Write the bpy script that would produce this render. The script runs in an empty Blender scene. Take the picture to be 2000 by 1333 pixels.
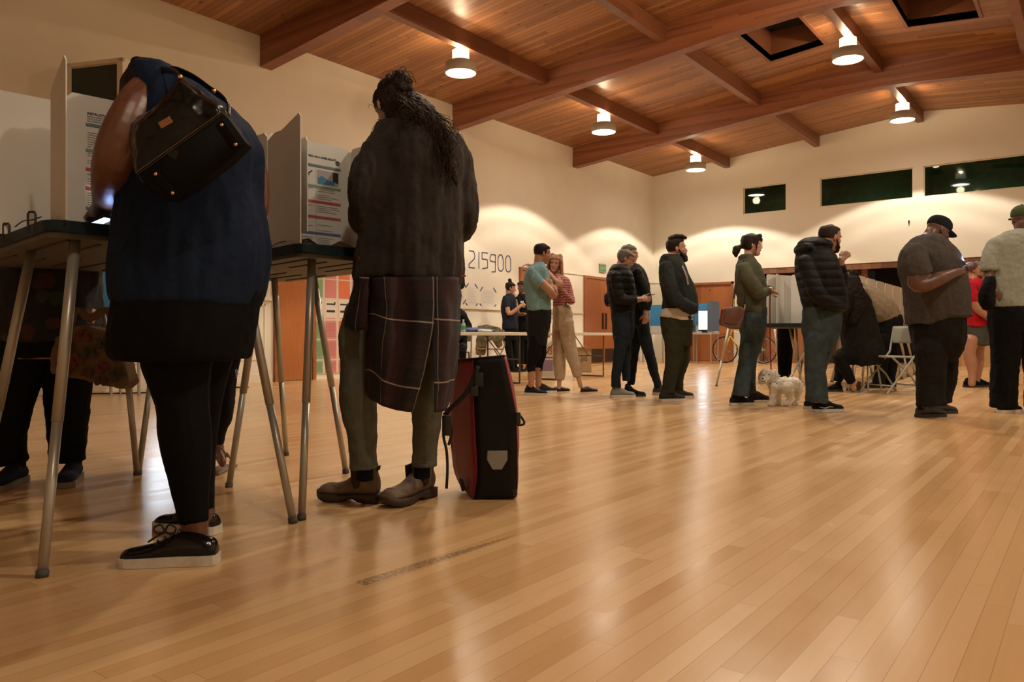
import bpy, bmesh, math, random
from mathutils import Vector, Matrix, Euler, noise
random.seed(7)
PI = math.pi
SC = bpy.context.scene
COL = SC.collection
# ---- camera model: the room's axes are the world's axes; the lens looks 37.4 degrees left of +Y
FPX = 1490.0; HZ = 655.0; CH = 0.70
TH = math.atan(1140/1490); SN, CS = math.sin(TH), math.cos(TH)
DEPTH = Vector((-SN, CS, 0)); RIGHT = Vector((CS, SN, 0)); UP = Vector((0, 0, 1))
def W(r, d, z): return RIGHT*r + DEPTH*d + UP*z
def pt(px, py, d): return W((px-1000)/FPX*d, d, CH+(HZ-py)/FPX*d)
def gd(py): return CH*FPX/(py-HZ)
def gnd(px, py):
    d = gd(py); return W((px-1000)/FPX*d, d, 0)
def on_x(px, py, x):
    u = (px-1000)/FPX; d = x/(u*CS-SN); return W(u*d, d, CH+(HZ-py)/FPX*d)
def on_y(px, py, y):
    u = (px-1000)/FPX; d = y/(u*SN+CS); return W(u*d, d, CH+(HZ-py)/FPX*d)
def on_z(px, py, z):
    d = (z-CH)*FPX/(HZ-py); return W((px-1000)/FPX*d, d, z)

# ---- object helpers
def link(o, parent=None):
    COL.objects.link(o)
    if parent is not None: o.parent = parent
    return o
def tag(o, label=None, cat=None, group=None, kind=None):
    if label: o['label'] = label
    if cat: o['category'] = cat
    if group: o['group'] = group
    if kind: o['kind'] = kind
    return o
def thing(name, label, cat, loc=(0, 0, 0), rz=0.0, group=None, kind=None):
    o = bpy.data.objects.new(name, None); o.location = loc; o.rotation_euler = (0, 0, rz)
    o.empty_display_size = .05
    link(o); return tag(o, label, cat, group, kind)
def mesh_obj(name, me, mat, parent=None, keep_world=False):
    me.name = name
    if mat is not None:
        if isinstance(mat, (list, tuple)):
            for m in mat: me.materials.append(m)
        else: me.materials.append(mat)
    o = bpy.data.objects.new(name, me)
    link(o, parent)
    if keep_world and parent is not None:
        o.matrix_parent_inverse = (Matrix.Translation(parent.location) @ parent.rotation_euler.to_matrix().to_4x4()).inverted()
    return o
def obj(name, bm, mat, parent=None, smooth=False, kw=True):
    """kw: the mesh was written in world coordinates"""
    bmesh.ops.recalc_face_normals(bm, faces=bm.faces)
    me = bpy.data.meshes.new(name); bm.to_mesh(me); bm.free()
    if smooth:
        for p in me.polygons: p.use_smooth = True
    return mesh_obj(name, me, mat, parent, kw)
def NB(): return bmesh.new()
def copy_tree(o, parent=None):
    c = o.copy(); COL.objects.link(c)
    if parent is not None: c.parent = parent
    for ch in list(o.children): copy_tree(ch, c)
    return c

# ---- shapes into a bmesh
def box(bm, x0, x1, y0, y1, z0, z1, M=None, mi=0):
    v = [Vector((x, y, z)) for z in (z0, z1) for y in (y0, y1) for x in (x0, x1)]
    if M is not None: v = [M @ a for a in v]
    v = [bm.verts.new(a) for a in v]
    for f in ((0, 2, 3, 1), (4, 5, 7, 6), (0, 1, 5, 4), (2, 6, 7, 3), (0, 4, 6, 2), (1, 3, 7, 5)):
        fc = bm.faces.new([v[i] for i in f]); fc.material_index = mi
    return v
def bevel(bm, w, seg=2):
    bmesh.ops.bevel(bm, geom=[e for e in bm.edges], offset=w, segments=seg, profile=.6, affect='EDGES', clamp_overlap=True)
def prism(bm, pts, off, mi=0):
    """closed polygon pts (Vectors) extruded by the vector off"""
    a = [bm.verts.new(p) for p in pts]; b = [bm.verts.new(Vector(p)+off) for p in pts]
    n = len(a); fs = [bm.faces.new(a[::-1]), bm.faces.new(b)]
    for i in range(n): fs.append(bm.faces.new([a[i], a[(i+1) % n], b[(i+1) % n], b[i]]))
    for f in fs: f.material_index = mi
    return fs
def ring_faces(bm, rings, close=True, caps=True):
    n = len(rings[0])
    for A, B in zip(rings, rings[1:]):
        for i in range(n if close else n-1):
            bm.faces.new([A[i], A[(i+1) % n], B[(i+1) % n], B[i]])
    if caps and close:
        bm.faces.new(rings[0][::-1]); bm.faces.new(rings[-1])
def lathe(bm, prof, c=(0, 0, 0), n=32, axis=None, caps=True):
    """prof: list of (radius, height) about the axis through c"""
    c = Vector(c); ax = Vector(axis).normalized() if axis is not None else UP
    a = ax.orthogonal().normalized(); b = ax.cross(a)
    rings = []
    for r, h in prof:
        rings.append([bm.verts.new(c+ax*h+(a*math.cos(2*PI*i/n)+b*math.sin(2*PI*i/n))*max(r, 1e-4)) for i in range(n)])
    ring_faces(bm, rings, caps=caps)
def rod(bm, p, q, r, r2=None, n=12, caps=True):
    p = Vector(p); q = Vector(q); d = q-p
    lathe(bm, [(r, 0), (r2 if r2 is not None else r, d.length)], p, n, d, caps)
def sweep(bm, P, R, n=14, ref=None, round_ends=True, power=2.0):
    """tube along points P; R entries are radius or (ra, rb); rb lies along ref as far as it can (default: the depth axis)"""
    P = [Vector(p) for p in P]; ref = Vector(ref) if ref is not None else DEPTH
    R = [(r, r) if not isinstance(r, (tuple, list)) else tuple(r) for r in R]
    k = len(P); T = []
    for i in range(k):
        t = P[min(i+1, k-1)]-P[max(i-1, 0)]
        T.append(t.normalized() if t.length > 1e-9 else UP.copy())
    PP, RR, TT = [], [], []
    if round_ends:
        for a in (0.12, .45, .78):
            e = 1-a; f = math.sqrt(max(.0004, 1-e*e))
            PP.append(P[0]-T[0]*(min(R[0])*e)); RR.append((R[0][0]*f, R[0][1]*f)); TT.append(T[0])
    PP += P; RR += R; TT += T
    if round_ends and round_ends != 'start':
        for a in (.78, .45, .12):
            e = 1-a; f = math.sqrt(max(.0004, 1-e*e))
            PP.append(P[-1]+T[-1]*(min(R[-1])*e)); RR.append((R[-1][0]*f, R[-1][1]*f)); TT.append(T[-1])
    rings = []
    for p, (ra, rb), t in zip(PP, RR, TT):
        b = ref-t*ref.dot(t)
        if b.length < .15:
            b = RIGHT-t*RIGHT.dot(t)
        b.normalize(); a = t.cross(b).normalized()
        ring = []
        for i in range(n):
            w = 2*PI*i/n; c, s = math.cos(w), math.sin(w)
            if power != 2.0:
                c = math.copysign(abs(c)**(2/power), c); s = math.copysign(abs(s)**(2/power), s)
            ring.append(bm.verts.new(p+a*(ra*c)+b*(rb*s)))
        rings.append(ring)
    ring_faces(bm, rings)
def smooth_path(P, k=4):
    """Catmull-Rom through P (any tuples of numbers)"""
    P = [Vector(p) if not isinstance(p, (int, float)) else p for p in P]
    out = []
    for i in range(len(P)-1):
        p0 = P[max(i-1, 0)]; p1 = P[i]; p2 = P[i+1]; p3 = P[min(i+2, len(P)-1)]
        for j in range(k):
            t = j/k
            out.append(.5*((2*p1)+(p2-p0)*t+(2*p0-5*p1+4*p2-p3)*t*t+(3*p1-p0-3*p2+p3)*t*t*t))
    out.append(P[-1]); return out
def ball(bm, c, r, M=None, n=16, m=10):
    """ellipsoid: r = (rx, ry, rz) in the frame M (3x3)"""
    c = Vector(c)
    if not isinstance(r, (tuple, list)): r = (r, r, r)
    rings = []
    for j in range(1, m):
        a = PI*j/m; rr = math.sin(a); z = -math.cos(a)
        ring = []
        for i in range(n):
            w = 2*PI*i/n; v = Vector((r[0]*rr*math.cos(w), r[1]*rr*math.sin(w), r[2]*z))
            if M is not None: v = M @ v
            ring.append(bm.verts.new(c+v))
        rings.append(ring)
    bo = Vector((0, 0, -r[2])); to = Vector((0, 0, r[2]))
    if M is not None: bo = M @ bo; to = M @ to
    b = bm.verts.new(c+bo); t = bm.verts.new(c+to)
    ring_faces(bm, rings, caps=False)
    for i in range(n):
        bm.faces.new([b, rings[0][(i+1) % n], rings[0][i]]); bm.faces.new([t, rings[-1][i], rings[-1][(i+1) % n]])

# ---- one continuous surface out of overlapping closed shapes
TEX = {}
def cloud(name, size, depth=2, kind='CLOUDS'):
    key = (round(size, 4), depth, kind)
    if key not in TEX:
        t = bpy.data.textures.new(name, kind)
        if hasattr(t, 'noise_scale'): t.noise_scale = size
        if hasattr(t, 'noise_depth'): t.noise_depth = depth
        TEX[key] = t
    return TEX[key]
def fuse(name, bm, mat, parent=None, voxel=.008, smooth=4, disp=(), smooth2=0):
    bmesh.ops.recalc_face_normals(bm, faces=bm.faces)
    me = bpy.data.meshes.new(name+'_src'); bm.to_mesh(me); bm.free()
    tmp = bpy.data.objects.new('tmp', me); COL.objects.link(tmp)
    m = tmp.modifiers.new('r', 'REMESH'); m.mode = 'VOXEL'; m.voxel_size = voxel; m.use_smooth_shade = True
    if smooth:
        s = tmp.modifiers.new('s', 'SMOOTH'); s.iterations = smooth; s.factor = .5
    emp = None
    for size, strength, *rest in disp:
        d = tmp.modifiers.new('d', 'DISPLACE'); d.texture = cloud('folds', size); d.strength = strength; d.mid_level = .5
        d.texture_coords = 'GLOBAL'
        if rest:
            if emp is None: emp = bpy.data.objects.new('fold_axis', None); COL.objects.link(emp); emp.scale = (1, 1, rest[0]); bpy.context.view_layer.update()
            d.texture_coords = 'OBJECT'; d.texture_coords_object = emp
    if smooth2:
        s = tmp.modifiers.new('s', 'SMOOTH'); s.iterations = smooth2; s.factor = .5
    dg = bpy.context.evaluated_depsgraph_get()
    new = bpy.data.meshes.new_from_object(tmp.evaluated_get(dg), depsgraph=dg)
    bpy.data.objects.remove(tmp); bpy.data.meshes.remove(me)
    if emp is not None: bpy.data.objects.remove(emp)
    for p in new.polygons: p.use_smooth = True
    return mesh_obj(name, new, mat, parent, True)
def text_mesh(name, s, size, mat, parent, M, extrude=.0006, align='LEFT', bold=0.0):
    cu = bpy.data.curves.new('t', 'FONT'); cu.body = s; cu.size = size; cu.extrude = extrude; cu.align_x = align; cu.offset = bold
    cu.resolution_u = 3
    t = bpy.data.objects.new('t', cu); COL.objects.link(t)
    dg = bpy.context.evaluated_depsgraph_get()
    me = bpy.data.meshes.new_from_object(t.evaluated_get(dg), depsgraph=dg)
    bpy.data.objects.remove(t)
    me.transform(M)
    return mesh_obj(name, me, mat, parent, True)

# ---- materials
MATS = {}
def nodes(name):
    m = bpy.data.materials.new(name); m.use_nodes = True
    nt = m.node_tree; return m, nt, nt.nodes['Principled BSDF']
def N(nt, t, **kw):
    n = nt.nodes.new(t)
    for k, v in kw.items():
        if k.startswith('_'): setattr(n, k[1:], v)
        else: n.inputs[k.replace('_', ' ')].default_value = v
    return n
def mat(name, col, rough=.6, metal=0.0, var=0.0, vscale=8.0, bump=0.0, bscale=60.0, spec=.5, sheen=0.0, coat=0.0, emit=None, estr=0.0, stretch=None):
    if name in MATS: return MATS[name]
    m, nt, b = nodes(name)
    b.inputs['Base Color'].default_value = (*col, 1); b.inputs['Roughness'].default_value = rough
    b.inputs['Metallic'].default_value = metal; b.inputs['Specular IOR Level'].default_value = spec
    if sheen: b.inputs['Sheen Weight'].default_value = sheen
    if coat: b.inputs['Coat Weight'].default_value = coat; b.inputs['Coat Roughness'].default_value = .15
    if emit is not None:
        b.inputs['Emission Color'].default_value = (*emit, 1); b.inputs['Emission Strength'].default_value = estr
    tc = nt.nodes.new('ShaderNodeTexCoord'); src = tc.outputs['Object']
    if stretch:
        mp = nt.nodes.new('ShaderNodeMapping'); mp.inputs['Scale'].default_value = stretch
        nt.links.new(src, mp.inputs['Vector']); src = mp.outputs['Vector']
    if var:
        n = N(nt, 'ShaderNodeTexNoise', Scale=vscale, Detail=4.0); nt.links.new(src, n.inputs['Vector'])
        r = nt.nodes.new('ShaderNodeValToRGB')
        r.color_ramp.elements[0].position = .3; r.color_ramp.elements[1].position = .7
        r.color_ramp.elements[0].color = (*[c*(1-var) for c in col], 1); r.color_ramp.elements[1].color = (*[min(1, c*(1+var)) for c in col], 1)
        nt.links.new(n.outputs['Fac'], r.inputs['Fac']); nt.links.new(r.outputs['Color'], b.inputs['Base Color'])
    if bump:
        n = N(nt, 'ShaderNodeTexNoise', Scale=bscale, Detail=3.0); nt.links.new(src, n.inputs['Vector'])
        bp = N(nt, 'ShaderNodeBump', Strength=bump, Distance=.01); nt.links.new(n.outputs['Fac'], bp.inputs['Height'])
        nt.links.new(bp.outputs['Normal'], b.inputs['Normal'])
    MATS[name] = m; return m
def M3(nt, op, a, b=None, c=None):
    n = nt.nodes.new('ShaderNodeMath'); n.operation = op
    for i, v in enumerate((a, b, c)):
        if v is None: continue
        if isinstance(v, (int, float)): n.inputs[i].default_value = v
        else: nt.links.new(v, n.inputs[i])
    return n.outputs[0]
def MIX(nt, f, a, b, blend='MIX'):
    n = nt.nodes.new('ShaderNodeMix'); n.data_type = 'RGBA'; n.blend_type = blend
    for i, v in ((0, f), (6, a), (7, b)):
        if isinstance(v, (int, float)): n.inputs[i].default_value = v
        elif isinstance(v, tuple): n.inputs[i].default_value = (*v, 1) if len(v) == 3 else v
        else: nt.links.new(v, n.inputs[i])
    return n.outputs[2]
def plank_mat(name, base, dark, light, rowax, w, L, gap=.02, gapcol=(.1, .05, .02), rough=.3, knots=0.0, grain=.25, marks=None, coat=0.0, vary=1.0, gapmix=.7):
    """rows across axis rowax (0 = x, 1 = y, 2 = z), boards along the other axis"""
    m, nt, b = nodes(name)
    tc = nt.nodes.new('ShaderNodeTexCoord'); sx = nt.nodes.new('ShaderNodeSeparateXYZ'); nt.links.new(tc.outputs['Object'], sx.inputs[0])
    if isinstance(rowax, tuple): ra, la = sx.outputs[rowax[0]], sx.outputs[rowax[1]]
    else: ra, la = sx.outputs[rowax], sx.outputs[1-rowax]
    u = M3(nt, 'DIVIDE', ra, w); row = M3(nt, 'FLOOR', u); fu = M3(nt, 'FRACT', u)
    wn = nt.nodes.new('ShaderNodeTexWhiteNoise'); wn.noise_dimensions = '1D'; nt.links.new(row, wn.inputs['W'])
    v = M3(nt, 'ADD', M3(nt, 'DIVIDE', la, L), M3(nt, 'MULTIPLY', wn.outputs['Value'], 7.3))
    col = M3(nt, 'FLOOR', v); fv = M3(nt, 'FRACT', v)
    cb = nt.nodes.new('ShaderNodeCombineXYZ'); nt.links.new(row, cb.inputs[0]); nt.links.new(col, cb.inputs[1])
    w2 = nt.nodes.new('ShaderNodeTexWhiteNoise'); w2.noise_dimensions = '3D'; nt.links.new(cb.outputs[0], w2.inputs['Vector'])
    r = nt.nodes.new('ShaderNodeValToRGB'); e = r.color_ramp.elements
    e[0].position = .0; e[0].color = (*dark, 1); e[1].position = 1; e[1].color = (*light, 1)
    x = e.new(.5); x.color = (*base, 1)
    fac = M3(nt, 'ADD', M3(nt, 'MULTIPLY', M3(nt, 'SUBTRACT', w2.outputs['Value'], .5), vary), .5)
    # grain: noise stretched along the board
    cg = nt.nodes.new('ShaderNodeCombineXYZ')
    nt.links.new(M3(nt, 'MULTIPLY', ra, 60.0), cg.inputs[0]); nt.links.new(M3(nt, 'MULTIPLY', la, 3.0), cg.inputs[1]); nt.links.new(M3(nt, 'MULTIPLY', w2.outputs['Value'], 30.0), cg.inputs[2])
    gn = N(nt, 'ShaderNodeTexNoise', Scale=1.0, Detail=4.0); nt.links.new(cg.outputs[0], gn.inputs['Vector'])
    fac = M3(nt, 'ADD', fac, M3(nt, 'MULTIPLY', M3(nt, 'SUBTRACT', gn.outputs['Fac'], .5), grain*2))
    nt.links.new(fac, r.inputs['Fac'])
    c = r.outputs['Color']
    gm = M3(nt, 'MAXIMUM', M3(nt, 'LESS_THAN', fu, gap), M3(nt, 'LESS_THAN', fv, gap*w/L))
    c = MIX(nt, M3(nt, 'MULTIPLY', gm, gapmix), c, gapcol)
    if knots:
        vo = N(nt, 'ShaderNodeTexVoronoi', Scale=1.0)
        ck = nt.nodes.new('ShaderNodeCombineXYZ')
        nt.links.new(M3(nt, 'MULTIPLY', ra, 4.2), ck.inputs[0]); nt.links.new(M3(nt, 'MULTIPLY', la, 2.1), ck.inputs[1]); nt.links.new(ck.outputs[0], vo.inputs['Vector'])
        kn = M3(nt, 'LESS_THAN', vo.outputs['Distance'], knots)
        c = MIX(nt, M3(nt, 'MULTIPLY', kn, .8), c, tuple(q*.25 for q in dark))
    if marks: c = marks(nt, tc, sx, c)
    nt.links.new(c, b.inputs['Base Color'])
    rn = N(nt, 'ShaderNodeTexNoise', Scale=3.0, Detail=5.0); nt.links.new(tc.outputs['Object'], rn.inputs['Vector'])
    rr = M3(nt, 'ADD', M3(nt, 'MULTIPLY', rn.outputs['Fac'], .12), M3(nt, 'ADD', M3(nt, 'MULTIPLY', w2.outputs['Value'], .05), rough-.08))
    nt.links.new(rr, b.inputs['Roughness'])
    bp = N(nt, 'ShaderNodeBump', Strength=.25, Distance=.002)
    nt.links.new(M3(nt, 'SUBTRACT', M3(nt, 'MULTIPLY', gn.outputs['Fac'], .2), gm), bp.inputs['Height']); nt.links.new(bp.outputs['Normal'], b.inputs['Normal'])
    b.inputs['Specular IOR Level'].default_value = .5
    MATS[name] = m; return m
# =============================== THE HALL ===============================
XL, XR, YB, YF = -9.81, 3.5, 19.3, -3.2
RX = -3.15
def CZ(x): return 5.76-.0953*abs(x-RX)
def floor_marks(nt, tc, sx, c):
    # a worn strip of old tape residue and a few scuffs
    a = on_z(700, 1141, 0) if False else gnd(703, 1141); b_ = gnd(1010, 1045)
    d = (b_-a); L = d.length; d.normalize(); n = Vector((-d.y, d.x, 0))
    X, Y = sx.outputs[0], sx.outputs[1]
    al = M3(nt, 'ADD', M3(nt, 'ADD', M3(nt, 'MULTIPLY', X, d.x), M3(nt, 'MULTIPLY', Y, d.y)), -(a.x*d.x+a.y*d.y))
    ac = M3(nt, 'ADD', M3(nt, 'ADD', M3(nt, 'MULTIPLY', X, n.x), M3(nt, 'MULTIPLY', Y, n.y)), -(a.x*n.x+a.y*n.y))
    ns = N(nt, 'ShaderNodeTexNoise', Scale=90.0, Detail=4.0); nt.links.new(tc.outputs['Object'], ns.inputs['Vector'])
    width = M3(nt, 'MULTIPLY', M3(nt, 'SUBTRACT', 1.0, M3(nt, 'POWER', M3(nt, 'DIVIDE', M3(nt, 'MAXIMUM', al, 0.0), L), 2.0)), .025)
    m = M3(nt, 'MULTIPLY', M3(nt, 'LESS_THAN', M3(nt, 'ABSOLUTE', ac), width), M3(nt, 'MULTIPLY', M3(nt, 'GREATER_THAN', al, 0.0), M3(nt, 'LESS_THAN', al, L)))
    m = M3(nt, 'MULTIPLY', m, M3(nt, 'GREATER_THAN', ns.outputs['Fac'], .44))
    c = MIX(nt, M3(nt, 'MULTIPLY', m, .62), c, (.10, .07, .045))
    # small dark scuffs
    vo = N(nt, 'ShaderNodeTexVoronoi', Scale=1.0); ck = nt.nodes.new('ShaderNodeCombineXYZ')
    n2 = N(nt, 'ShaderNodeTexNoise', Scale=14.0, Detail=3.0); nt.links.new(tc.outputs['Object'], n2.inputs['Vector'])
    nt.links.new(M3(nt, 'ADD', M3(nt, 'MULTIPLY', X, 2.6), M3(nt, 'MULTIPLY', n2.outputs['Fac'], .3)), ck.inputs[0])
    nt.links.new(M3(nt, 'ADD', M3(nt, 'MULTIPLY', Y, 1.3), M3(nt, 'MULTIPLY', n2.outputs['Fac'], .3)), ck.inputs[1]); nt.links.new(ck.outputs[0], vo.inputs['Vector'])
    c = MIX(nt, M3(nt, 'MULTIPLY', M3(nt, 'LESS_THAN', vo.outputs['Distance'], .022), .7), c, (.07, .035, .03))
    # broad worn patches
    n3 = N(nt, 'ShaderNodeTexNoise', Scale=.8, Detail=3.0); nt.links.new(tc.outputs['Object'], n3.inputs['Vector'])
    return MIX(nt, M3(nt, 'MULTIPLY', n3.outputs['Fac'], .25), c, (.50, .31, .16))
FLOORM = plank_mat('maple_floor', (.60, .375, .175), (.50, .285, .115), (.67, .445, .225), 0, .0572, 1.25, gap=.030, gapcol=(.20, .10, .04), rough=.23, grain=.16, marks=floor_marks, vary=.62, gapmix=.55)
CEILM = plank_mat('pine_ceiling', (.31, .135, .054), (.22, .09, .035), (.40, .19, .08), 1, .098, 2.6, gap=.10, gapcol=(.05, .018, .008), rough=.45, knots=.09, grain=.35)
BEAMM = plank_mat('beam_wood', (.25, .088, .040), (.19, .065, .030), (.31, .115, .052), (2, 0), .038, 3.4, gap=.03, gapcol=(.12, .04, .018), rough=.42, knots=.03, grain=.35, gapmix=.4)
RAFTM = plank_mat('rafter_wood', (.22, .085, .04), (.16, .06, .028), (.28, .11, .05), (2, 1), .3, 5, gap=.0, rough=.45, grain=.5)
WALLM = mat('cream_plaster', (.72, .665, .555), .75, var=.035, vscale=1.6, bump=.12, bscale=30)
WALLB = mat('cream_drywall', (.74, .70, .60), .7, var=.03, vscale=1.3, bump=.06, bscale=40)
TRIMM = mat('cream_trim', (.74, .67, .53), .5, var=.03)
DOORM = plank_mat('orange_door_veneer', (.36, .115, .03), (.26, .08, .02), (.42, .15, .045), (1, 2), .35, 4, gap=0, rough=.35, grain=.55)
DOORB = plank_mat('brown_door_veneer', (.33, .11, .035), (.25, .08, .025), (.40, .14, .045), (0, 2), .35, 4, gap=0, rough=.35, grain=.55)
DARKW = plank_mat('dark_wood_panel', (.17, .07, .03), (.10, .04, .018), (.24, .11, .05), (0, 2), .22, 4, gap=.05, gapcol=(.03, .012, .006), rough=.5, grain=.5)
TANW = plank_mat('tan_wood_panel', (.42, .22, .08), (.34, .17, .06), (.50, .28, .11), (0, 2), .6, 4, gap=.02, rough=.4, grain=.5)
BLACK = mat('black_paint', (.008, .008, .008), .6)
GREEND = mat('dark_green_paint', (.17, .215, .17), .7, var=.2)
GLASS = MATS.get('x')
def glass_mat():
    m, nt, b = nodes('window_glass')
    nt.nodes.remove(b); tr = nt.nodes.new('ShaderNodeBsdfTransparent'); tr.inputs[0].default_value = (.62, .80, .68, 1)
    gl = nt.nodes.new('ShaderNodeBsdfGlossy'); gl.inputs['Roughness'].default_value = .03
    fr = nt.nodes.new('ShaderNodeFresnel'); fr.inputs[0].default_value = 1.45; mx = nt.nodes.new('ShaderNodeMixShader')
    nt.links.new(fr.outputs[0], mx.inputs[0]); nt.links.new(tr.outputs[0], mx.inputs[1]); nt.links.new(gl.outputs[0], mx.inputs[2])
    nt.links.new(mx.outputs[0], nt.nodes['Material Output'].inputs[0])
    return m
GLASS = glass_mat()
METALG = mat('gray_steel', (.34, .33, .31), .35, 1.0)
BRASS = mat('dull_brass', (.35, .22, .08), .4, 1.0)

def st(name, bm, m, parent=None, **k):
    o = obj(name, bm, m, parent, **k)
    if parent is None: o['kind'] = 'structure'
    return o
bm = NB(); box(bm, XL-.3, XR+.3, YF-.3, YB+2.6, -.1, 0); st('floor', bm, FLOORM)
# ceiling: two sloping planes of boards with two skylight openings
SKY = [(-4.62, -3.70, 11.98, 13.66), (-2.40, -1.42, 11.98, 13.66)]
bm = NB()
for (xa, xb, hole) in ((XL, RX, SKY[0]), (RX, XR, SKY[1])):
    xs = [xa, hole[0], hole[1], xb]; ys = [YF, hole[2], hole[3], YB]
    for i in range(3):
        for j in range(3):
            if i == 1 and j == 1: continue
            q = [Vector((xs[i], ys[j], CZ(xs[i]))), Vector((xs[i+1], ys[j], CZ(xs[i+1]))), Vector((xs[i+1], ys[j+1], CZ(xs[i+1]))), Vector((xs[i], ys[j+1], CZ(xs[i])))]
            prism(bm, q, Vector((0, 0, .1)))
st('ceiling', bm, CEILM)
SKYG = mat('night_glass', (.012, .022, .018), .12)
for k, (xa, xb, ya, yb) in enumerate(SKY):
    t = thing('skylight', None, None, (0, 0, 0)); tag(t, ['square dark skylight left of the ridge between ceiling beams', 'dark skylight right of the ridge at the top edge of the photo'][k], 'skylight')
    bm = NB()   # shaft walls
    za, zb = CZ(xa), CZ(xb); zt = max(za, zb)+.42
    for (p, q) in (((xa, ya), (xb, ya)), ((xb, ya), (xb, yb)), ((xb, yb), (xa, yb)), ((xa, yb), (xa, ya))):
        cx, cy = (xa+xb)/2, (ya+yb)/2
        o = Vector(((p[0]+q[0])/2-cx, (p[1]+q[1])/2-cy, 0)).normalized()*.03
        v = [Vector((p[0], p[1], CZ(p[0])-.012)), Vector((q[0], q[1], CZ(q[0])-.012)), Vector((q[0], q[1], zt)), Vector((p[0], p[1], zt))]
        prism(bm, v, o)
    obj('shaft', bm, RAFTM, t)
    bm = NB(); box(bm, xa-.03, xb+.03, ya-.03, yb+.03, zt, zt+.03); obj('pane', bm, SKYG, t)
    for yy in (ya+.55, ya+1.12):
        bm = NB(); box(bm, xa, xb, yy-.025, yy+.025, zt-.07, zt); obj('glazing_bar', bm, RAFTM, t)
    bm = NB()
    for (p, q) in (((xa-.05, ya-.05), (xb+.05, ya)), ((xa-.05, yb), (xb+.05, yb+.05)), ((xa-.05, ya), (xa, yb)), ((xb, ya), (xb+.05, yb))):
        v = [Vector((p[0], p[1], CZ(p[0])-.02)), Vector((q[0], p[1], CZ(q[0])-.02)), Vector((q[0], q[1], CZ(q[0])-.02)), Vector((p[0], q[1], CZ(p[0])-.02))]
        prism(bm, v, Vector((0, 0, .02)))
    obj('frame', bm, RAFTM, t)
# main beams
def beam_bottom(x):
    a = math.sqrt((x-RX)**2+.35)
    return 5.76-.0953*a-.455
for y in (2.44, 6.69, 10.94, 15.18):
    bm = NB(); n = 40; xs = [XL+(XR-XL)*i/n for i in range(n+1)]
    pts = [Vector((x, y, beam_bottom(x))) for x in xs]+[Vector((x, y, CZ(x)+.01)) for x in xs[::-1]]
    vs = []
    for i in range(n):
        q = [pts[i], pts[i+1], pts[2*n+1-i-1], pts[2*n+1-i]]
        vs.append(q)
    A = [bm.verts.new(p) for p in pts]; B = [bm.verts.new(p+Vector((0, .2, 0))) for p in pts]
    m_ = len(pts)
    for i in range(n):
        bm.faces.new([A[i], A[i+1], A[m_-2-i], A[m_-1-i]]); bm.faces.new([B[i+1], B[i], B[m_-1-i], B[m_-2-i]])
        bm.faces.new([A[i+1], A[i], B[i], B[i+1]]); bm.faces.new([A[m_-1-i], A[m_-2-i], B[m_-2-i], B[m_-1-i]])
    for i, j in ((m_-1, 0), (n, n+1)): bm.faces.new([A[i], A[j], B[j], B[i]])
    st('ceiling_beam', bm, BEAMM)
RAFX = [-7.66, -5.40, -3.15, -.90, 1.35]
for x in RAFX:
    for (ya, yb) in ((2.64, 6.69), (6.89, 10.94), (11.14, 15.18), (15.38, YB)):
        bm = NB(); z = CZ(x)
        box(bm, x-.065, x+.065, ya, yb, z-.25, z+.0 if x != RX else z-.003)
        st('ceiling_rafter', bm, RAFTM)
# walls
WH = 5.9
bm = NB(); box(bm, XL-.2, XL, YF, YB+.2, 0, 5.135)
st('wall_left', bm, WALLM)
bm = NB(); box(bm, XR, XR+.2, YF, YB+2.6, 0, 5.2); st('wall_right', bm, WALLM)
bm = NB(); box(bm, XL-.2, XR+.2, YF-.2, YF, 0, 5.9); st('wall_front', bm, WALLM)
WIN = [(-7.24, -6.15), (-5.33, -3.30), (-3.085, -1.05), (-.15, .94)]
WZ0, WZ1 = 3.825, 4.515
OPX = -6.86
bm = NB()
def gable(x0, x1, z0):
    xs = sorted({x0, x1, *([RX] if x0 < RX < x1 else [])})
    P = [Vector((x0, YB, z0)), Vector((x1, YB, z0))]+[Vector((x, YB, CZ(x)+.02)) for x in xs[::-1]]
    prism(bm, P, Vector((0, .12, 0)))
gable(XL, XR, WZ1)
ex = [XL]+[v for w in WIN for v in w]+[XR]
for i in range(0, len(ex), 2): box(bm, ex[i], ex[i+1], YB, YB+.12, WZ0, WZ1)
box(bm, XL, XR, YB, YB+.12, 2.40, WZ0)
box(bm, XL, -8.75, YB, YB+.12, 0, 2.40); box(bm, -7.49, OPX, YB, YB+.12, 0, 2.40); box(bm, -8.75, -7.49, YB, YB+.12, 2.1, 2.4)
st('wall_back', bm, WALLB)
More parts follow.
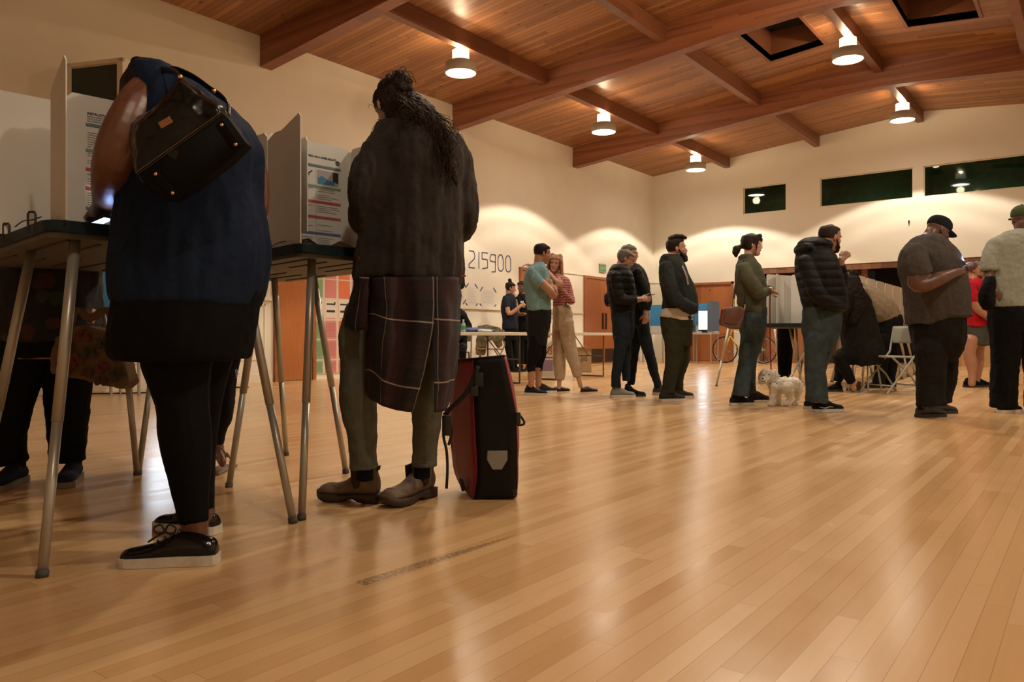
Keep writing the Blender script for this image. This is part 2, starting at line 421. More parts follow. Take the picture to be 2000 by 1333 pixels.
# high windows: a dim green room behind the glass
for k, (xa, xb) in enumerate(WIN):
    t = thing('window_%d' % (k+1), ['small square dark internal window high on the back wall', 'wide dark internal window in the middle of the back wall', 'wide dark internal window at the right edge of the back wall', 'dark internal window outside the right edge of the photo'][k], 'window', (0, 0, 0), kind='structure')
    bm = NB()
    box(bm, xa-.02, xa, YB+.12, YB+1.2, WZ0-.3, WZ1+.2); box(bm, xb, xb+.02, YB+.12, YB+1.2, WZ0-.3, WZ1+.2)
    box(bm, xa, xb, YB+.12, YB+1.2, WZ1+.2, WZ1+.22); box(bm, xa, xb, YB+.12, YB+1.2, WZ0-.32, WZ0-.3)
    box(bm, xa, xb, YB+1.2, YB+1.22, WZ0-.3, WZ1+.2)
    obj('niche', bm, GREEND, t)
    L = bpy.data.lights.new('niche_fill_light', 'POINT'); L.energy = .45*(xb-xa); L.color = (.90, 1.0, .84); L.shadow_soft_size = .1; lo = bpy.data.objects.new('niche_fill_light', L); lo.location = ((xa+xb)/2, YB+.75, WZ0-.18); COL.objects.link(lo)  # unseen fill light added in each niche to brighten the green behind the pane
    bm = NB(); box(bm, xa, xb, YB+.07, YB+.078, WZ0, WZ1); obj('pane', bm, GLASS, t)
    bm = NB()
    for q in ((xa, xb, WZ0, WZ0+.02), (xa, xb, WZ1-.02, WZ1)): box(bm, q[0], q[1], YB+.05, YB+.1, q[2], q[3])
    for q in ((xa, xa+.02), (xb-.02, xb)): box(bm, q[0], q[1], YB+.05, YB+.1, WZ0, WZ1)
    obj('window_frame', bm, TRIMM, t)
# the lower opening: header, side trim, panelled back, black gap, tan panels
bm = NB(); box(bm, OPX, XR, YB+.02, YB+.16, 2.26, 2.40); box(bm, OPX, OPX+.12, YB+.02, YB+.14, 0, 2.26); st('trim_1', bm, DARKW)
bm = NB(); box(bm, OPX, -4.55, YB+.9, YB+1.0, 0, 2.4); st('wall_alcove_left', bm, DARKW)
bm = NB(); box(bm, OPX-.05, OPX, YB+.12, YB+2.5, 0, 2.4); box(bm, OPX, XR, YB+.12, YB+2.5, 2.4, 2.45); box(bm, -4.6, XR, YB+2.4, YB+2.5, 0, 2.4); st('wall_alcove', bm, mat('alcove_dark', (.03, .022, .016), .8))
bm = NB(); box(bm, -2.75, XR, YB+.35, YB+.45, 0, 2.4); st('wall_alcove_right', bm, TANW)
for x in (-5.05, -4.75, -4.5): 
    bm = NB(); box(bm, x, x+.13, YB+.5, YB+.6, 0, 2.4); st('trim_2', bm, mat('post_wood', (.30, .14, .06), .5, var=.2))
bm = NB(); box(bm, OPX, -5.2, YB+.25, YB+.29, 0, 2.1); st('wall_alcove_door', bm, plank_mat('alcove_door_veneer', (.30, .11, .04), (.22, .08, .03), (.36, .14, .05), (0, 2), .8, 4, gap=.01, rough=.4, grain=.5))
# baseboards, rails and wall panelling
bm = NB(); box(bm, XL, XL+.015, YF, 6.9, 0, .12); box(bm, XL, XL+.015, 8.62, 13.0, 0, .12); box(bm, XL, XL+.015, 14.2, 15.6, 0, .12); box(bm, XL, XL+.015, 17.5, YB, 0, .12); st('baseboard_left', bm, TRIMM)
bm = NB(); box(bm, XL, -8.82, YB-.015, YB, 0, .12); box(bm, -7.42, OPX-.02, YB-.015, YB, 0, .12); st('baseboard_back', bm, TRIMM)
bm = NB()
for (ya, yb) in ((YF, 6.88), (8.6, 13.0), (14.2, 15.6)):
    box(bm, XL, XL+.03, ya, yb, 1.215, 1.265)
    box(bm, XL, XL+.018, ya, yb, 1.265, 1.28)
st('trim_3', bm, TRIMM)
bm = NB()
for ya in [a*1.22-2.9 for a in range(8)]:
    yb = ya+1.14
    if yb > 6.86: break
    for (p, q, r, s) in ((ya, yb, 1.14, 1.16), (ya, yb, .33, .35), (ya, ya+.02, .33, 1.16), (yb-.02, yb, .33, 1.16)):
        box(bm, XL, XL+.012, p, q, r, s)
st('trim_4', bm, TRIMM)
bm = NB(); box(bm, XL, XL+.02, 14.2, YB, 2.14, 2.165); box(bm, XL, -8.82, YB-.02, YB, 2.14, 2.165); st('trim_5', bm, TRIMM)
# doors
def door_left(n, ya, yb, z1, leaves, label, frame=.06, glasspane=False, handles=True, swing=0):
    t = thing('door_%d' % n, label, 'door', (XL, (ya+yb)/2, 0), kind='structure')
    bm = NB()
    box(bm, XL, XL+.05, ya-frame, ya, 0, z1+frame); box(bm, XL, XL+.05, yb, yb+frame, 0, z1+frame); box(bm, XL, XL+.05, ya, yb, z1, z1+frame)
    obj('door_frame', bm, mat('door_frame_wood', (.30, .10, .03), .45, var=.15), t)
    w = (yb-ya)/leaves
    for k in range(leaves):
        a, b_ = ya+k*w+.004, ya+(k+1)*w-.004
        bm = NB(); box(bm, XL, XL+.03, a, b_, .01, z1-.004); lf = obj('door_leaf', bm, DOORM, t)
        if glasspane:
            bm = NB(); box(bm, XL+.03, XL+.034, a+.2, a+.45, 1.2, 1.9); obj('pane', bm, mat('dark_pane', (.01, .01, .01), .1), lf)
        if handles:
            bm = NB(); yy = b_-.11 if k == 0 else a+.04
            box(bm, XL+.03, XL+.05, yy-.0, yy+.07, .85, 1.25); obj('door_handle', bm, mat('bronze_plate', (.06, .035, .02), .4, .6), lf)
            bm = NB(); box(bm, XL+.03, XL+.034, a+.03, b_-.03, .03, .36); obj('kick_plate', bm, mat('bronze_plate', (.06, .035, .02), .4, .6), lf)
    return t
door_left(1, 15.72, 17.45, 2.08, 2, 'orange wooden double doors at the far end of the left wall')
door_left(2, 13.12, 14.12, 2.1, 1, 'wooden door with dark pane behind the man in the blue tee', glasspane=True, handles=False)
d3 = door_left(3, 6.98, 7.62, 2.1, 1, 'orange wooden door beside the coloured notices on the left wall', handles=False)
bm = NB(); lathe(bm, [(.012, 0), (.012, .05), (.03, .055), (.032, .08), (.02, .095)], (XL+.03, 7.55, 1.0), 16, (1, 0, 0)); obj('door_knob', bm, METALG, d3, smooth=True)
t = thing('door_4', 'wide brown wooden door on the back wall behind the blue booths', 'door', (-8.1, YB, 0), kind='structure')
bm = NB(); box(bm, -8.75, -8.69, YB-.03, YB+.1, 0, 2.1); box(bm, -7.55, -7.49, YB-.03, YB+.1, 0, 2.1); box(bm, -8.75, -7.49, YB-.03, YB+.1, 2.04, 2.1); obj('door_frame', bm, mat('door_frame_wood', (.30, .10, .03), .45), t)
bm = NB(); box(bm, -8.69, -7.55, YB+.02, YB+.07, .01, 2.04); obj('door_leaf', bm, DOORB, t)
bm = NB(); lathe(bm, [(.02, 0), (.02, .03)], (-8.15, YB-.01, 1.93), 12, (0, 1, 0)); obj('hook', bm, METALG, t)

# ceiling lamps
LAMPW = mat('lamp_enamel', (.42, .38, .32), .5)
def emis(name, col, s):
    m = bpy.data.materials.new(name); m.use_nodes = True; nt = m.node_tree; nt.nodes.clear()
    e = nt.nodes.new('ShaderNodeEmission'); e.inputs[0].default_value = (*col, 1); e.inputs[1].default_value = s
    o = nt.nodes.new('ShaderNodeOutputMaterial'); nt.links.new(e.outputs[0], o.inputs[0]); return m
LWARM = (1.0, .88, .71)
LDISC = emis('lamp_lens', (1.0, .88, .70), 32)
LGLOW = mat('lamp_frosted_sleeve', (.9, .82, .65), .5, emit=(1, .84, .62), estr=1.1)
LNAMES = {(-7.66, 8.73): 'white drum ceiling lamp nearest the bun hairstyle, hung under a rafter', (-7.66, 12.97): 'white drum ceiling lamp, middle of the left row',
          (-7.66, 17.3): 'white drum ceiling lamp in the far left corner of the hall', (-3.15, 12.97): 'bright glaring ceiling lamp beside the skylight',
          (-3.15, 17.3): 'white drum ceiling lamp under the ridge near the wide windows'}
lamp0 = None
SPOTW = 198
# lamp rows; the hall dims towards the near left wall and the right
POWER = {(-7.66, 4.5): 0.0, (-7.66, .25): 0.0, (-3.15, .25): 0.0, (-3.15, 4.5): .62, (1.35, .25): .50, (1.35, 4.5): .7, (1.35, 8.73): .5, (1.35, 12.97): .12, (1.35, 17.3): .12}
for x in (-7.66, -3.15, 1.35):
    for y in (.25, 4.5, 8.73, 12.97, 17.3):
        pw = POWER.get((x, y), 1.0)
        zt = CZ(x)-.25; vis = (x, y) in LNAMES
        lab = LNAMES.get((x, y), 'white drum ceiling lamp outside the frame')
        if vis:
            if lamp0 is None:
                t = thing('ceiling_lamp', lab, 'ceiling lamp', (x, y, zt), 0, 'drum ceiling lamps'); lamp0 = t
                bm = NB(); lathe(bm, [(.10, -.235), (.13, -.235), (.128, -.06), (.10, -.055), (.10, -.075), (.115, -.08), (.115, -.23), (.10, -.23)], (0, 0, 0), 40, caps=False); obj('lamp_sleeve', bm, LGLOW, t, True, kw=False)
                bm = NB(); lathe(bm, [(.13, -.235), (.225, -.245), (.238, -.26), (.24, -.40), (.228, -.405), (.222, -.39), (.22, -.27), (.13, -.255)], (0, 0, 0), 48, caps=False); obj('lamp_shade', bm, LAMPW, t, True, kw=False)
                bm = NB(); lathe(bm, [(.0, -.385), (.12, -.39), (.225, -.392), (.222, -.382), (.0, -.378)], (0, 0, 0), 48, caps=False); obj('lamp_lens', bm, LDISC, t, True, kw=False)
                bm = NB(); rod(bm, (0, 0, 0), (0, 0, -.24), .012); lathe(bm, [(.05, 0), (.05, -.012)], (0, 0, 0), 20); obj('stem', bm, LAMPW, t, kw=False)
            else:
                t = copy_tree(lamp0); t.location = (x, y, zt); t['label'] = lab
        if pw == 0: continue
        L = bpy.data.lights.new('lamp_light', 'SPOT'); L.energy = SPOTW*pw; L.color = LWARM; L.spot_size = math.radians(124); L.spot_blend = .12; L.shadow_soft_size = .09
        L.use_nodes = True; nt = L.node_tree; em = nt.nodes['Emission']; tc = nt.nodes.new('ShaderNodeTexCoord'); sx = nt.nodes.new('ShaderNodeSeparateXYZ'); nt.links.new(tc.outputs['Normal'], sx.inputs[0])
        rp = nt.nodes.new('ShaderNodeValToRGB'); e = rp.color_ramp.elements   # reflector profile: a bright rim at the edge of the beam
        e[0].position = .465; e[0].color = (.20, .20, .20, 1); e[1].position = 1.0; e[1].color = (.30, .30, .30, 1)
        for p_, v_ in ((.50, .78), (.53, .66), (.585, .45), (.64, .56), (.70, .34)): q_ = e.new(p_); q_.color = (v_, v_, v_, 1)
        nt.links.new(M3(nt, 'ABSOLUTE', sx.outputs[2]), rp.inputs['Fac']); nt.links.new(M3(nt, 'MULTIPLY', rp.outputs['Color'], 3.6), em.inputs['Strength'])
        lo = bpy.data.objects.new('lamp_light', L); lo.location = (x, y, zt-.42); COL.objects.link(lo)
        # spill through the lens rim and out of the open top
        L = bpy.data.lights.new('lamp_spill', 'POINT'); L.energy = 8*pw; L.color = (1.0, .80, .56); L.shadow_soft_size = .10
        lo = bpy.data.objects.new('lamp_spill', L); lo.location = (x, y, zt-.55); COL.objects.link(lo)
        L = bpy.data.lights.new('lamp_top_light', 'POINT'); L.energy = 62*pw; L.color = (1.0, .72, .44); L.shadow_soft_size = .03
        lo = bpy.data.objects.new('lamp_top_light', L); lo.location = (x, y, zt-.045); COL.objects.link(lo)

# camera and render look
cam = bpy.data.cameras.new('camera'); cam.sensor_width = 36; cam.lens = FPX/2000*36; cam.shift_y = -11.5/2000; cam.clip_start = .05
co = bpy.data.objects.new('camera', cam); co.location = (0, 0, CH); co.rotation_euler = (PI/2, 0, TH); COL.objects.link(co); SC.camera = co
w = bpy.data.worlds.new('night'); SC.world = w; w.use_nodes = True
w.node_tree.nodes['Background'].inputs[0].default_value = (.02, .018, .016, 1); w.node_tree.nodes['Background'].inputs[1].default_value = .3
SC.view_settings.view_transform = 'Standard'; SC.view_settings.look = 'None'; SC.view_settings.exposure = 0.42; SC.view_settings.gamma = 1
SC.view_settings.use_curve_mapping = False
# =============================== PEOPLE: shared shapes ===============================
def frame(ang, pitch=0.0, roll=0.0):
    """3x3 whose columns are the person's side, forward and up axes; ang 0 faces the right of the photo, 90 away from the lens"""
    a = math.radians(ang)
    f = RIGHT*math.cos(a)+DEPTH*math.sin(a)
    s = f.cross(UP).normalized()
    M = Matrix((s, f, UP)).transposed()
    return M @ Matrix.Rotation(-math.radians(pitch), 3, 'X') @ Matrix.Rotation(math.radians(roll), 3, 'Y')
HEAD = [  # z from chin, front y, back y, half width
    (-.004, .070, .030, .016), (.006, .090, .018, .030), (.022, .094, .000, .040), (.040, .088, -.030, .050), (.056, .092, -.052, .056),
    (.070, .090, -.066, .061), (.090, .086, -.080, .066), (.108, .082, -.090, .070), (.122, .081, -.095, .073), (.138, .090, -.099, .075),
    (.155, .090, -.101, .0765), (.175, .084, -.099, .075), (.195, .068, -.088, .066), (.210, .044, -.066, .050), (.221, .014, -.036, .028), (.225, -.004, -.018, .008)]
def head(bm, c, M, s=1.0, nose=1.0, ears=True, jaw=1.0):
    c = Vector(c); T = lambda x, y, z: c+M @ (Vector((x, y, z-.115))*s)
    rings = []
    n = 24
    for z, f, b, hw in HEAD:
        if z < .06: hw = hw*jaw
        cy = (f+b)/2*.6+b*.0+(-.002)
        ring = []
        for i in range(n):
            w = 2*PI*i/n; sx_, sy = math.cos(w), math.sin(w)
            y = cy+(f-cy)*max(sy, 0)+(cy-b)*min(sy, 0)
            x = hw*math.copysign(abs(sx_)**.85, sx_)
            ring.append(bm.verts.new(T(x, y, z)))
        rings.append(ring)
    ring_faces(bm, rings)
    R = M
    # nose, lips, brow, cheeks
    sweep(bm, [T(0, .084, .124), T(0, .098, .104), T(0, .110*nose, .083), T(0, .104, .078)], [(.008*s, .008*s), (.009*s, .011*s), (.0125*s, .012*s), (.012*s, .008*s)], 10, M @ Vector((0, 1, 0)))
    for sd in (-1, 1):
        ball(bm, T(sd*.011, .098, .079), (.008*s, .009*s, .006*s), R, 8, 6)
        ball(bm, T(sd*.030, .080, .139), (.022*s, .011*s, .006*s), R, 10, 6)
        ball(bm, T(sd*.040, .062, .092), (.022*s, .022*s, .018*s), R, 10, 8)
        if ears:
            ball(bm, T(sd*.078, -.012, .106), (.007*s, .017*s, .031*s), R @ Matrix.Rotation(sd*.35, 3, 'Z'), 10, 8)
    ball(bm, T(0, .091, .060), (.021*s, .009*s, .0055*s), R, 10, 6)
    ball(bm, T(0, .090, .048), (.018*s, .009*s, .006*s), R, 10, 6)
    ball(bm, T(0, .082, .016), (.018*s, .014*s, .012*s), R, 10, 6)
    return T
EYEW = mat('eye_white', (.55, .5, .45), .3); EYED = mat('dark_iris', (.02, .012, .008), .2); LIPM = {}
def face_bits(T, M, s, root, lips=(.35, .12, .09), brow=(.03, .02, .015), closed=False):
    for sd in (-1, 1):
        bm = NB(); ball(bm, T(sd*.031, .0795, .118), (.0125*s, .007*s, (.003 if closed else .0062)*s), M, 12, 8)
        e = obj('eye', bm, EYEW if not closed else EYED, root, True)
        if not closed:
            bm = NB(); ball(bm, T(sd*.031, .0855, .118), (.0055*s, .0025*s, .0055*s), M, 10, 6); obj('iris', bm, EYED, e, True)
        bm = NB(); sweep(bm, [T(sd*.014, .0955, .134), T(sd*.030, .0955, .139), T(sd*.048, .086, .135)], [(.002*s, .0035*s), (.003*s, .0035*s), (.0015*s, .002*s)], 8, M @ Vector((0, 1, 0)))
        obj('eyebrow', bm, mat('brow_%d' % int(brow[0]*1000), brow, .8), root, True)
    bm = NB(); sweep(bm, [T(-.021, .093, .054), T(-.008, .1005, .055), T(.008, .1005, .055), T(.021, .093, .054)], [(.002*s, .002*s), (.0055*s, .003*s), (.0055*s, .003*s), (.002*s, .002*s)], 8, M @ Vector((0, 1, 0)))
    obj('lips', bm, mat('lips_%d' % int(lips[0]*1000), lips, .5), root, True)
def root_inv(root):
    return (Matrix.Translation(root.location) @ root.rotation_euler.to_matrix().to_4x4()).inverted()
def sub(name, bm, m, part, root, smooth=True):
    """a sub-part: child of a part whose own mesh was written in world coordinates"""
    return obj(name, bm, m, part, smooth)
def hair_cap(bm, T, M, s=1.0, low=.09, front=.165, thick=.010, vol=1.0, side=.10):
    """hair over the skull: follows the head's sections, low at the back, hairline at the front"""
    c = T(0, 0, .115)
    rings = []; n = 28
    zs = [low, low+.02, .11, .125, .14, .155, .172, .190, .207, .220, .230, .236]
    def sec(z):
        zz = min(max(z, HEAD[0][0]), HEAD[-1][0])
        for A, B in zip(HEAD, HEAD[1:]):
            if A[0] <= zz <= B[0]:
                t = (zz-A[0])/(B[0]-A[0]); return [a+(b-a)*t for a, b in zip(A, B)][1:]
        return HEAD[-1][1:]
    for z in sorted(set(zs)):
        f, b, hw = sec(z-.008 if z > .15 else z); th = thick*vol
        if z > .218: f, b, hw = [q*max(.05, (.240-z)/.022) for q in (.03, -.05, .035)]
        # the front edge moves back below the hairline
        if z < front: f2 = min(f, .012+(.03 if z > side else -.012)+(z-.09)*.25)
        else: f2 = f+th*.8
        cy = (f2+b)/2; ring = []
        for i in range(n):
            w = 2*PI*i/n; sx_, sy = math.cos(w), math.sin(w)
            y = cy+(f2-cy)*max(sy, 0)+(cy-(b-th))*min(sy, 0)
            ring.append(bm.verts.new(T((hw+th*.9)*math.copysign(abs(sx_)**.8, sx_), y, z)))
        rings.append(ring)
    ring_faces(bm, rings)
def hand(bm, wrist, d, nrm, s=1.0, curl=(25, 35, 25), thumb=1, spread=4, tcurl=30):
    """palm and five separate fingers; d = along the hand, nrm = out of the back of the hand, thumb = +1/-1 side"""
    w = Vector(wrist); d = Vector(d).normalized(); nrm = Vector(nrm); nrm = (nrm-d*nrm.dot(d)).normalized(); x = d.cross(nrm)*thumb
    S = .185*s/.185
    pe = w+d*.088*S
    sweep(bm, [w-d*.02, w, w+d*.03*S, w+d*.06*S, pe], [(.024*S, .019*S), (.026*S, .018*S), (.036*S, .016*S), (.040*S, .014*S), (.038*S, .012*S)], 14, nrm)
    ln = (.070, .078, .073, .058); off = (.030, .010, -.010, -.029)
    for k in range(4):
        p = w+d*(.084-.004*abs(k-1.3))*S+x*off[k]*S; dd = (Matrix.Rotation(math.radians(spread*(1.5-k)), 3, nrm) @ d)
        if (dd-d).dot(x)*off[k] < 0: dd = (Matrix.Rotation(-math.radians(spread*(1.5-k)), 3, nrm) @ d)
        P = [p-dd*.012]; q = p.copy(); L = ln[k]*S; ax = dd.cross(nrm)
        P.append(q.copy())
        for j, fr in enumerate((.45, .31, .24)):
            dd = Matrix.Rotation(-math.radians(curl[j]*(1+.12*k)), 3, ax) @ dd
            q = q+dd*L*fr; P.append(q.copy())
        sweep(bm, P, [.0092*S, .0092*S, .0086*S, .0080*S, .0068*S], 10, nrm)
    tb = w+d*.022*S+x*.022*S; td = (d*.72+x*.70-nrm*.15).normalized(); P = [tb, tb+td*.032*S]
    td = Matrix.Rotation(math.radians(tcurl)*thumb, 3, nrm) @ td if False else (td*math.cos(math.radians(tcurl))+(d*.6-nrm*.6-x*.3).normalized()*math.sin(math.radians(tcurl))).normalized()
    P.append(P[-1]+td*.028*S); P.append(P[-1]+td*.022*S)
    sweep(bm, P, [.012*S, .0115*S, .0098*S, .0078*S], 10, nrm)

class Person:
    def __init__(self, name, label, D, footpx, vox=.0085, group=None):
        self.D = D; self.k = D/FPX; self.vox = vox
        g = W((footpx-1000)/FPX*D, D, 0)
        self.root = thing(name, label, 'person', (g.x, g.y, 0), 0, group)
        self.body = NB()
    def v(self, px, py, dd=0.0): return pt(px, py, self.D+dd)
    def rows(self, bm, rows, shrink=0.0, n=26, k=3, power=2.25):
        """rows of the silhouette: (y, x left, x right, half depth in metres, depth offset)"""
        R = [Vector((r[0], r[1], r[2])) for r in rows]; E = [Vector((r[3], r[4] if len(r) > 4 else 0, 0)) for r in rows]
        Rs = smooth_path(R, k); Es = smooth_path(E, k); rings = []
        if shrink:
            # pull the first and last rows inwards so nothing pokes through the garment's ends
            pass
        for r, e in zip(Rs, Es):
            d = self.D+e.y; kx = d/FPX; c = pt((r.y+r.z)/2, r.x, d)
            ra = max(.006, (r.z-r.y)/2*kx-shrink); rb = max(.006, e.x-shrink)
            ring = []
            for i in range(n):
                w = 2*PI*i/n; a, b = math.cos(w), math.sin(w)
                a = math.copysign(abs(a)**(2/power), a); b = math.copysign(abs(b)**(2/power), b)
                ring.append(bm.verts.new(c+RIGHT*(ra*a)+DEPTH*(rb*b)))
            rings.append(ring)
        ring_faces(bm, rings)
    def limb(self, bm, P, shrink=0.0, flat=1.0, k=3, n=14, ends=True):
        """P: (px, py, depth offset, radius in px of the photo)"""
        Q = smooth_path([self.v(p[0], p[1], p[2]) for p in P], k)
        Rr = smooth_path([Vector((p[3], 0, 0)) for p in P], k)
        sweep(bm, Q, [(max(.006, r.x*self.k-shrink), max(.006, r.x*self.k*flat-shrink)) for r in Rr], n, None, ends)
    def wear(self, name, m, rows=(), limbs=(), balls=(), body=True, inset=.024, vox=None, smooth=4, disp=(), flat=1.0, extra=None):
        bm = NB()
        for r in rows: self.rows(bm, r)
        for l in limbs: self.limb(bm, l, flat=flat, ends='start')
        for b in balls: ball(bm, self.v(*b[0]), tuple(q*self.k for q in b[1]), Matrix((RIGHT, DEPTH, UP)).transposed(), 16, 10)
        if extra: extra(bm)
        if body:
            for r in rows: self.rows(self.body, r[:-1] if len(r) > 3 else r, inset)
            for l in limbs: self.limb(self.body, l, inset, flat, ends='start')
        return fuse(name, bm, m, self.root, vox or self.vox, smooth, disp)
    def head(self, px, py, dd, ang, pitch=0, s=1.0, roll=0, neck=None, skin=None, neckr=.056, **kw):
        self.M = frame(ang, pitch, roll); self.hs = s; self.hc = self.v(px, py, dd)
        self.T = head(self.body, self.hc, self.M, s, **kw)
        if neck is not None:
            a = self.T(0, -.030, .045); b = self.v(*neck)
            sweep(self.body, [self.T(0, -.035, .07), a, a.lerp(b, .5), b], [neckr*.9*s, neckr*.95*s, neckr*s, neckr*1.12*s], 16, self.M @ Vector((0, 1, 0)))
    def finish(self, skin, smooth=3, vox=None):
        return fuse('body', self.body, skin, self.root, vox or self.vox*.85, smooth)
    def hair(self, m, extra=None, disp=((.02, .008),), vox=None, cap=True, **kw):
        bm = NB()
        if cap: hair_cap(bm, self.T, self.M, self.hs, **kw)
        if extra: extra(bm, self)
        return fuse('hair', bm, m, self.root, vox or self.vox*.8, 2, disp, 1)
    def glasses(self, m=None):
        bm = NB(); T = self.T; M = self.M; s = self.hs
        for sd in (-1, 1):
            P = [T(sd*.033+.021*math.cos(a), .1005-.002*abs(math.cos(a)), .116+.017*math.sin(a)) for a in [2*PI*i/16 for i in range(17)]]
            sweep(bm, P, [.0017]*17, 6, M @ Vector((0, 1, 0)), False)
            sweep(bm, [T(sd*.053, .098, .120), T(sd*.076, .06, .120), T(sd*.081, -.01, .116)], [.0017]*3, 6, None, False)
        sweep(bm, [T(-.012, .101, .119), T(.012, .101, .119)], [.0017]*2, 6, None, False)
        return obj('glasses', bm, m or BLACK, self.root, True)
SKINL = mat('light_skin', (.52, .29, .20), .5, var=.08, vscale=20)
SKINM = mat('tan_skin', (.38, .19, .115), .5, var=.08, vscale=20)
SKIND = mat('dark_skin', (.10, .042, .025), .42, var=.12, vscale=20)
SKINB = mat('brown_skin', (.13, .052, .029), .4, var=.12, vscale=14)
HAIRK = mat('black_hair', (.008, .006, .005), .55, bump=.5, bscale=180, spec=.2)
HAIRB = mat('dark_brown_hair', (.018, .010, .006), .55, bump=.5, bscale=180, spec=.2)
HAIRG = mat('greying_hair', (.12, .10, .085), .55, var=.3, vscale=60, bump=.6, bscale=180)
HAIRR = mat('strawberry_hair', (.30, .13, .055), .5, var=.25, vscale=40, bump=.6, bscale=180)

SOLEW = mat('white_rubber', (.55, .52, .46), .6, var=.12, vscale=30)
SOLEK = mat('black_rubber', (.015, .014, .013), .6)
def shoe(P, toe, heel, m, sole=None, dd_toe=0.0, dd_heel=0.0, high=.0, width=1.0, laces=None, stripe=None, name='shoe', solet=.030, L=None, kind='sneaker', ground=None, hs=1.24, shaft=True):
    """toe / heel: px of the shoe's ends; the ground row gives the depth unless dd is used"""
    root = P.root
    if ground is not None:
        da, db = gd(ground[0]), gd(ground[1]); da = min(max(da, P.D-.25), P.D+.25); db = min(max(db, da-.13), da+.13)
        a = W((heel[0]-1000)/FPX*da, da, 0); b = W((toe[0]-1000)/FPX*db, db, 0)
    else:
        a = W((heel[0]-1000)/FPX*(P.D+dd_heel), P.D+dd_heel, 0); b = W((toe[0]-1000)/FPX*(P.D+dd_toe), P.D+dd_toe, 0)
    f = (b-a); f.z = 0; LL = L or min(f.length, .315); f.normalize(); x = f.cross(UP)
    b = a+f*LL
    sc = LL/.28
    ST = [(0.0, .020, .058, 0), (.03, .030, .070, 0), (.12, .035, .078, 0), (.25, .036, .086, 0), (.38, .036, .089, 0), (.50, .040, .075, .002), (.65, .045, .058, .004), (.80, .047, .050, .004), (.91, .041, .046, .0), (.97, .030, .040, -.002), (1.0, .016, .032, -.003)]
    bm = NB(); rings = []
    for t, w, h, off in ST:
        w *= width*sc; h = h*hs*min(1.15, sc)
        c = a+f*(t*LL)+x*off
        ring = []
        for i in range(18):
            q = 2*PI*i/18; cx, cz = math.cos(q), math.sin(q)
            z = solet*.55+(h-solet*.55)*(.5+.5*cz)
            cxw = cx*(1.0 if cz < 0 else (1-.42*cz))
            ring.append(bm.verts.new(c+x*(w*math.copysign(abs(cxw)**.8, cxw))+UP*z))
        rings.append(ring)
    ring_faces(bm, rings)
    if shaft:
        an = a+f*(.20*LL)
        sweep(bm, [an+UP*.04, an+UP*(.095+high)], [(.040*sc, .033*sc), (.042*sc, .035*sc)], 16, x)
    o = fuse(name, bm, m, root, .0055, 3)
    # the sole follows the outline
    bm = NB(); top, bot = [], []
    pr = [(t, w*width*sc*1.07+.001, off) for t, w, h, off in ST]
    out = [(t, w, off) for t, w, off in pr]+[(t, -w, off) for t, w, off in pr[::-1]]
    for (t, w, off) in out:
        tt = -.012+t*1.024
        c = a+f*(tt*LL)+x*(off+w)
        bot.append(bm.verts.new(c+UP*.001)); top.append(bm.verts.new(c+UP*(solet*(1.0 if t < .7 else .92))))
    n = len(top); bm.faces.new(top); bm.faces.new(bot[::-1])
    for i in range(n): bm.faces.new([bot[i], bot[(i+1) % n], top[(i+1) % n], top[i]])
    s_ = sub('sole', bm, sole or SOLEW, o, root, False)
    if laces:
        bm = NB()
        for j in range(5):
            t = .40+.075*j; h = (.116-.0125*j)*hs/1.24*min(1.15, sc); c = a+f*(t*LL)+UP*(h-.002)
            sweep(bm, [c-x*.018-UP*.006, c+UP*.003, c+x*.018-UP*.006], [.0028]*3, 6)
        sub('laces', bm, laces, o, root)
    if stripe:
        bm = NB(); side = -1 if (x.dot(DEPTH) > 0) else 1
        pts = [(.12, .052), (.30, .040), (.45, .050), (.60, .046), (.72, .030)]
        Q = [a+f*(t*LL)+x*(side*(.0385 if t < .5 else .042)*width*sc)+UP*h for t, h in pts]
        sweep(bm, smooth_path(Q, 3), [(.004, .003)]*13, 6, x)
        sub('side_stripe', bm, stripe, o, root)
    return o
# =============================== THE QUEUE ===============================
def cloth(name, col, rough=.85, var=.12, vscale=12, bump=.25, bscale=25, **k): return mat(name, col, rough, 0, var, vscale, bump, bscale, spec=k.pop('spec', .12), **k)
JEAN = cloth('faded_denim', (.042, .062, .068), .8, .25, 14, .2, 120)
JEAND = cloth('dark_denim', (.014, .020, .028), .8, .2, 14, .2, 120)
BLACKC = cloth('black_cotton', (.0055, .0055, .0055), .85)
FOLD = ((.13, .040, 2.6), (.05, .012))
FOLDL = ((.10, .026, 2.2), (.045, .009))
def puffer(name, col):
    m, nt, b = nodes(name); b.inputs['Base Color'].default_value = (*col, 1); b.inputs['Roughness'].default_value = .65; b.inputs['Specular IOR Level'].default_value = .2
    tc = nt.nodes.new('ShaderNodeTexCoord'); w_ = N(nt, 'ShaderNodeTexWave', Scale=4.2, Distortion=.7); w_.wave_type = 'BANDS'; w_.bands_direction = 'Z'; w_.wave_profile = 'SIN'
    nt.links.new(tc.outputs['Object'], w_.inputs['Vector']); p = M3(nt, 'POWER', w_.outputs['Fac'], .45)
    bp = N(nt, 'ShaderNodeBump', Strength=.4, Distance=.02); nt.links.new(p, bp.inputs['Height']); nt.links.new(bp.outputs['Normal'], b.inputs['Normal']); return m
PUFF = puffer('black_quilted_nylon', (.006, .006, .006))

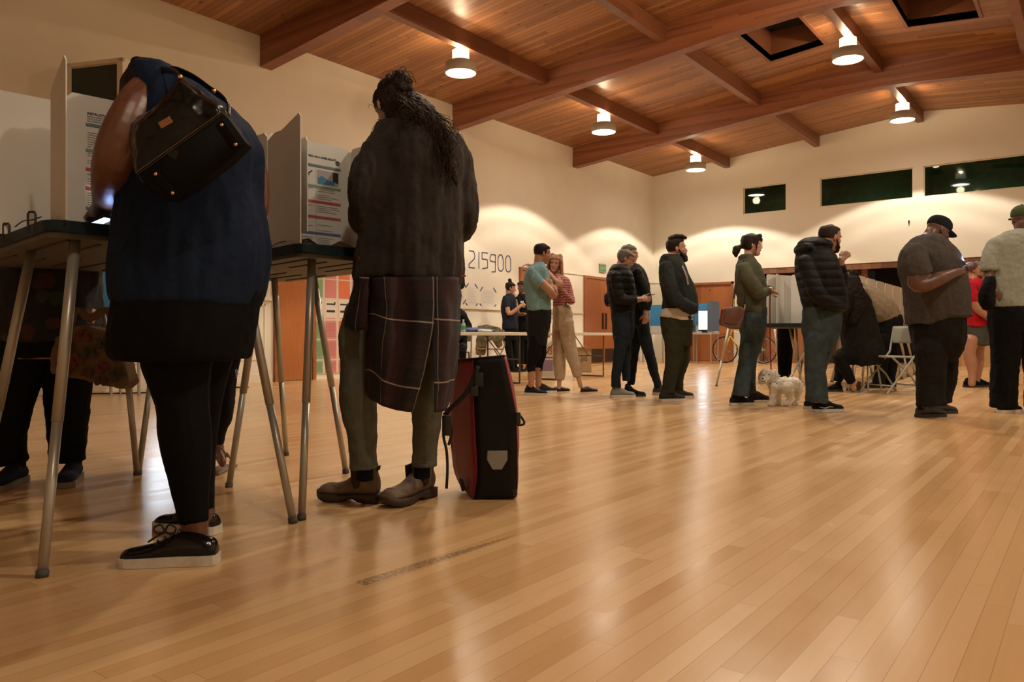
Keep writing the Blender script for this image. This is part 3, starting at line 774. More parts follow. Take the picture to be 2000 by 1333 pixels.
# --- man in the blue tee
P = Person('person', 'man in light blue tee, black shorts over leggings, arms crossed', 8.91, 1052)
P.wear('tee', cloth('light_blue_jersey', (.17, .30, .33), .8, .1, 30, .25, 30), [[(513, 1046, 1062, .09), (519, 1038, 1066, .16), (530, 1026, 1070, .21), (548, 1023, 1073, .20), (570, 1025, 1076, .17), (589, 1027, 1077, .16), (607, 1029, 1077, .165)]],
       [[(1040, 532, -.15, 10.5), (1048, 545, -.20, 11), (1059, 557, -.22, 10.5)], [(1060, 531, .17, 9), (1071, 545, .2, 9), (1077, 556, .2, 9)]], disp=FOLD)
P.wear('shorts', cloth('charcoal_shorts', (.014, .014, .014)), [[(603, 1029, 1077, .16), (630, 1028, 1076, .17), (655, 1030, 1071, .16), (675, 1031, 1068, .15)]], disp=FOLDL, smooth=10)
P.wear('leggings', BLACKC, [], [[(1047, 660, -.07, 14), (1044, 690, -.07, 14), (1038, 710, -.07, 9.5), (1038, 727, -.07, 8)], [(1054, 660, .08, 12), (1056, 690, .08, 12), (1053, 710, .08, 8.5), (1052, 727, .08, 7.5)]], disp=((.05, .004),))
for x, d_ in ((1038, -.07), (1052, .08)): P.limb(P.body, [(x, 720, d_, 8), (x, 738, d_, 6.5), (x-1, 752, d_, 6)])
# forearms crossed over the chest
P.limb(P.body, [(1058, 553, -.22, 8.5), (1076, 571, -.22, 8), (1078, 578, -.16, 8), (1082, 568, .0, 7), (1083, 560, .12, 5.5)])
P.limb(P.body, [(1077, 553, .2, 8), (1081, 572, .18, 7.5), (1084, 576, .06, 7), (1083, 570, -.10, 6), (1078, 562, -.2, 5)])
hand(P.body, P.v(1083, 558, .12), DEPTH*.8+UP*.4, RIGHT, 1, (20, 30, 20)); hand(P.body, P.v(1078, 562, -.18), UP*.9-RIGHT*.4, -DEPTH+RIGHT*.4, 1, (25, 30, 25), -1)
P.head(1059, 495, 0, 22, 12, .98, neck=(1052, 523, 0), neckr=.058)
P.finish(SKINM); P.hair(HAIRK, low=.085, vol=1.15, front=.175); P.glasses(); face_bits(P.T, P.M, P.hs, P.root, (.25, .09, .06))
NS = cloth('dark_sneaker_knit', (.02, .02, .02), .8)
shoe(P, (1069,), (1025,), NS, ground=(772, 773), laces=SOLEW); shoe(P, (1086,), (1047,), NS, ground=(768, 764), laces=SOLEW)

# --- woman in the striped jumper
P = Person('person', 'woman with long reddish hair, red striped jumper and beige trousers', 9.31, 1110)
def stripes(name, a, b_, per, thr=.42, ax=2):
    m, nt, b = nodes(name); tc = nt.nodes.new('ShaderNodeTexCoord'); sx = nt.nodes.new('ShaderNodeSeparateXYZ'); nt.links.new(tc.outputs['Object'], sx.inputs[0])
    nn = N(nt, 'ShaderNodeTexNoise', Scale=9.0); nt.links.new(tc.outputs['Object'], nn.inputs['Vector'])
    z = M3(nt, 'ADD', sx.outputs[ax], M3(nt, 'MULTIPLY', nn.outputs['Fac'], .02))
    f = M3(nt, 'LESS_THAN', M3(nt, 'FRACT', M3(nt, 'DIVIDE', z, per)), thr)
    nt.links.new(MIX(nt, f, a, b_), b.inputs['Base Color']); b.inputs['Roughness'].default_value = .85; return m
STR = stripes('red_striped_knit', (.26, .022, .028), (.42, .22, .20), .030, .62)
P.wear('jumper', STR, [[(536, 1083, 1097, .06), (542, 1076, 1106, .12), (552, 1074, 1111, .13), (572, 1078, 1110, .12), (590, 1080, 1108, .12), (601, 1080, 1108, .125)]],
       [[(1105, 550, -.03, 8), (1112, 572, -.04, 8), (1116, 589, -.10, 7.5), (1108, 581, -.20, 6), (1098, 567, -.24, 5)],
        [(1079, 549, 0, 8), (1074, 540, -.12, 7.5), (1066, 530, -.22, 6.5)],
        [(1079, 549, .05, 7), (1062, 532, .14, 6.5), (1043, 520, .18, 5.5)]], disp=FOLDL)
P.wear('trousers', cloth('beige_linen', (.44, .33, .22), .85), [[(597, 1080, 1110, .12), (610, 1078, 1118, .14), (628, 1079, 1119, .14), (645, 1082, 1119, .13)]],
       [[(1106, 632, -.06, 15), (1110, 665, -.06, 14), (1119, 700, -.06, 11), (1128, 736, -.06, 8.5)], [(1092, 632, .07, 13), (1092, 675, .07, 13), (1093, 712, .07, 12), (1093, 742, .07, 9)]], disp=FOLD)
P.limb(P.body, [(1128, 730, -.06, 5), (1134, 755, -.06, 4)]); P.limb(P.body, [(1093, 738, .07, 5), (1092, 757, .07, 4)])
P.limb(P.body, [(1101, 571, -.22, 4.6), (1093, 560, -.25, 4)]); hand(P.body, P.v(1092, 559, -.25), UP-RIGHT*.2, -DEPTH, .92, (30, 40, 30))
P.limb(P.body, [(1067, 531, -.2, 5), (1078, 541, -.28, 4.4), (1085, 549, -.30, 3.8)]); hand(P.body, P.v(1085, 549, -.30), RIGHT*.6-UP*.4, -DEPTH, .92, (25, 30, 20))
hand(P.body, P.v(1041, 519, .19), -RIGHT+UP*.2, UP, .92, (20, 20, 20))
P.head(1085, 515, -.02, -105, 5, .93, roll=-8, neck=(1090, 541, .02), neckr=.046)
P.finish(SKINL)
def longhair(bm, P):
    T = P.T; s = P.hs
    for sd in (-1, 1):
        sweep(bm, [T(sd*.05, .0, .215), T(sd*.078, .03, .16), T(sd*.088, .02, .09), T(sd*.095, .0, .01), T(sd*.105, -.01, -.09), T(sd*.10, .0, -.16)], [(.03, .03), (.02, .045), (.018, .05), (.022, .05), (.026, .045), (.014, .03)], 12, P.M @ Vector((0, 1, 0)))
    sweep(bm, [T(0, -.07, .18), T(0, -.10, .08), T(0, -.10, -.05), T(0, -.08, -.12)], [(.07, .03), (.085, .03), (.09, .03), (.06, .02)], 14, P.M @ Vector((0, 1, 0)))
P.hair(HAIRR, longhair, low=.06, disp=((.02, .012),)); face_bits(P.T, P.M, P.hs, P.root, (.45, .09, .07), (.15, .07, .03))
FLAT = mat('dark_flat_leather', (.05, .025, .02), .4)
shoe(P, (1166,), (1135,), FLAT, ground=(766, 758), solet=.012, sole=SOLEK, shaft=False, hs=.9); shoe(P, (1112,), (1082,), FLAT, ground=(765, 757), solet=.012, sole=SOLEK, shaft=False, hs=.9)

# --- grey-haired man behind (glasses)
P = Person('person', 'grey haired man with glasses in dark jacket, partly behind the short haired woman', 9.0, 1255)
P.wear('jacket', cloth('black_canvas', (.014, .015, .014), .7), [[(515, 1229, 1246, .09), (521, 1225, 1252, .18), (532, 1222, 1259, .23), (555, 1222, 1267, .23), (580, 1224, 1269, .20), (600, 1226, 1268, .19), (617, 1228, 1266, .19)]],
       [[(1245, 533, -.2, 10), (1256, 560, -.22, 10), (1264, 585, -.22, 9), (1262, 606, -.22, 8)], [(1224, 535, .1, 9), (1202, 560, .1, 9), (1188, 580, .05, 8), (1190, 596, .0, 7)]], disp=FOLD)
P.wear('jeans', JEAND, [[(612, 1232, 1267, .16), (640, 1234, 1268, .16)]], [[(1256, 640, -.06, 13), (1266, 685, -.06, 11), (1277, 725, -.06, 9), (1286, 758, -.06, 8)], [(1244, 640, .08, 13), (1238, 690, .08, 10), (1234, 735, .08, 8), (1232, 752, .08, 8)]], disp=FOLDL, smooth=10)
P.head(1229, 496, 0, 0, 4, .95, neck=(1234, 524, 0), neckr=.060)
P.limb(P.body, [(1262, 600, -.22, 5), (1261, 612, -.22, 4.5)]); hand(P.body, P.v(1261, 611, -.22), -UP, -DEPTH, 1, (20, 30, 30))
P.finish(SKINL); P.hair(HAIRG, low=.09, vol=.7); P.glasses(); face_bits(P.T, P.M, P.hs, P.root, (.3, .13, .1), (.1, .08, .07))
shoe(P, (1294,), (1276,), mat('brown_shoe_leather', (.06, .03, .018), .5), dd_toe=-.1, dd_heel=-.02, L=.28); shoe(P, (1240,), (1222,), BLACKC, dd_toe=-.12, dd_heel=.1, L=.28, sole=SOLEK)

# --- short grey haired woman with phone
P = Person('person', 'short grey haired woman in black quilted jacket looking at her phone', 8.62, 1214)
P.wear('quilted_jacket', PUFF, [[(517, 1196, 1224, .09), (524, 1191, 1230, .16), (540, 1185, 1237, .20), (558, 1185, 1240, .20), (581, 1188, 1243, .17), (601, 1192, 1240, .16), (614, 1194, 1238, .17)]],
       [[(1203, 541, -.19, 11), (1206, 562, -.2, 12), (1212, 583, -.22, 11), (1228, 587, -.25, 9.5), (1245, 585, -.27, 7.5)], [(1222, 541, .17, 10), (1226, 563, .18, 10), (1234, 582, .12, 9), (1250, 585, -.02, 7)]], disp=((.10, .014),))
P.wear('jeans', JEAND, [[(610, 1194, 1239, .16), (636, 1195, 1239, .17), (655, 1197, 1236, .16), (674, 1200, 1231, .14)]],
       [[(1213, 665, -.07, 14), (1208, 700, -.07, 11), (1204, 735, -.07, 9.5), (1203, 757, -.07, 9.5)], [(1221, 665, .08, 12), (1222, 700, .08, 10), (1223, 745, .08, 8)]], disp=FOLDL)
P.head(1221, 506, 0, 5, 22, .93, neck=(1208, 528, 0), neckr=.050)
P.limb(P.body, [(1240, 586, -.26, 6), (1252, 585, -.24, 4.6)]); hand(P.body, P.v(1250, 585, -.24), RIGHT+UP*.1, -DEPTH*.6+UP*.3, .92, (25, 45, 40), -1)
P.limb(P.body, [(1248, 585, .0, 5.5), (1254, 584, -.05, 4.4)]); hand(P.body, P.v(1254, 584, -.05), RIGHT, DEPTH, .92, (30, 50, 40))
P.finish(SKINL); P.hair(HAIRG, low=.04, vol=1.2, disp=((.02, .012),)); P.glasses(); face_bits(P.T, P.M, P.hs, P.root, (.35, .13, .1), (.1, .08, .07))
CV = cloth('grey_canvas', (.20, .20, .18), .8)
shoe(P, (1240,), (1193,), CV, ground=(777, 776), laces=SOLEW, kind='sneaker'); shoe(P, (1242,), (1218,), BLACKC, dd_toe=.1, dd_heel=.1, L=.25, sole=SOLEK)
def phone(label, c, M, cat='phone', on=0.0, col=(.55, .7, 1), wdt=.072, hgt=.148):
    t = thing('phone', label, cat, c)
    bm = NB(); box(bm, -wdt/2, wdt/2, -hgt/2, hgt/2, -.004, .004, M.to_4x4()); bevel(bm, .0035, 2); o = obj('case', bm, mat('phone_black', (.01, .01, .012), .3), t, kw=False)
    bm = NB(); box(bm, -wdt/2+.004, wdt/2-.004, -hgt/2+.008, hgt/2-.008, .004, .0048, M.to_4x4()); obj('screen', bm, emis('phone_screen_%d' % int(on*10), col, on) if on else mat('phone_glass', (.01, .012, .014), .08), t, kw=False)
    return t
def basis(x, y):
    x = Vector(x).normalized(); y = Vector(y); y = (y-x*y.dot(x)).normalized(); return Matrix((x, y, x.cross(y))).transposed()
phone('dark phone in the hand of the short haired woman', P.v(1266, 579, -.20), basis(DEPTH, RIGHT+UP*.35), on=.6)

# --- bearded man in the hoodie
P = Person('person', 'bearded man in dark grey hoodie, white tee hem and olive trousers', 8.15, 1312)
HOOD = cloth('charcoal_fleece_jersey', (.024, .028, .027), .9, .15, 60, .3, 60)
P.wear('hoodie', HOOD, [[(496, 1300, 1322, .07), (501, 1296, 1328, .11), (514, 1290, 1334, .19), (538, 1288, 1345, .22), (558, 1291, 1354, .20), (581, 1295, 1361, .19), (601, 1295, 1363, .19), (613, 1294, 1360, .185)]],
       [[(1300, 522, -.20, 13), (1306, 548, -.23, 13.5), (1316, 578, -.25, 13), (1336, 596, -.24, 12), (1353, 604, -.18, 11)], [(1316, 522, .2, 12), (1330, 552, .22, 12), (1345, 582, .2, 11), (1356, 600, .12, 10)]],
       [((1303, 505, .0), (13, 24, 9)), ((1297, 512, .03), (10, 26, 10))], disp=FOLD)
P.wear('tee', cloth('white_tee', (.60, .56, .52), .85), [[(603, 1293, 1356, .19), (611, 1291.5, 1356, .192), (619, 1291, 1352, .190), (626, 1310, 1352, .185)]], body=False, vox=.007)
P.wear('trousers', cloth('olive_black_twill', (.030, .032, .018), .85), [[(612, 1293, 1352, .17), (630, 1292, 1352, .185), (650, 1294, 1350, .18), (675, 1298, 1348, .16)]],
       [[(1316, 665, -.08, 19), (1317, 700, -.08, 17), (1310, 732, -.08, 14), (1305, 758, -.08, 12.5), (1304, 768, -.08, 13)], [(1330, 665, .09, 17), (1332, 700, .09, 15), (1323, 735, .09, 12), (1321, 762, .09, 12)]], disp=FOLD)
P.head(1321, 486, 0, 0, -3, 1.02, neck=(1312, 512, 0), neckr=.062)
P.finish(SKINL)
def quiff(bm, P):
    T = P.T
    sweep(bm, [T(0, -.06, .225), T(0, .0, .242), T(0, .06, .240), T(0, .10, .222)], [(.055, .025), (.065, .028), (.062, .026), (.045, .018)], 14, P.M @ Vector((0, 0, 1)))
P.hair(HAIRB, quiff, low=.085, vol=.75, front=.18)
bm = NB(); T = P.T; s = P.hs
for z, y, rx, ry, rz in ((.045, .045, .060, .055, .030), (.022, .070, .046, .045, .034), (-.005, .085, .032, .032, .028)): ball(bm, T(0, y, z), (rx, ry, rz), P.M)
for sd in (-1, 1): sweep(bm, [T(sd*.072, .01, .10), T(sd*.070, .03, .065), T(sd*.052, .06, .04)], [.009, .013, .018], 10)
sweep(bm, [T(-.026, .094, .058), T(0, .104, .068), T(.026, .094, .058)], [.005, .007, .005], 8)
fuse('beard', bm, mat('dark_beard', (.028, .014, .009), .7, bump=.6, bscale=200), P.root, .006, 2, ((.015, .008),))
face_bits(P.T, P.M, P.hs, P.root, (.35, .14, .1))
bm = NB()
for dx in (0, 2): sweep(bm, smooth_path([P.v(1327+dx, 512, -.13), P.v(1334+dx, 525, -.20), P.v(1340+dx, 540, -.215), P.v(1343+dx, 556, -.205)], 3), [.0035]*10, 6)
obj('drawstring', bm, cloth('white_cord', (.5, .47, .42), .8), P.root, True)
SK = cloth('grey_suede', (.028, .026, .023), .8)
shoe(P, (1337,), (1289,), SK, ground=(785, 783), laces=SOLEW); shoe(P, (1353,), (1313,), SK, ground=(779, 776))

# --- woman in the olive jacket
P = Person('person', 'woman with dark ponytail and glasses in olive jacket and jeans', 7.61, 1452)
P.wear('jacket', cloth('olive_canvas', (.078, .082, .052), .8, .12, 14, .3, 30), [[(501, 1450, 1468, .08), (506, 1444, 1472, .13), (518, 1439, 1481, .18), (541, 1437, 1490, .19), (562, 1438, 1494, .18), (582, 1440, 1495, .17), (597, 1441, 1495, .175), (610, 1452, 1492, .175), (621, 1466, 1490, .15)]],
       [[(1453, 526, -.17, 13), (1464, 546, -.21, 13), (1482, 571, -.23, 12), (1492, 574, -.22, 10), (1502, 566, -.18, 7.5)], [(1466, 526, .17, 12), (1480, 548, .18, 12), (1494, 570, .14, 10), (1503, 565, .0, 8)]],
       [((1457, 503, 0), (14, 22, 6))], disp=FOLD)
P.wear('jeans', JEAN, [[(600, 1450, 1496, .16), (620, 1448, 1495, .18), (640, 1447, 1493, .18), (664, 1448, 1488, .16), (690, 1444, 1483, .15)]],
       [[(1463, 680, -.07, 17), (1456, 712, -.07, 15), (1450, 745, -.07, 15), (1447, 774, -.07, 17)], [(1468, 680, .08, 16), (1463, 712, .08, 14), (1461, 745, .08, 13.5), (1463, 768, .08, 15)]], disp=FOLDL)
P.head(1468, 478, 0, -2, 2, .94, neck=(1460, 508, 0), neckr=.046)
P.limb(P.body, [(1500, 567, -.17, 5.5), (1506, 565, -.12, 4.6)]); hand(P.body, P.v(1504, 566, -.12), RIGHT*.7+DEPTH*.4-UP*.2, UP-DEPTH*.3, .9, (35, 50, 40))
P.finish(SKINL)
def pony(bm, P):
    T = P.T
    sweep(bm, [T(0, -.09, .10), T(0, -.125, .085), T(0, -.155, .07), T(0, -.165, .02), T(0, -.16, -.015)], [(.03, .03), (.022, .022), (.042, .042), (.035, .035), (.014, .014)], 12)
    sweep(bm, [T(-.055, .06, .20), T(0, .085, .205), T(.055, .06, .20)], [.025, .028, .025], 10)
    sweep(bm, [T(-.06, .086, .168), T(0, .103, .158), T(.06, .086, .168)], [.014, .016, .014], 10)
    for sd in (-1, 1): sweep(bm, [T(sd*.07, .05, .17), T(sd*.078, .035, .11), T(sd*.074, .028, .05), T(sd*.065, .03, -.01)], [.014, .011, .007, .004], 8)
P.hair(HAIRB, pony, low=.055, vol=1.5, front=.162, disp=((.02, .010),)); P.glasses(mat('gold_wire', (.5, .36, .15), .3, 1)); face_bits(P.T, P.M, P.hs, P.root, (.45, .15, .12))
SL = cloth('black_slipon', (.014, .013, .013), .85)
shoe(P, (1472,), (1427,), SL, ground=(793, 791)); shoe(P, (1507,), (1462,), SL, ground=(787, 783))
WOMAN = P
# her brown bag
t = thing('shoulder_bag', 'brown leather shoulder bag hanging at the hip of the woman in olive', 'bag', P.v(1432, 645, -.2))
BRL = mat('brown_leather', (.115, .042, .026), .45, var=.2, vscale=20, bump=.3, bscale=60)
bm = NB()
pl = [(1414, 602), (1444, 598), (1457, 604), (1452, 624), (1445, 644), (1428, 643), (1409, 636), (1408, 628)]
prism(bm, [pt(x, y, P.D-.30) for x, y in pl], DEPTH*.09)
bevel(bm, .015, 3)
fuse('pouch', bm, BRL, t, .005, 3, ((.05, .008),))
bm = NB(); prism(bm, [pt(x, y, P.D-.312) for x, y in [(1418, 603), (1444, 599), (1448, 606), (1440, 632), (1428, 634), (1414, 630)]], DEPTH*.014); bevel(bm, .004); fl = obj('flap', bm, BRL, t, True)
bm = NB(); sweep(bm, [pt(1424, 606, P.D-.316), pt(1418, 626, P.D-.316)], [.002]*2, 6); obj('zip', bm, BRASS, fl)
bm = NB(); sweep(bm, smooth_path([pt(1432, 602, P.D-.26), pt(1434, 580, P.D-.235), pt(1438, 550, P.D-.225), pt(1446, 520, P.D-.19), pt(1455, 506, P.D-.08)], 4), [(.011, .003)]*17, 8, DEPTH, False); obj('strap', bm, mat('dark_strap', (.02, .014, .012), .6), t, True)
bm = NB(); sweep(bm, [pt(1434, 585, P.D-.25), pt(1432, 602, P.D-.28)], [.007, .007], 8); sweep(bm, [pt(1455, 596, P.D-.26), pt(1454, 606, P.D-.28)], [.006, .006], 8); obj('buckle', bm, BRASS, t, True)

# --- man in the black quilted jacket
P = Person('person', 'man in hooded black quilted jacket and jeans raising his fist', 6.95, 1608)
P.wear('quilted_jacket', PUFF, [[(480, 1566, 1614, .10), (490, 1560, 1621, .17), (505, 1557, 1629, .22), (527, 1558, 1636, .24), (553, 1561, 1645, .23), (582, 1567, 1651, .21), (600, 1571, 1652, .20), (608, 1574, 1650, .20)]],
       [[(1572, 512, -.20, 15), (1584, 545, -.23, 16), (1602, 580, -.26, 15), (1628, 597, -.2, 13), (1646, 596, -.1, 11)],
        [(1622, 512, .15, 14), (1637, 542, .16, 14), (1645, 556, .12, 12), (1644, 535, .05, 11), (1642, 516, .02, 9)]],
       [((1588, 478, .0), (30, 34, 15)), ((1570, 487, 0), (15, 40, 13)), ((1607, 482, 0), (14, 36, 14))], disp=((.10, .018),))
P.wear('jeans', JEAN, [[(600, 1571, 1641, .18), (620, 1569, 1640, .19), (645, 1570, 1637, .19), (672, 1574, 1629, .16), (688, 1584, 1618, .10)]],
       [[(1594, 665, -.09, 22), (1593, 700, -.09, 20), (1594, 740, -.09, 19), (1597, 778, -.09, 18), (1597, 787, -.09, 18)], [(1610, 665, .10, 20), (1604, 700, .10, 18), (1593, 740, .10, 16), (1586, 784, .10, 14)]], disp=FOLD)
P.head(1621, 465, -.02, 22, 8, 1.04, neck=(1606, 492, 0), neckr=.063)
P.limb(P.body, [(1642, 520, .02, 7.5), (1643, 508, .0, 6.5)]); hand(P.body, P.v(1643, 508, 0), UP*.75+RIGHT*.65, -DEPTH*.6+UP*.4-RIGHT*.3, 1.02, (55, 75, 50), -1)
P.finish(SKINM); P.hair(HAIRB, low=.10, vol=.45, front=.178)
bm = NB(); T = P.T
for z, y, rx, ry, rz in ((.040, .045, .058, .052, .026), (.018, .066, .046, .042, .028)): ball(bm, T(0, y, z), (rx, ry, rz), P.M)
for sd in (-1, 1): sweep(bm, [T(sd*.072, .01, .10), T(sd*.070, .03, .06), T(sd*.052, .06, .035)], [.007, .011, .015], 10)
fuse('beard', bm, mat('dark_beard', (.028, .014, .009), .7), P.root, .006, 2, ((.015, .006),))
face_bits(P.T, P.M, P.hs, P.root)
SW = mat('white_stripe', (.6, .58, .52), .6)
shoe(P, (1651,), (1588,), cloth('black_skate_canvas', (.012, .011, .011), .8), ground=(806, 804), stripe=SW, laces=SOLEW); shoe(P, (1612,), (1573,), cloth('black_skate_canvas', (.012, .011, .011)), ground=(795, 796), L=.27)

# --- man in the black cap
P = Person('person', 'heavy man in black cap and grey brown tee looking down at a phone', 6.52, 1830)
P.wear('tee', cloth('brown_grey_jersey', (.060, .052, .047), .85, .12, 40, .3, 30), [[(458, 1797, 1824, .09), (464, 1788, 1834, .15), (484, 1770, 1855, .22), (503, 1764, 1868, .26), (527, 1763, 1874, .27), (553, 1768, 1880, .26), (587, 1773, 1885, .27), (612, 1775, 1886, .26), (620, 1775, 1885, .25), (634, 1778, 1812, .18)]],
       [[(1786, 497, -.24, 23), (1790, 520, -.29, 24), (1800, 541, -.31, 22)], [(1840, 497, .2, 20), (1855, 520, .24, 19), (1866, 534, .24, 17)]], disp=FOLD)
P.wear('trousers', cloth('black_twill', (.011, .010, .009), .85), [[(612, 1782, 1875, .23), (640, 1785, 1876, .24), (668, 1789, 1875, .23), (690, 1793, 1870, .19), (706, 1806, 1856, .12)]],
       [[(1818, 685, -.10, 27), (1820, 725, -.10, 26), (1818, 765, -.10, 24), (1820, 792, -.10, 26)], [(1848, 685, .11, 24), (1845, 725, .11, 22), (1841, 765, .11, 18), (1841, 786, .11, 17)]], disp=FOLD)
P.limb(P.body, [(1796, 536, -.31, 17), (1790, 553, -.31, 16), (1806, 556, -.33, 15), (1835, 545, -.34, 13), (1862, 534, -.30, 9.5), (1876, 531, -.24, 8.5)])
hand(P.body, P.v(1866, 533, -.26), RIGHT*.8+UP*.15+DEPTH*.5, -DEPTH*.5-UP*.6, 1.08, (30, 50, 40), 1)
P.limb(P.body, [(1862, 530, .24, 13), (1870, 546, .2, 12), (1878, 540, .05, 9), (1881, 532, -.05, 7.5)]); hand(P.body, P.v(1880, 532, -.05), RIGHT*.2+UP*.2-DEPTH, -UP, 1.05, (25, 40, 35))
P.head(1832, 450, 0, 6, 26, 1.02, neck=(1808, 474, 0), neckr=.068)
P.finish(SKIND); face_bits(P.T, P.M, P.hs, P.root, (.10, .04, .03), closed=True)
def cap(P, m, off=0.0, rz=.0):
    T = P.T; s = P.hs; bm = NB(); rings = []; n = 28
    for z, f, b_, hw in ((.135, .098, .106, .083), (.150, .101, .110, .086), (.175, .099, .110, .085), (.200, .088, .100, .078), (.222, .062, .078, .060), (.236, .028, .042, .032), (.240, .002, .010, .006)):
        rings.append([bm.verts.new(T(hw*math.cos(2*PI*i/n), (f if math.sin(2*PI*i/n) > 0 else b_)*math.sin(2*PI*i/n), z)) for i in range(n)])
    ring_faces(bm, rings)
    c_ = fuse('cap', bm, m, P.root, .005, 2)
    bm = NB(); top = []; bot = []
    for i in range(13):
        a = PI*i/12; x = .078*math.cos(a); y = .072+.092*math.sin(a)
        z = .148-.020*math.sin(a)-.018*abs(math.cos(a))**2
        top.append(bm.verts.new(T(x, y, z+.004))); bot.append(bm.verts.new(T(x, y, z)))
    bm.faces.new(top); bm.faces.new(bot[::-1])
    for i in range(13): bm.faces.new([top[i], top[(i+1) % 13], bot[(i+1) % 13], bot[i]])
    sub('brim', bm, m, c_, P.root, False)
    bm = NB(); ball(bm, T(0, 0, .243), (.008, .008, .004), P.M); sub('button', bm, m, c_, P.root)
    return c_
cap(P, cloth('black_cap_cotton', (.008, .008, .008), .8))
BOOTK = mat('black_boot_leather', (.012, .011, .010), .45)
shoe(P, (1860,), (1791,), BOOTK, ground=(816, 813), sole=SOLEK, high=.02, L=.30); shoe(P, (1877,), (1820,), BOOTK, ground=(809, 806), sole=SOLEK, L=.29)
phone('lit phone held close by the man in the black cap', P.v(1880, 519, -.20), basis(DEPTH, RIGHT*.5+UP*.2), on=2.2, col=(.45, .5, 1))
L = bpy.data.lights.new('phone_glow', 'AREA'); L.energy = 2.2; L.color = (.45, .5, 1); L.size = .08; lo = bpy.data.objects.new('phone_glow', L); lo.location = P.v(1880, 511, -.20)
lo.rotation_euler = (P.v(1840, 470, -.1)-Vector(lo.location)).to_track_quat('-Z', 'Y').to_euler(); COL.objects.link(lo)

# --- man in the green cap at the right edge
P = Person('person', 'man in green cap and pale grey tee seen from behind at the right edge', 6.91, 1992)
P.wear('tee', cloth('pale_grey_jersey', (.25, .25, .20), .85, .1, 40, .3, 24), [[(447, 1978, 2014, .07), (453, 1965, 2028, .10), (464, 1945, 2046, .14), (484, 1935, 2056, .16), (520, 1935, 2056, .16), (560, 1935, 2055, .155), (590, 1932, 2056, .16), (600, 1931, 2057, .16)]],
       [[(1944, 478, 0, 17), (1934, 505, 0, 17), (1933, 530, -.02, 16)], [(2046, 478, 0, 17), (2056, 505, 0, 17), (2060, 530, 0, 16)]], disp=FOLD)
P.wear('trousers', BLACKC, [[(592, 1933, 2055, .15), (620, 1932, 2057, .17), (650, 1934, 2056, .17)]], [[(1964, 650, 0, 31), (1962, 700, 0, 27), (1960, 750, 0, 24), (1960, 797, 0, 24)], [(2024, 650, 0, 31), (2026, 700, 0, 27), (2028, 750, 0, 24), (2028, 797, 0, 24)]], disp=FOLD, smooth=10)
P.limb(P.body, [(1933, 525, -.02, 11), (1931, 545, -.03, 10.5), (1934, 566, -.12, 9), (1942, 572, -.2, 8)]); hand(P.body, P.v(1940, 571, -.2), RIGHT*.6-UP*.3+DEPTH*.1, -DEPTH, 1, (30, 40, 30))
P.limb(P.body, [(2060, 525, 0, 11), (2062, 560, 0, 10), (2060, 590, 0, 8)]); hand(P.body, P.v(2060, 590, 0), -UP, RIGHT, 1)
P.head(1996, 428, 0, 75, 0, 1.03, neck=(1996, 458, 0), neckr=.066)
P.finish(SKIND); cap(P, cloth('green_cap_cotton', (.045, .06, .025), .8)); face_bits(P.T, P.M, P.hs, P.root, (.10, .04, .03))
shoe(P, (1984,), (1952,), BLACKC, dd_toe=.02, dd_heel=-.08, L=.29, shaft=False); shoe(P, (2040,), (2020,), BLACKC, dd_toe=.1, dd_heel=-.1, L=.29, shaft=False)
t = thing('folded_jacket', 'black jacket draped over the forearm of the man in the green cap', 'jacket', P.v(1926, 604, -.2))
bm = NB(); P.rows(bm, [(540, 1930, 1943, .05, -.22), (552, 1922, 1944, .07, -.22), (575, 1914, 1942, .08, -.22), (592, 1916, 1940, .08, -.22), (605, 1924, 1936, .05, -.22)])
fuse('folded_cloth', bm, BLACKC, t, .008, 3, FOLD)

# --- man in the red tee
P = Person('person', 'man in red tee and grey shorts turning back with a smile', 10.23, 1905)
P.wear('tee', cloth('red_jersey', (.42, .012, .022), .85), [[(543, 1893, 1908, .07), (548, 1886, 1916, .13), (560, 1883, 1926, .19), (575, 1885, 1928, .19), (600, 1881, 1928, .19), (620, 1878, 1929, .20), (638, 1877, 1930, .20)]],
       [[(1895, 560, -.18, 10), (1901, 578, -.22, 10.5), (1906, 590, -.23, 10)], [(1918, 560, .15, 9), (1926, 578, .17, 9)]], disp=FOLD)
P.wear('shorts', cloth('grey_green_shorts', (.06, .062, .05)), [[(632, 1880, 1929, .18), (650, 1879, 1931, .20), (675, 1881, 1931, .20)]], disp=FOLDL, smooth=10)
P.limb(P.body, [(1903, 588, -.23, 8), (1910, 604, -.25, 7.5), (1924, 616, -.27, 6), (1933, 624, -.25, 5)]); hand(P.body, P.v(1933, 624, -.25), RIGHT-UP*.4, -DEPTH, 1, (30, 40, 30))
P.limb(P.body, [(1926, 575, .17, 8), (1933, 598, .15, 7), (1940, 612, .1, 5.5)]); hand(P.body, P.v(1940, 612, .1), RIGHT-UP*.4, -DEPTH, 1)
P.limb(P.body, [(1897, 665, -.1, 13.5), (1893, 690, -.1, 11), (1897, 708, -.1, 11), (1899, 728, -.1, 7.5), (1898, 750, -.1, 6.5)])
P.limb(P.body, [(1912, 665, .1, 12), (1911, 690, .1, 10), (1911, 708, .1, 10), (1908, 740, .1, 6.5), (1907, 748, .1, 6)])
P.head(1908, 528, 0, -50, 2, 1.0, neck=(1902, 552, 0), neckr=.060)
P.finish(SKINM); P.hair(HAIRG, low=.09, vol=.7, front=.175); face_bits(P.T, P.M, P.hs, P.root)
bm = NB(); T = P.T
for z, y, rx, ry, rz in ((.036, .045, .056, .050, .022), (.018, .064, .040, .036, .018)): ball(bm, T(0, y, z), (rx, ry, rz), P.M)
fuse('beard', bm, mat('stubble', (.10, .05, .035), .7), P.root, .006, 2)
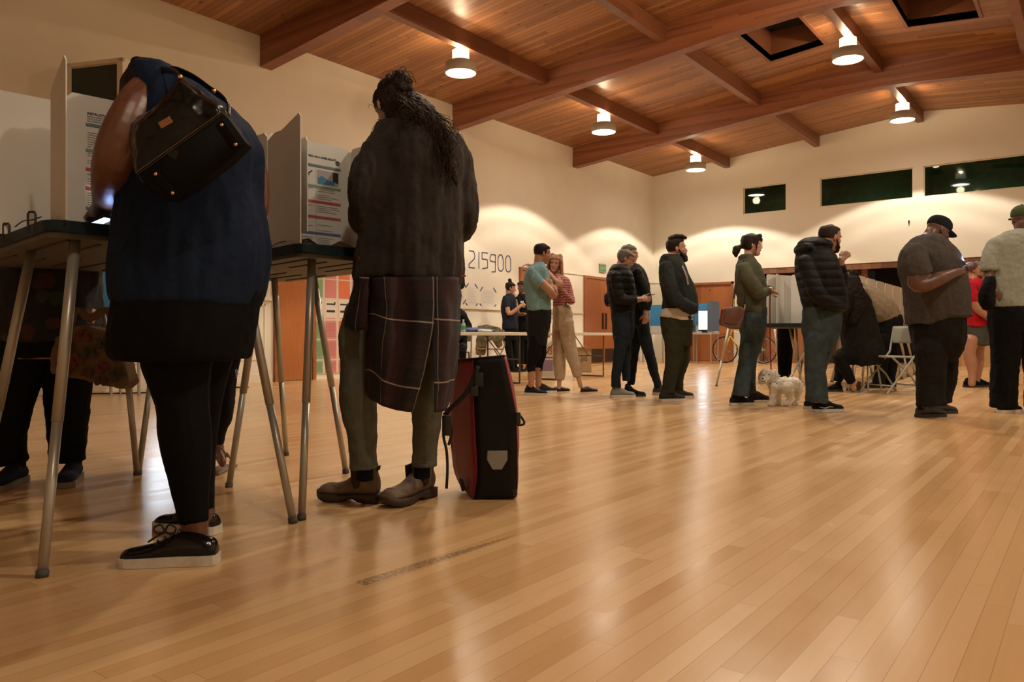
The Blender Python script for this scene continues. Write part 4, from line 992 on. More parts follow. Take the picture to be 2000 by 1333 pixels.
shoe(P, (1932,), (1884,), BLACKC, ground=(757, 752), sole=SOLEK); shoe(P, (1945,), (1901,), BLACKC, dd_toe=.12, dd_heel=.1, L=.28, sole=SOLEK)
# =============================== FOREGROUND FIGURES ===============================
# --- woman in the navy dress, bent over the booth
P = Person('person', 'large woman in sleeveless navy dress bent over the voting booth, seen from behind', 2.48, 372, vox=.007)
NAVY = cloth('navy_jersey', (.007, .014, .034), .8, .1, 20, .25, 40)
P.wear('dress', NAVY, [[(137, 288, 334, .07, .02), (141, 276, 356, .11, .02), (150, 272, 380, .15, .02), (170, 284, 408, .18, .02), (200, 290, 441, .20, .01), (242, 284, 482, .22, 0), (272, 276, 499, .23, 0), (300, 262, 505, .235, 0), (340, 250, 502, .23, 0), (375, 242, 500, .22, 0), (410, 241, 504, .22, 0), (440, 238, 510, .23, 0), (472, 239, 516, .24, 0), (510, 238, 515, .25, 0), (550, 237, 510, .25, 0), (585, 240, 500, .25, 0), (598, 246, 496, .245, 0)]],
       [], [], inset=.03, smooth=6, disp=((.12, .035, 4.0), (.07, .008)))
def hemrow(bm): pass
P.wear('skirt', cloth('black_jersey', (.0035, .0035, .004), .85), [[(565, 246, 504, .235, 0), (592, 241, 500, .245, 0), (620, 237, 495, .25, 0), (650, 233, 489, .25, 0), (680, 231, 482, .245, 0), (698, 240, 478, .235, 0), (702, 250, 470, .225, 0)]], body=False, smooth=5, disp=((.15, .02),))
P.wear('leggings', cloth('black_leggings', (.0035, .0035, .004), .8), [],
       [[(352, 640, -.06, 72), (346, 690, -.06, 68), (350, 740, -.06, 58), (357, 790, -.06, 49), (362, 850, -.06, 49), (370, 930, -.06, 39), (375, 985, -.06, 31), (378, 1021, -.06, 28)],
        [(408, 640, .17, 60), (402, 700, .18, 55), (396, 760, .18, 44), (388, 850, .19, 38), (392, 930, .20, 29), (398, 985, .20, 22), (400, 1004, .20, 21)]], smooth=4, disp=((.08, .006),))
P.limb(P.body, [(378, 1010, -.06, 26), (379, 1040, -.06, 25), (381, 1062, -.06, 27)]); P.limb(P.body, [(400, 995, .20, 20), (402, 1022, .20, 19)])
# bare arms: the near one rests its forearm and fist on the tray
P.limb(P.body, [(292, 172, -.06, 28), (273, 192, -.16, 31), (250, 235, -.21, 34), (231, 285, -.22, 36), (223, 325, -.19, 36), (217, 360, -.10, 33), (209, 388, .02, 26), (200, 407, .08, 20), (188, 413, .12, 15)], flat=1.05)
hand(P.body, P.v(187, 411, .12), -RIGHT*.5+DEPTH*.75-UP*.02, UP*.8-RIGHT*.5-DEPTH*.3, 1.0, (75, 85, 60), 1, 2, 40)
P.limb(P.body, [(478, 285, .10, 22), (498, 330, .12, 24), (506, 375, .12, 21), (506, 410, .13, 19), (498, 432, .2, 16), (480, 440, .35, 13)])
hand(P.body, P.v(478, 440, .35), -RIGHT+DEPTH*.3, UP, 1, (30, 40, 30))
P.head(296, 196, .19, 135, 42, 1.04, neck=(320, 180, .05), neckr=.07)
P.finish(SKINB, 3, .0055)
def sleek(bm, P):
    T = P.T
    sweep(bm, [T(0, -.02, .235), T(0, -.09, .19), T(0, -.115, .12), T(0, -.10, .06)], [(.06, .02), (.075, .022), (.070, .022), (.05, .02)], 16, P.M @ Vector((0, 1, 0)))
P.hair(HAIRK, sleek, low=.05, vol=1.4, front=.17, disp=((.03, .010),)); face_bits(P.T, P.M, P.hs, P.root, (.16, .06, .05))
PAT = mat('black_patent_leather', (.004, .004, .004), .16, spec=.35, var=.3, vscale=30, bump=.3, bscale=22)
shoe(P, (246,), (425,), PAT, ground=(1100, 1104), laces=mat('black_lace', (.01, .01, .01), .8), solet=.030, L=.285, hs=1.10, shaft=False)
shoe(P, (330,), (424,), PAT, dd_toe=.28, dd_heel=.20, laces=MATS['black_lace'], solet=.030, L=.27, hs=1.10, shaft=False)
bm = NB(); c = P.v(322, 1040, -.15)
for sd in (-1, 1): sweep(bm, smooth_path([c, c+RIGHT*.012*sd+UP*.022, c+RIGHT*.034*sd+UP*.012, c+RIGHT*.024*sd-UP*.004, c], 4), [.0032]*17, 6)
for sd in (-1, 1): sweep(bm, smooth_path([c, c+RIGHT*.02*sd-UP*.01, c+RIGHT*.03*sd-UP*.03+RIGHT*-.02], 3), [.003]*7, 6)
obj('shoelace_bow', bm, MATS['black_lace'], P.root, True)
WN = P

# --- her black leather bag, slung over the shoulder and lying on her back
t = thing('shoulder_bag', 'black leather shoulder bag with gold studs on the back of the woman in navy', 'bag', pt(340, 300, 2.17))
LEA = mat('black_smooth_leather', (.005, .005, .0045), .24, var=.2, vscale=10, bump=.2, bscale=9, spec=.3)
LEAT = mat('black_pebbled_leather', (.003, .003, .003), .65, bump=.2, bscale=220, spec=.12)
dB = 2.14
def bq(x, y, d=0.0): return pt(x, y, dB+d)
bm = NB()
outer = [(258, 243), (300, 208), (330, 175), (350, 149), (372, 163), (402, 184), (430, 205), (446, 228), (466, 254), (483, 279), (452, 309), (410, 341), (372, 370), (336, 393), (318, 388), (286, 364), (262, 332), (255, 300), (255, 265)]
back = []
fr = [bm.verts.new(bq(x, y, .012)) for x, y in outer]
ce = (365, 275)
ring2 = [bm.verts.new(bq(ce[0]+(x-ce[0])*.90, ce[1]+(y-ce[1])*.90, -.018)) for x, y in outer]
ring3 = [bm.verts.new(bq(ce[0]+(x-ce[0])*.55, ce[1]+(y-ce[1])*.55, -.034)) for x, y in outer]
bk = [bm.verts.new(bq(x, y, .065)) for x, y in outer]
n = len(outer)
cf = bm.verts.new(bq(ce[0], ce[1], -.036))
for i in range(n):
    j = (i+1) % n
    bm.faces.new([fr[i], fr[j], ring2[j], ring2[i]]); bm.faces.new([ring2[i], ring2[j], ring3[j], ring3[i]]); bm.faces.new([ring3[i], ring3[j], cf]); bm.faces.new([bk[j], bk[i], fr[i], fr[j]][::-1])
bm.faces.new(bk[::-1])
fuse('bag_body', bm, LEA, t, .005, 4, ((.09, .022), (.03, .003)))
bm = NB()  # stiff base panel
base = [(264, 336), (432, 217), (445, 230), (482, 280), (450, 310), (410, 341), (372, 370), (337, 392), (318, 387), (284, 362)]
prism(bm, [bq(x, y, -.040) for x, y in base], DEPTH*.05); bevel(bm, .006, 2); bp_ = obj('base_panel', bm, LEAT, t, True)
bm = NB(); sweep(bm, [bq(266, 337, -.042), bq(433, 219, -.042)], [.0016]*2, 6); sweep(bm, [bq(268, 341, -.042), bq(434, 223, -.042)], [.0008]*2, 6); obj('stitching', bm, mat('tan_thread', (.10, .07, .04), .7), bp_)
for (a, b_) in (((433, 244), (460, 282)), ((304, 340), (337, 377))):
    A = Vector((a[0], a[1], 0)); B = Vector((b_[0], b_[1], 0)); u = (B-A).normalized(); nn_ = Vector((-u.y, u.x, 0))
    q = [A-u*8-nn_*8, B+u*8-nn_*8, B+u*8+nn_*8, A-u*8+nn_*8]
    bm = NB(); prism(bm, [bq(v.x, v.y, -.046) for v in q], DEPTH*.006); bevel(bm, .002, 2); tb = obj('tab', bm, LEAT, t, True)
    for s_ in (A, B):
        bm = NB(); ball(bm, bq(s_.x, s_.y, -.048), (.0055, .0055, .004), Matrix((RIGHT, UP, DEPTH)).transposed(), 14, 8); obj('stud', bm, mat('gold_metal', (.75, .50, .22), .25, 1.0), tb, True)
bm = NB(); c = Vector((322.5, 239, 0)); u = Vector((.86, -.5, 0)); nn_ = Vector((.5, .86, 0))
prism(bm, [bq(*(c+u*a+nn_*b_).xy, -.041) for a, b_ in ((-13, -7), (13, -7), (13, 7), (-13, 7))], DEPTH*.008); bevel(bm, .001, 1); np_ = obj('name_plate', bm, mat('copper_plate', (.35, .17, .09), .4, .8), t, False)
for a, b_ in ((-10, -4.5), (10, -4.5), (10, 4.5), (-10, 4.5)):
    p = c+u*a+nn_*b_; bm = NB(); ball(bm, bq(p.x, p.y, -.042), .0014, None, 8, 6); obj('rivet', bm, MATS['gold_metal'], np_, True)
bm = NB(); sweep(bm, smooth_path([bq(352, 152, .0), bq(347, 143, .03), bq(336, 138, .09), bq(318, 137, .18), bq(305, 140, .30), bq(302, 160, .42)], 4), [(.010, .003)]*21, 8, RIGHT, False); obj('strap', bm, LEA, t, True)
bm = NB(); sweep(bm, smooth_path([bq(446, 228, .03), bq(446, 205, .06), bq(434, 190, .08), bq(416, 178, .12), bq(380, 152, .18), bq(345, 138, .22), bq(318, 140, .28)], 4), [(.013, .004)]*25, 8, RIGHT, False); obj('strap', bm, LEA, t, True)
for q_ in ((418, 178, .08), (352, 150, .0)): bm = NB(); ball(bm, bq(*q_), .007, None, 10, 8); obj('buckle', bm, MATS['gold_metal'], t, True)

# --- person in the brown fleece
P = Person('person', 'tall person with messy bun and long hair in dark brown fleece, seen from behind', 3.08, 770, vox=.0075)
def fleece():
    m, nt, b = nodes('brown_fleece'); tc = nt.nodes.new('ShaderNodeTexCoord')
    n1 = N(nt, 'ShaderNodeTexNoise', Scale=260.0, Detail=3.0); nt.links.new(tc.outputs['Object'], n1.inputs['Vector'])
    n2 = N(nt, 'ShaderNodeTexNoise', Scale=16.0, Detail=3.0); nt.links.new(tc.outputs['Object'], n2.inputs['Vector'])
    c = MIX(nt, M3(nt, 'MULTIPLY', n1.outputs['Fac'], n2.outputs['Fac']), (.008, .006, .005), (.046, .034, .029)); nt.links.new(c, b.inputs['Base Color'])
    b.inputs['Roughness'].default_value = .95; b.inputs['Sheen Weight'].default_value = .16; b.inputs['Sheen Roughness'].default_value = .4; b.inputs['Sheen Tint'].default_value = (.5, .36, .28, 1)
    bp = N(nt, 'ShaderNodeBump', Strength=.6, Distance=.004); nt.links.new(n1.outputs['Fac'], bp.inputs['Height']); nt.links.new(bp.outputs['Normal'], b.inputs['Normal']); return m
FL = fleece()
jk = P.wear('fleece_jacket', FL, [[(233, 776, 836, .07, 0), (239, 762, 852, .11, 0), (250, 742, 872, .15, 0), (268, 732, 892, .18, 0), (290, 722, 905, .20, 0), (320, 716, 908, .21, 0), (360, 714, 907, .21, 0), (420, 708, 905, .21, 0), (470, 700, 904, .22, 0), (505, 694, 904, .22, 0), (535, 690, 903, .225, 0), (548, 693, 902, .22, 0), (556, 720, 901, .19, 0)]],
       [[(760, 268, -.08, 24), (738, 305, -.13, 33), (722, 350, -.16, 38), (716, 398, -.16, 34), (720, 436, -.10, 30), (728, 464, .06, 24), (722, 480, .20, 17)],
        [(886, 285, .0, 22), (900, 320, .02, 25), (904, 370, .03, 26), (904, 430, .06, 25), (896, 462, .16, 20), (870, 480, .28, 16)]],
       inset=.055, smooth=4, disp=((.10, .065, 6.0), (.07, .016), (.012, .004)))
P.limb(P.body, [(722, 478, .22, 14), (712, 486, .30, 11), (704, 488, .36, 10)]); hand(P.body, P.v(705, 487, .36), -RIGHT*.4+DEPTH, UP, 1.02, (25, 35, 25), -1)
P.limb(P.body, [(872, 480, .26, 14), (850, 484, .36, 11)]); hand(P.body, P.v(850, 484, .36), -RIGHT*.7+DEPTH*.5, UP, 1.02, (35, 45, 25))
bm = NB(); sweep(bm, smooth_path([P.v(711, 482, -.13), P.v(706, 492, -.15), P.v(702, 506, -.16)], 3), [(.005, .002)]*7, 8); obj('zip_pull', bm, mat('red_cord', (.45, .02, .03), .7), P.root, True)
bm = NB(); sweep(bm, [P.v(901, 540, -.10), P.v(909, 539, -.10)], [.0035]*2, 8); obj('red_toggle', bm, MATS['red_cord'], P.root, True)
GRN = cloth('olive_grey_denim', (.10, .102, .075), .85, .15, 16, .3, 90)
P.wear('trousers', GRN, [[(545, 692, 898, .19, .02), (580, 692, 896, .20, .02), (610, 690, 894, .20, .02), (635, 684, 888, .18, .02)]],
       [[(712, 615, -.06, 38), (698, 650, -.06, 34), (697, 703, -.06, 34), (700, 745, -.06, 35), (701, 785, -.06, 35), (706, 832, -.06, 30), (709, 875, -.06, 26), (710, 916, -.06, 24.5)],
        [(850, 615, .06, 38), (842, 650, .06, 36), (838, 703, .06, 34), (835, 760, .06, 32), (833, 804, .06, 30), (831, 865, .06, 27), (829, 911, .06, 25)]], smooth=3, disp=((.14, .028), (.04, .007)))
for y0, x0, d0 in ((912, 710, -.06), (907, 829, .06)):
    bm = NB(); P.limb(bm, [(x0, y0-5, d0, 25.5), (x0, y0+4, d0, 25.5)], k=1, ends=False); fuse('cuff', bm, GRN, P.root, .006, 1)
for l_ in ([(712, 905, -.06, 17), (713, 940, -.06, 17)], [(824, 900, .06, 17), (824, 935, .06, 17)]): P.wear('sock', BLACKC, [], [l_])
P.head(772, 212, .04, 118, 34, .97, neck=(796, 248, .01), neckr=.06)
P.finish(SKINM, 3, .006)
def bunhair(bm, P):
    T = P.T
    v = P.v
    sweep(bm, [v(800, 208, -.04), v(824, 226, -.09), v(846, 256, -.12), v(866, 292, -.14), v(882, 325, -.15), v(892, 362, -.15)], [(.062, .05), (.060, .05), (.050, .045), (.036, .03), (.022, .018), (.005, .005)], 16)
    sweep(bm, [v(772, 215, -.05), v(792, 238, -.09), v(815, 262, -.13), v(846, 300, -.16)], [(.05, .04), (.05, .04), (.04, .03), (.008, .008)], 14)
    for (x, y, d_, r) in ((784, 150, -.02, .026), (792, 161, -.02, .024), (774, 158, -.02, .022), (782, 168, -.03, .026), (763, 163, -.01, .019), (797, 172, -.02, .018), (766, 172, -.02, .02)): ball(bm, v(x, y, d_), r, None, 12, 8)
P.hair(HAIRB, bunhair, low=.03, vol=.9, front=.17, disp=((.04, .014), (.012, .010)), vox=.0045)
HC = mat('brown_hair_strand', (.035, .020, .011), .6, spec=.2)
bm = NB(); rnd = random.Random(4)
for i in range(420):   # long loose strands
    f_ = rnd.random(); sx0, sy0 = 765+60*f_+rnd.uniform(-6, 6), 188+18*f_+rnd.uniform(-8, 22)
    ex, ey = 838+62*f_+rnd.uniform(-14, 4), rnd.uniform(262, 372)-20*(1-f_)
    if i % 5 == 0: ex, ey = rnd.uniform(760, 850), rnd.uniform(235, 300)
    dd0 = rnd.uniform(-.10, -.06)
    A = P.v(sx0, sy0, dd0); B = P.v(ex, ey, -.14-rnd.uniform(.02, .07)); amp = rnd.uniform(.006, .020); ph = rnd.uniform(0, 6); fr_ = rnd.uniform(1.5, 3.5)
    Q = []
    for j in range(13):
        t_ = j/12; q = A.lerp(B, t_)+DEPTH*(-.035*math.sin(PI*t_))+RIGHT*(.03*math.sin(PI*t_)); w_ = amp*t_**.6
        q += RIGHT*(w_*math.sin(ph+fr_*6.28*t_))+DEPTH*(w_*math.cos(ph*1.3+fr_*6.28*t_)); Q.append(q)
    sweep(bm, Q, [.0016*(1-.6*j/12) for j in range(13)], 4, None, False)
for i in range(150):   # curls of the bun
    c = P.v(rnd.gauss(780, 9), rnd.gauss(159, 6), rnd.uniform(-.03, .03)); r0 = rnd.uniform(.010, .024); a0 = rnd.uniform(0, 6.28); ax = Vector((rnd.gauss(0, 1), rnd.gauss(0, 1), rnd.gauss(0, 1))).normalized(); u = ax.orthogonal().normalized(); w2 = ax.cross(u)
    sweep(bm, [c+(u*math.cos(a0+q*.45)+w2*math.sin(a0+q*.45))*r0*(1+.05*q)+ax*.001*q for q in range(10)], [.0014]*10, 4, None, False)
for i in range(60):    # fly-aways
    a0 = rnd.uniform(0, PI); A = P.T(.085*math.cos(a0)*rnd.choice((-1, 1)), rnd.uniform(-.1, .06), rnd.uniform(.12, .22)); d_ = Vector((rnd.gauss(0, 1), rnd.gauss(0, 1), rnd.gauss(-.1, .8))).normalized()
    sweep(bm, [A, A+d_*.018, A+d_*.03-UP*.008, A+d_*.034-UP*.022], [.0009]*4, 4, None, False)
sweep(bm, smooth_path([P.v(742, 232, 0), P.v(735, 242, 0), P.v(728, 250, 0), P.v(724, 262, 0), P.v(722, 268, 0)], 2), [.001]*9, 4, None, False)
obj('loose_strands', bm, HC, P.root, True)['kind'] = 'stuff'
face_bits(P.T, P.M, P.hs, P.root)
# clog boots
BT = mat('taupe_oiled_leather', (.15, .098, .062), .6, var=.2, vscale=14, bump=.2, bscale=50)
def clog(toe, heel, top, ground, label):
    a = gnd(heel, ground[0]); b = gnd(toe, ground[1]); f = b-a; f.z = 0; LL = f.length; f.normalize(); x = f.cross(UP); s = LL/.27
    bm = NB(); rings = []
    for t_, w, h0, h in ((0, .018, .045, .10), (.03, .028, .035, .118), (.10, .034, .03, .128), (.22, .036, .03, .130), (.34, .037, .03, .122), (.44, .040, .03, .102), (.56, .045, .028, .080), (.70, .050, .026, .070), (.84, .051, .026, .070), (.94, .041, .028, .060), (.99, .022, .032, .044), (1, .012, .035, .040)):
        c = a+f*(t_*LL); ring = []
        for i in range(20):
            q = 2*PI*i/20; cx, cz = math.cos(q), math.sin(q)
            ring.append(bm.verts.new(c+x*(w*s*math.copysign(abs(cx)**.8, cx)*(1 if cz < 0 else 1-.22*cz))+UP*(h0+(h*1.08-h0)*(.5+.5*cz))))
        rings.append(ring)
    ring_faces(bm, rings)
    an = a+f*(.20*LL); sweep(bm, [an+UP*.10, an+UP*.155], [(.045*s, .040*s), (.047*s, .041*s)], 18, x)
    o = fuse('boot', bm, BT, P.root, .005, 3)
    bm = NB(); rings = []
    for t_, w, z0, z1 in ((-.02, .026, .001, .040), (.06, .034, .001, .042), (.20, .036, .001, .040), (.30, .036, .006, .037), (.38, .037, .018, .036), (.48, .041, .014, .034), (.58, .046, .004, .034), (.70, .051, .001, .035), (.84, .050, .003, .037), (.95, .038, .012, .042), (1.0, .024, .022, .046), (1.02, .012, .030, .046)):
        c = a+f*(t_*LL); rings.append([bm.verts.new(c+x*(w*s*sx_)+UP*z) for sx_, z in ((-1, z0), (1, z0), (1.03, (z0+z1)/2), (1, z1), (-1, z1), (-1.03, (z0+z1)/2))])
    ring_faces(bm, rings); sub('sole', bm, mat('dark_brown_rubber', (.035, .022, .014), .55), o, P.root, True)
    for sd in (-1, 1):
        bm = NB(); c = a+f*(.30*LL)+x*(.0365*s*sd)+UP*.105
        prism(bm, [c+f*u*s+UP*v_ for u, v_ in ((-.020, .045), (.028, .038), (.022, -.02), (.008, -.045), (-.010, -.035))], x*(.009*sd)); bevel(bm, .002, 1); sub('elastic_gusset', bm, mat('brown_elastic', (.035, .016, .010), .85), o, P.root, True)
    bm = NB(); c = a+f*.014+UP*.120; sweep(bm, smooth_path([c, c-f*.006+UP*.02, c-f*.016+UP*.036, c-f*.012+UP*.02], 3), [(.009, .003)]*10, 8, f); sub('pull_tab', bm, MATS['brown_elastic'], o, P.root, True)
clog(624, 741, 0, (983, 976), ''); clog(751, 843, 0, (968, 994), '')
PL = P
# plaid shirt tied round the waist
def plaid():
    m, nt, b = nodes('dark_plaid'); uv = nt.nodes.new('ShaderNodeUVMap'); sx = nt.nodes.new('ShaderNodeSeparateXYZ'); nt.links.new(uv.outputs[0], sx.inputs[0])
    u, v_ = sx.outputs[0], sx.outputs[1]
    def band(c, p0, w_): return M3(nt, 'LESS_THAN', M3(nt, 'ABSOLUTE', M3(nt, 'SUBTRACT', c, p0)), w_)
    def per(c, per_, ph, w_): return M3(nt, 'LESS_THAN', M3(nt, 'ABSOLUTE', M3(nt, 'SUBTRACT', M3(nt, 'FRACT', M3(nt, 'ADD', M3(nt, 'DIVIDE', c, per_), ph)), .5)), w_)
    c = MIX(nt, M3(nt, 'MULTIPLY', per(u, .20, .55, .22), .85), (.005, .004, .004), (.024, .005, .007))
    c = MIX(nt, M3(nt, 'MULTIPLY', per(v_, .235, .35, .22), .45), c, (.020, .005, .006))
    c = MIX(nt, M3(nt, 'MULTIPLY', per(v_, .035, .3, .10), .25), c, (.035, .012, .010))
    c = MIX(nt, M3(nt, 'MULTIPLY', per(u, .26, .35, .06), .5), c, (.006, .012, .022))
    m1 = M3(nt, 'MAXIMUM', per(v_, .235, .798, .012), M3(nt, 'MULTIPLY', per(u, .19, .80, .009), .6))
    c = MIX(nt, M3(nt, 'MULTIPLY', m1, .85), c, (.30, .24, .19)); nt.links.new(c, b.inputs['Base Color']); b.inputs['Roughness'].default_value = .9
    n1 = N(nt, 'ShaderNodeTexNoise', Scale=220.0); tc = nt.nodes.new('ShaderNodeTexCoord'); nt.links.new(tc.outputs['Object'], n1.inputs['Vector'])
    bp = N(nt, 'ShaderNodeBump', Strength=.3, Distance=.003); nt.links.new(n1.outputs['Fac'], bp.inputs['Height']); nt.links.new(bp.outputs['Normal'], b.inputs['Normal']); return m
PLAID = plaid()
def drape(name, grid, parent, thick=.004, u0=0.0, v0=0.0, us=1.0, vs=1.0):
    """grid[row][col] of (px, py, d): cloth sheet with metric UVs"""
    k = 5
    rows_ = [smooth_path([pt(*c) for c in r], k) for r in grid]
    cols = list(zip(*rows_)); cols = [smooth_path(list(c), k) for c in cols]; G = list(zip(*cols))
    bm = NB(); uvl = bm.loops.layers.uv.new('UVMap'); V = [[bm.verts.new(p) for p in r] for r in G]
    nr, nc = len(G), len(G[0])
    U = [[0]*nc for _ in range(nr)]; VV = [[0]*nc for _ in range(nr)]
    for i in range(nr):
        for j in range(nc):
            if j: U[i][j] = U[i][j-1]+(G[i][j]-G[i][j-1]).length
            if i: VV[i][j] = VV[i-1][j]+(G[i][j]-G[i-1][j]).length
    mid = [U[i][-1] for i in range(nr)]
    for i in range(nr-1):
        for j in range(nc-1):
            f = bm.faces.new([V[i][j], V[i][j+1], V[i+1][j+1], V[i+1][j]])
            for lp, (a, b_) in zip(f.loops, ((i, j), (i, j+1), (i+1, j+1), (i+1, j))): lp[uvl].uv = (u0+us*U[nr//2][b_], v0+vs*VV[a][nc//2])
    me = bpy.data.meshes.new(name); bm.to_mesh(me); bm.free()
    tmp = bpy.data.objects.new('tmp', me); COL.objects.link(tmp)
    d = tmp.modifiers.new('d', 'DISPLACE'); d.texture = cloud('folds', .11); d.strength = .035; d.texture_coords = 'GLOBAL'
    s = tmp.modifiers.new('s', 'SOLIDIFY'); s.thickness = thick; s.offset = 0
    new = bpy.data.meshes.new_from_object(tmp.evaluated_get(bpy.context.evaluated_depsgraph_get())); bpy.data.objects.remove(tmp)
    for p in new.polygons: p.use_smooth = True
    return mesh_obj(name, new, PLAID, parent, True)
t = PL.root
D0 = 3.08
sh = drape('tied_plaid_shirt', [
    [(704, 548, D0-.02), (722, 544, D0-.17), (752, 541, D0-.235), (785, 541, D0-.225), (815, 541, D0-.24), (848, 541, D0-.225)],
    [(712, 600, D0-.02), (726, 594, D0-.19), (756, 600, D0-.27), (788, 602, D0-.245), (818, 604, D0-.275), (848, 606, D0-.25)],
    [(712, 660, D0-.0), (722, 652, D0-.20), (752, 668, D0-.285), (784, 676, D0-.255), (814, 680, D0-.285), (840, 682, D0-.26)],
    [(710, 715, D0-.02), (720, 708, D0-.20), (746, 728, D0-.285), (774, 738, D0-.26), (802, 744, D0-.285), (824, 746, D0-.26)],
    [(712, 765, D0-.04), (723, 779, D0-.19), (744, 792, D0-.27), (766, 799, D0-.25), (788, 804, D0-.27), (807, 806, D0-.25)]], t)
drape('tied_plaid_panel', [
    [(842, 541, D0-.215), (862, 541, D0-.205), (884, 541, D0-.16), (903, 545, D0+.05)],
    [(843, 604, D0-.235), (862, 604, D0-.225), (880, 604, D0-.17), (900, 606, D0+.03)],
    [(845, 672, D0-.24), (862, 680, D0-.22), (878, 682, D0-.18), (895, 682, D0-.0)],
    [(847, 744, D0-.235), (860, 744, D0-.215), (874, 742, D0-.17), (886, 738, D0-.04)],
    [(849, 806, D0-.21), (856, 806, D0-.2), (863, 804, D0-.16), (870, 801, D0-.08)]], t, u0=.30)
drape('tied_plaid_sleeve', [
    [(694, 540, D0-.10), (706, 540, D0-.20), (720, 541, D0-.22)],
    [(684, 590, D0-.11), (701, 594, D0-.22), (719, 592, D0-.23)],
    [(672, 636, D0-.12), (692, 646, D0-.21), (717, 643, D0-.22)]], t, v0=.16)

# --- red and black pannier bag beside the boots
t = thing('pannier_bag', 'tall red and black waterproof pannier bag standing on the floor beside the boots', 'bag', gnd(960, 976))
RED = mat('red_tarpaulin', (.20, .006, .012), .5, var=.15, vscale=10, bump=.2, bscale=14)
BLK = mat('black_tarpaulin', (.005, .005, .005), .55, var=.2, vscale=10, bump=.25, bscale=14, spec=.2)
dp = 3.24
def pq(x, y, d=0.0): return pt(x, y, dp+d)
# rings from bottom to top: front-left, front-right, back-right, back-left
lev = [((925, 976), (1006, 972), (1004, 962, .20), (900, 950, .20)), ((931, 940), (1010, 950), (1009, 940, .22), (889, 925, .22)), ((932, 900), (1010, 900), (1012, 888, .23), (882, 880, .22)), ((929, 850), (1009, 850), (1012, 840, .22), (877, 836, .22)), ((927, 800), (1006, 800), (1008, 790, .20), (879, 795, .20)), ((926, 745), (994, 745), (1000, 745, .16), (886, 745, .16)), ((925, 701), (984, 695), (988, 696, .10), (889, 704, .12))]
def wall_(bm, ia, ib, off=.0):
    A, B = [], []
    for r in lev:
        a, b_ = r[ia], r[ib]; A.append(pq(a[0], a[1], a[2] if len(a) > 2 else 0)); B.append(pq(b_[0], b_[1], b_[2] if len(b_) > 2 else 0))
    A = smooth_path(A, 3); B = smooth_path(B, 3); V = [[bm.verts.new(a.lerp(b_, j/6)) for j in range(7)] for a, b_ in zip(A, B)]
    for i in range(len(V)-1):
        for j in range(6): bm.faces.new([V[i][j], V[i][j+1], V[i+1][j+1], V[i+1][j]])
def panel_(name, ia, ib, m, th=.006):
    bm = NB(); wall_(bm, ia, ib); me = bpy.data.meshes.new(name); bm.to_mesh(me); bm.free(); tmp = bpy.data.objects.new('tmp', me); COL.objects.link(tmp)
    d = tmp.modifiers.new('d', 'DISPLACE'); d.texture = cloud('folds', .12); d.strength = .012; d.texture_coords = 'GLOBAL'
    s = tmp.modifiers.new('s', 'SOLIDIFY'); s.thickness = th; s.offset = 0
    new = bpy.data.meshes.new_from_object(tmp.evaluated_get(bpy.context.evaluated_depsgraph_get())); bpy.data.objects.remove(tmp)
    for p in new.polygons: p.use_smooth = True
    return mesh_obj(name, new, m, t, True)
fp = panel_('front_panel', 0, 1, BLK); panel_('side_panel', 3, 0, RED); panel_('side_panel', 1, 2, RED); panel_('back_panel', 2, 3, BLK)
bm = NB(); v = [pq(925, 976), pq(1006, 972), pq(1004, 962, .20), pq(900, 950, .20)]; prism(bm, v, UP*.012); obj('bottom', bm, BLK, t)
bm = NB(); sweep(bm, [pq(889, 704, .12), pq(925, 701), pq(984, 695), pq(988, 696, .10), pq(889, 704, .12)], [(.007, .004)]*5, 8, UP); obj('rim', bm, BLK, t, True)
bm = NB(); prism(bm, [pq(889, 708, .12), pq(925, 705, .01), pq(984, 699, .01), pq(988, 700, .10)], -UP*.01); obj('inner_lining', bm, BLACKC, t)
bm = NB(); prism(bm, [pq(x, y, -.010) for x, y in ((952, 881), (991, 881), (991, 899), (980, 918), (962, 918), (951, 899))], DEPTH*.006); bevel(bm, .0015, 1); obj('reflector', bm, mat('silver_reflector', (.24, .235, .22), .4), t)
STR_ = mat('black_webbing', (.008, .008, .008), .7)
def webb(name, P_, w=.010):
    bm = NB(); Q = smooth_path([pq(*p) for p in P_], 4); sweep(bm, Q, [(w, .002)]*len(Q), 8, DEPTH, False); return obj(name, bm, STR_, t, True)
webb('strap', [(934, 715, -.02), (922, 748, -.02), (905, 775, -.01), (880, 798, .01), (868, 812, .02)])
webb('strap', [(868, 812, .02), (866, 850, .0), (872, 880, -.02), (874, 915, -.03), (872, 955, -.04)], .006)
webb('strap', [(872, 806, .03), (882, 842, .06), (876, 870, .02)], .006)
webb('strap', [(1008, 806, .02), (1018, 815, .01), (1024, 828, .01), (1010, 830, .01), (1008, 812, .02)], .005)
for (x, y, w_, h_) in ((935, 742, 9, 14), (872, 832, 9, 20), (926, 765, 8, 10), (1012, 818, 5, 12)):
    bm = NB(); prism(bm, [pq(x-w_, y-h_, -.03), pq(x+w_, y-h_, -.03), pq(x+w_, y+h_, -.03), pq(x-w_, y+h_, -.03)], DEPTH*.012); bevel(bm, .004, 2); obj('buckle', bm, mat('black_plastic', (.012, .012, .012), .35), t, True)
bm = NB(); prism(bm, [pq(895, 936, .1), pq(903, 936, .08), pq(910, 958, .08), pq(902, 962, .1)], DEPTH*.02); bevel(bm, .004); obj('foot', bm, MATS['black_plastic'], t)
bm = NB(); prism(bm, [pq(1000, 958, -.005), pq(1009, 956, -.005), pq(1011, 968, -.005), pq(1002, 972, -.005)], DEPTH*.03); bevel(bm, .004); obj('foot', bm, MATS['black_plastic'], t)
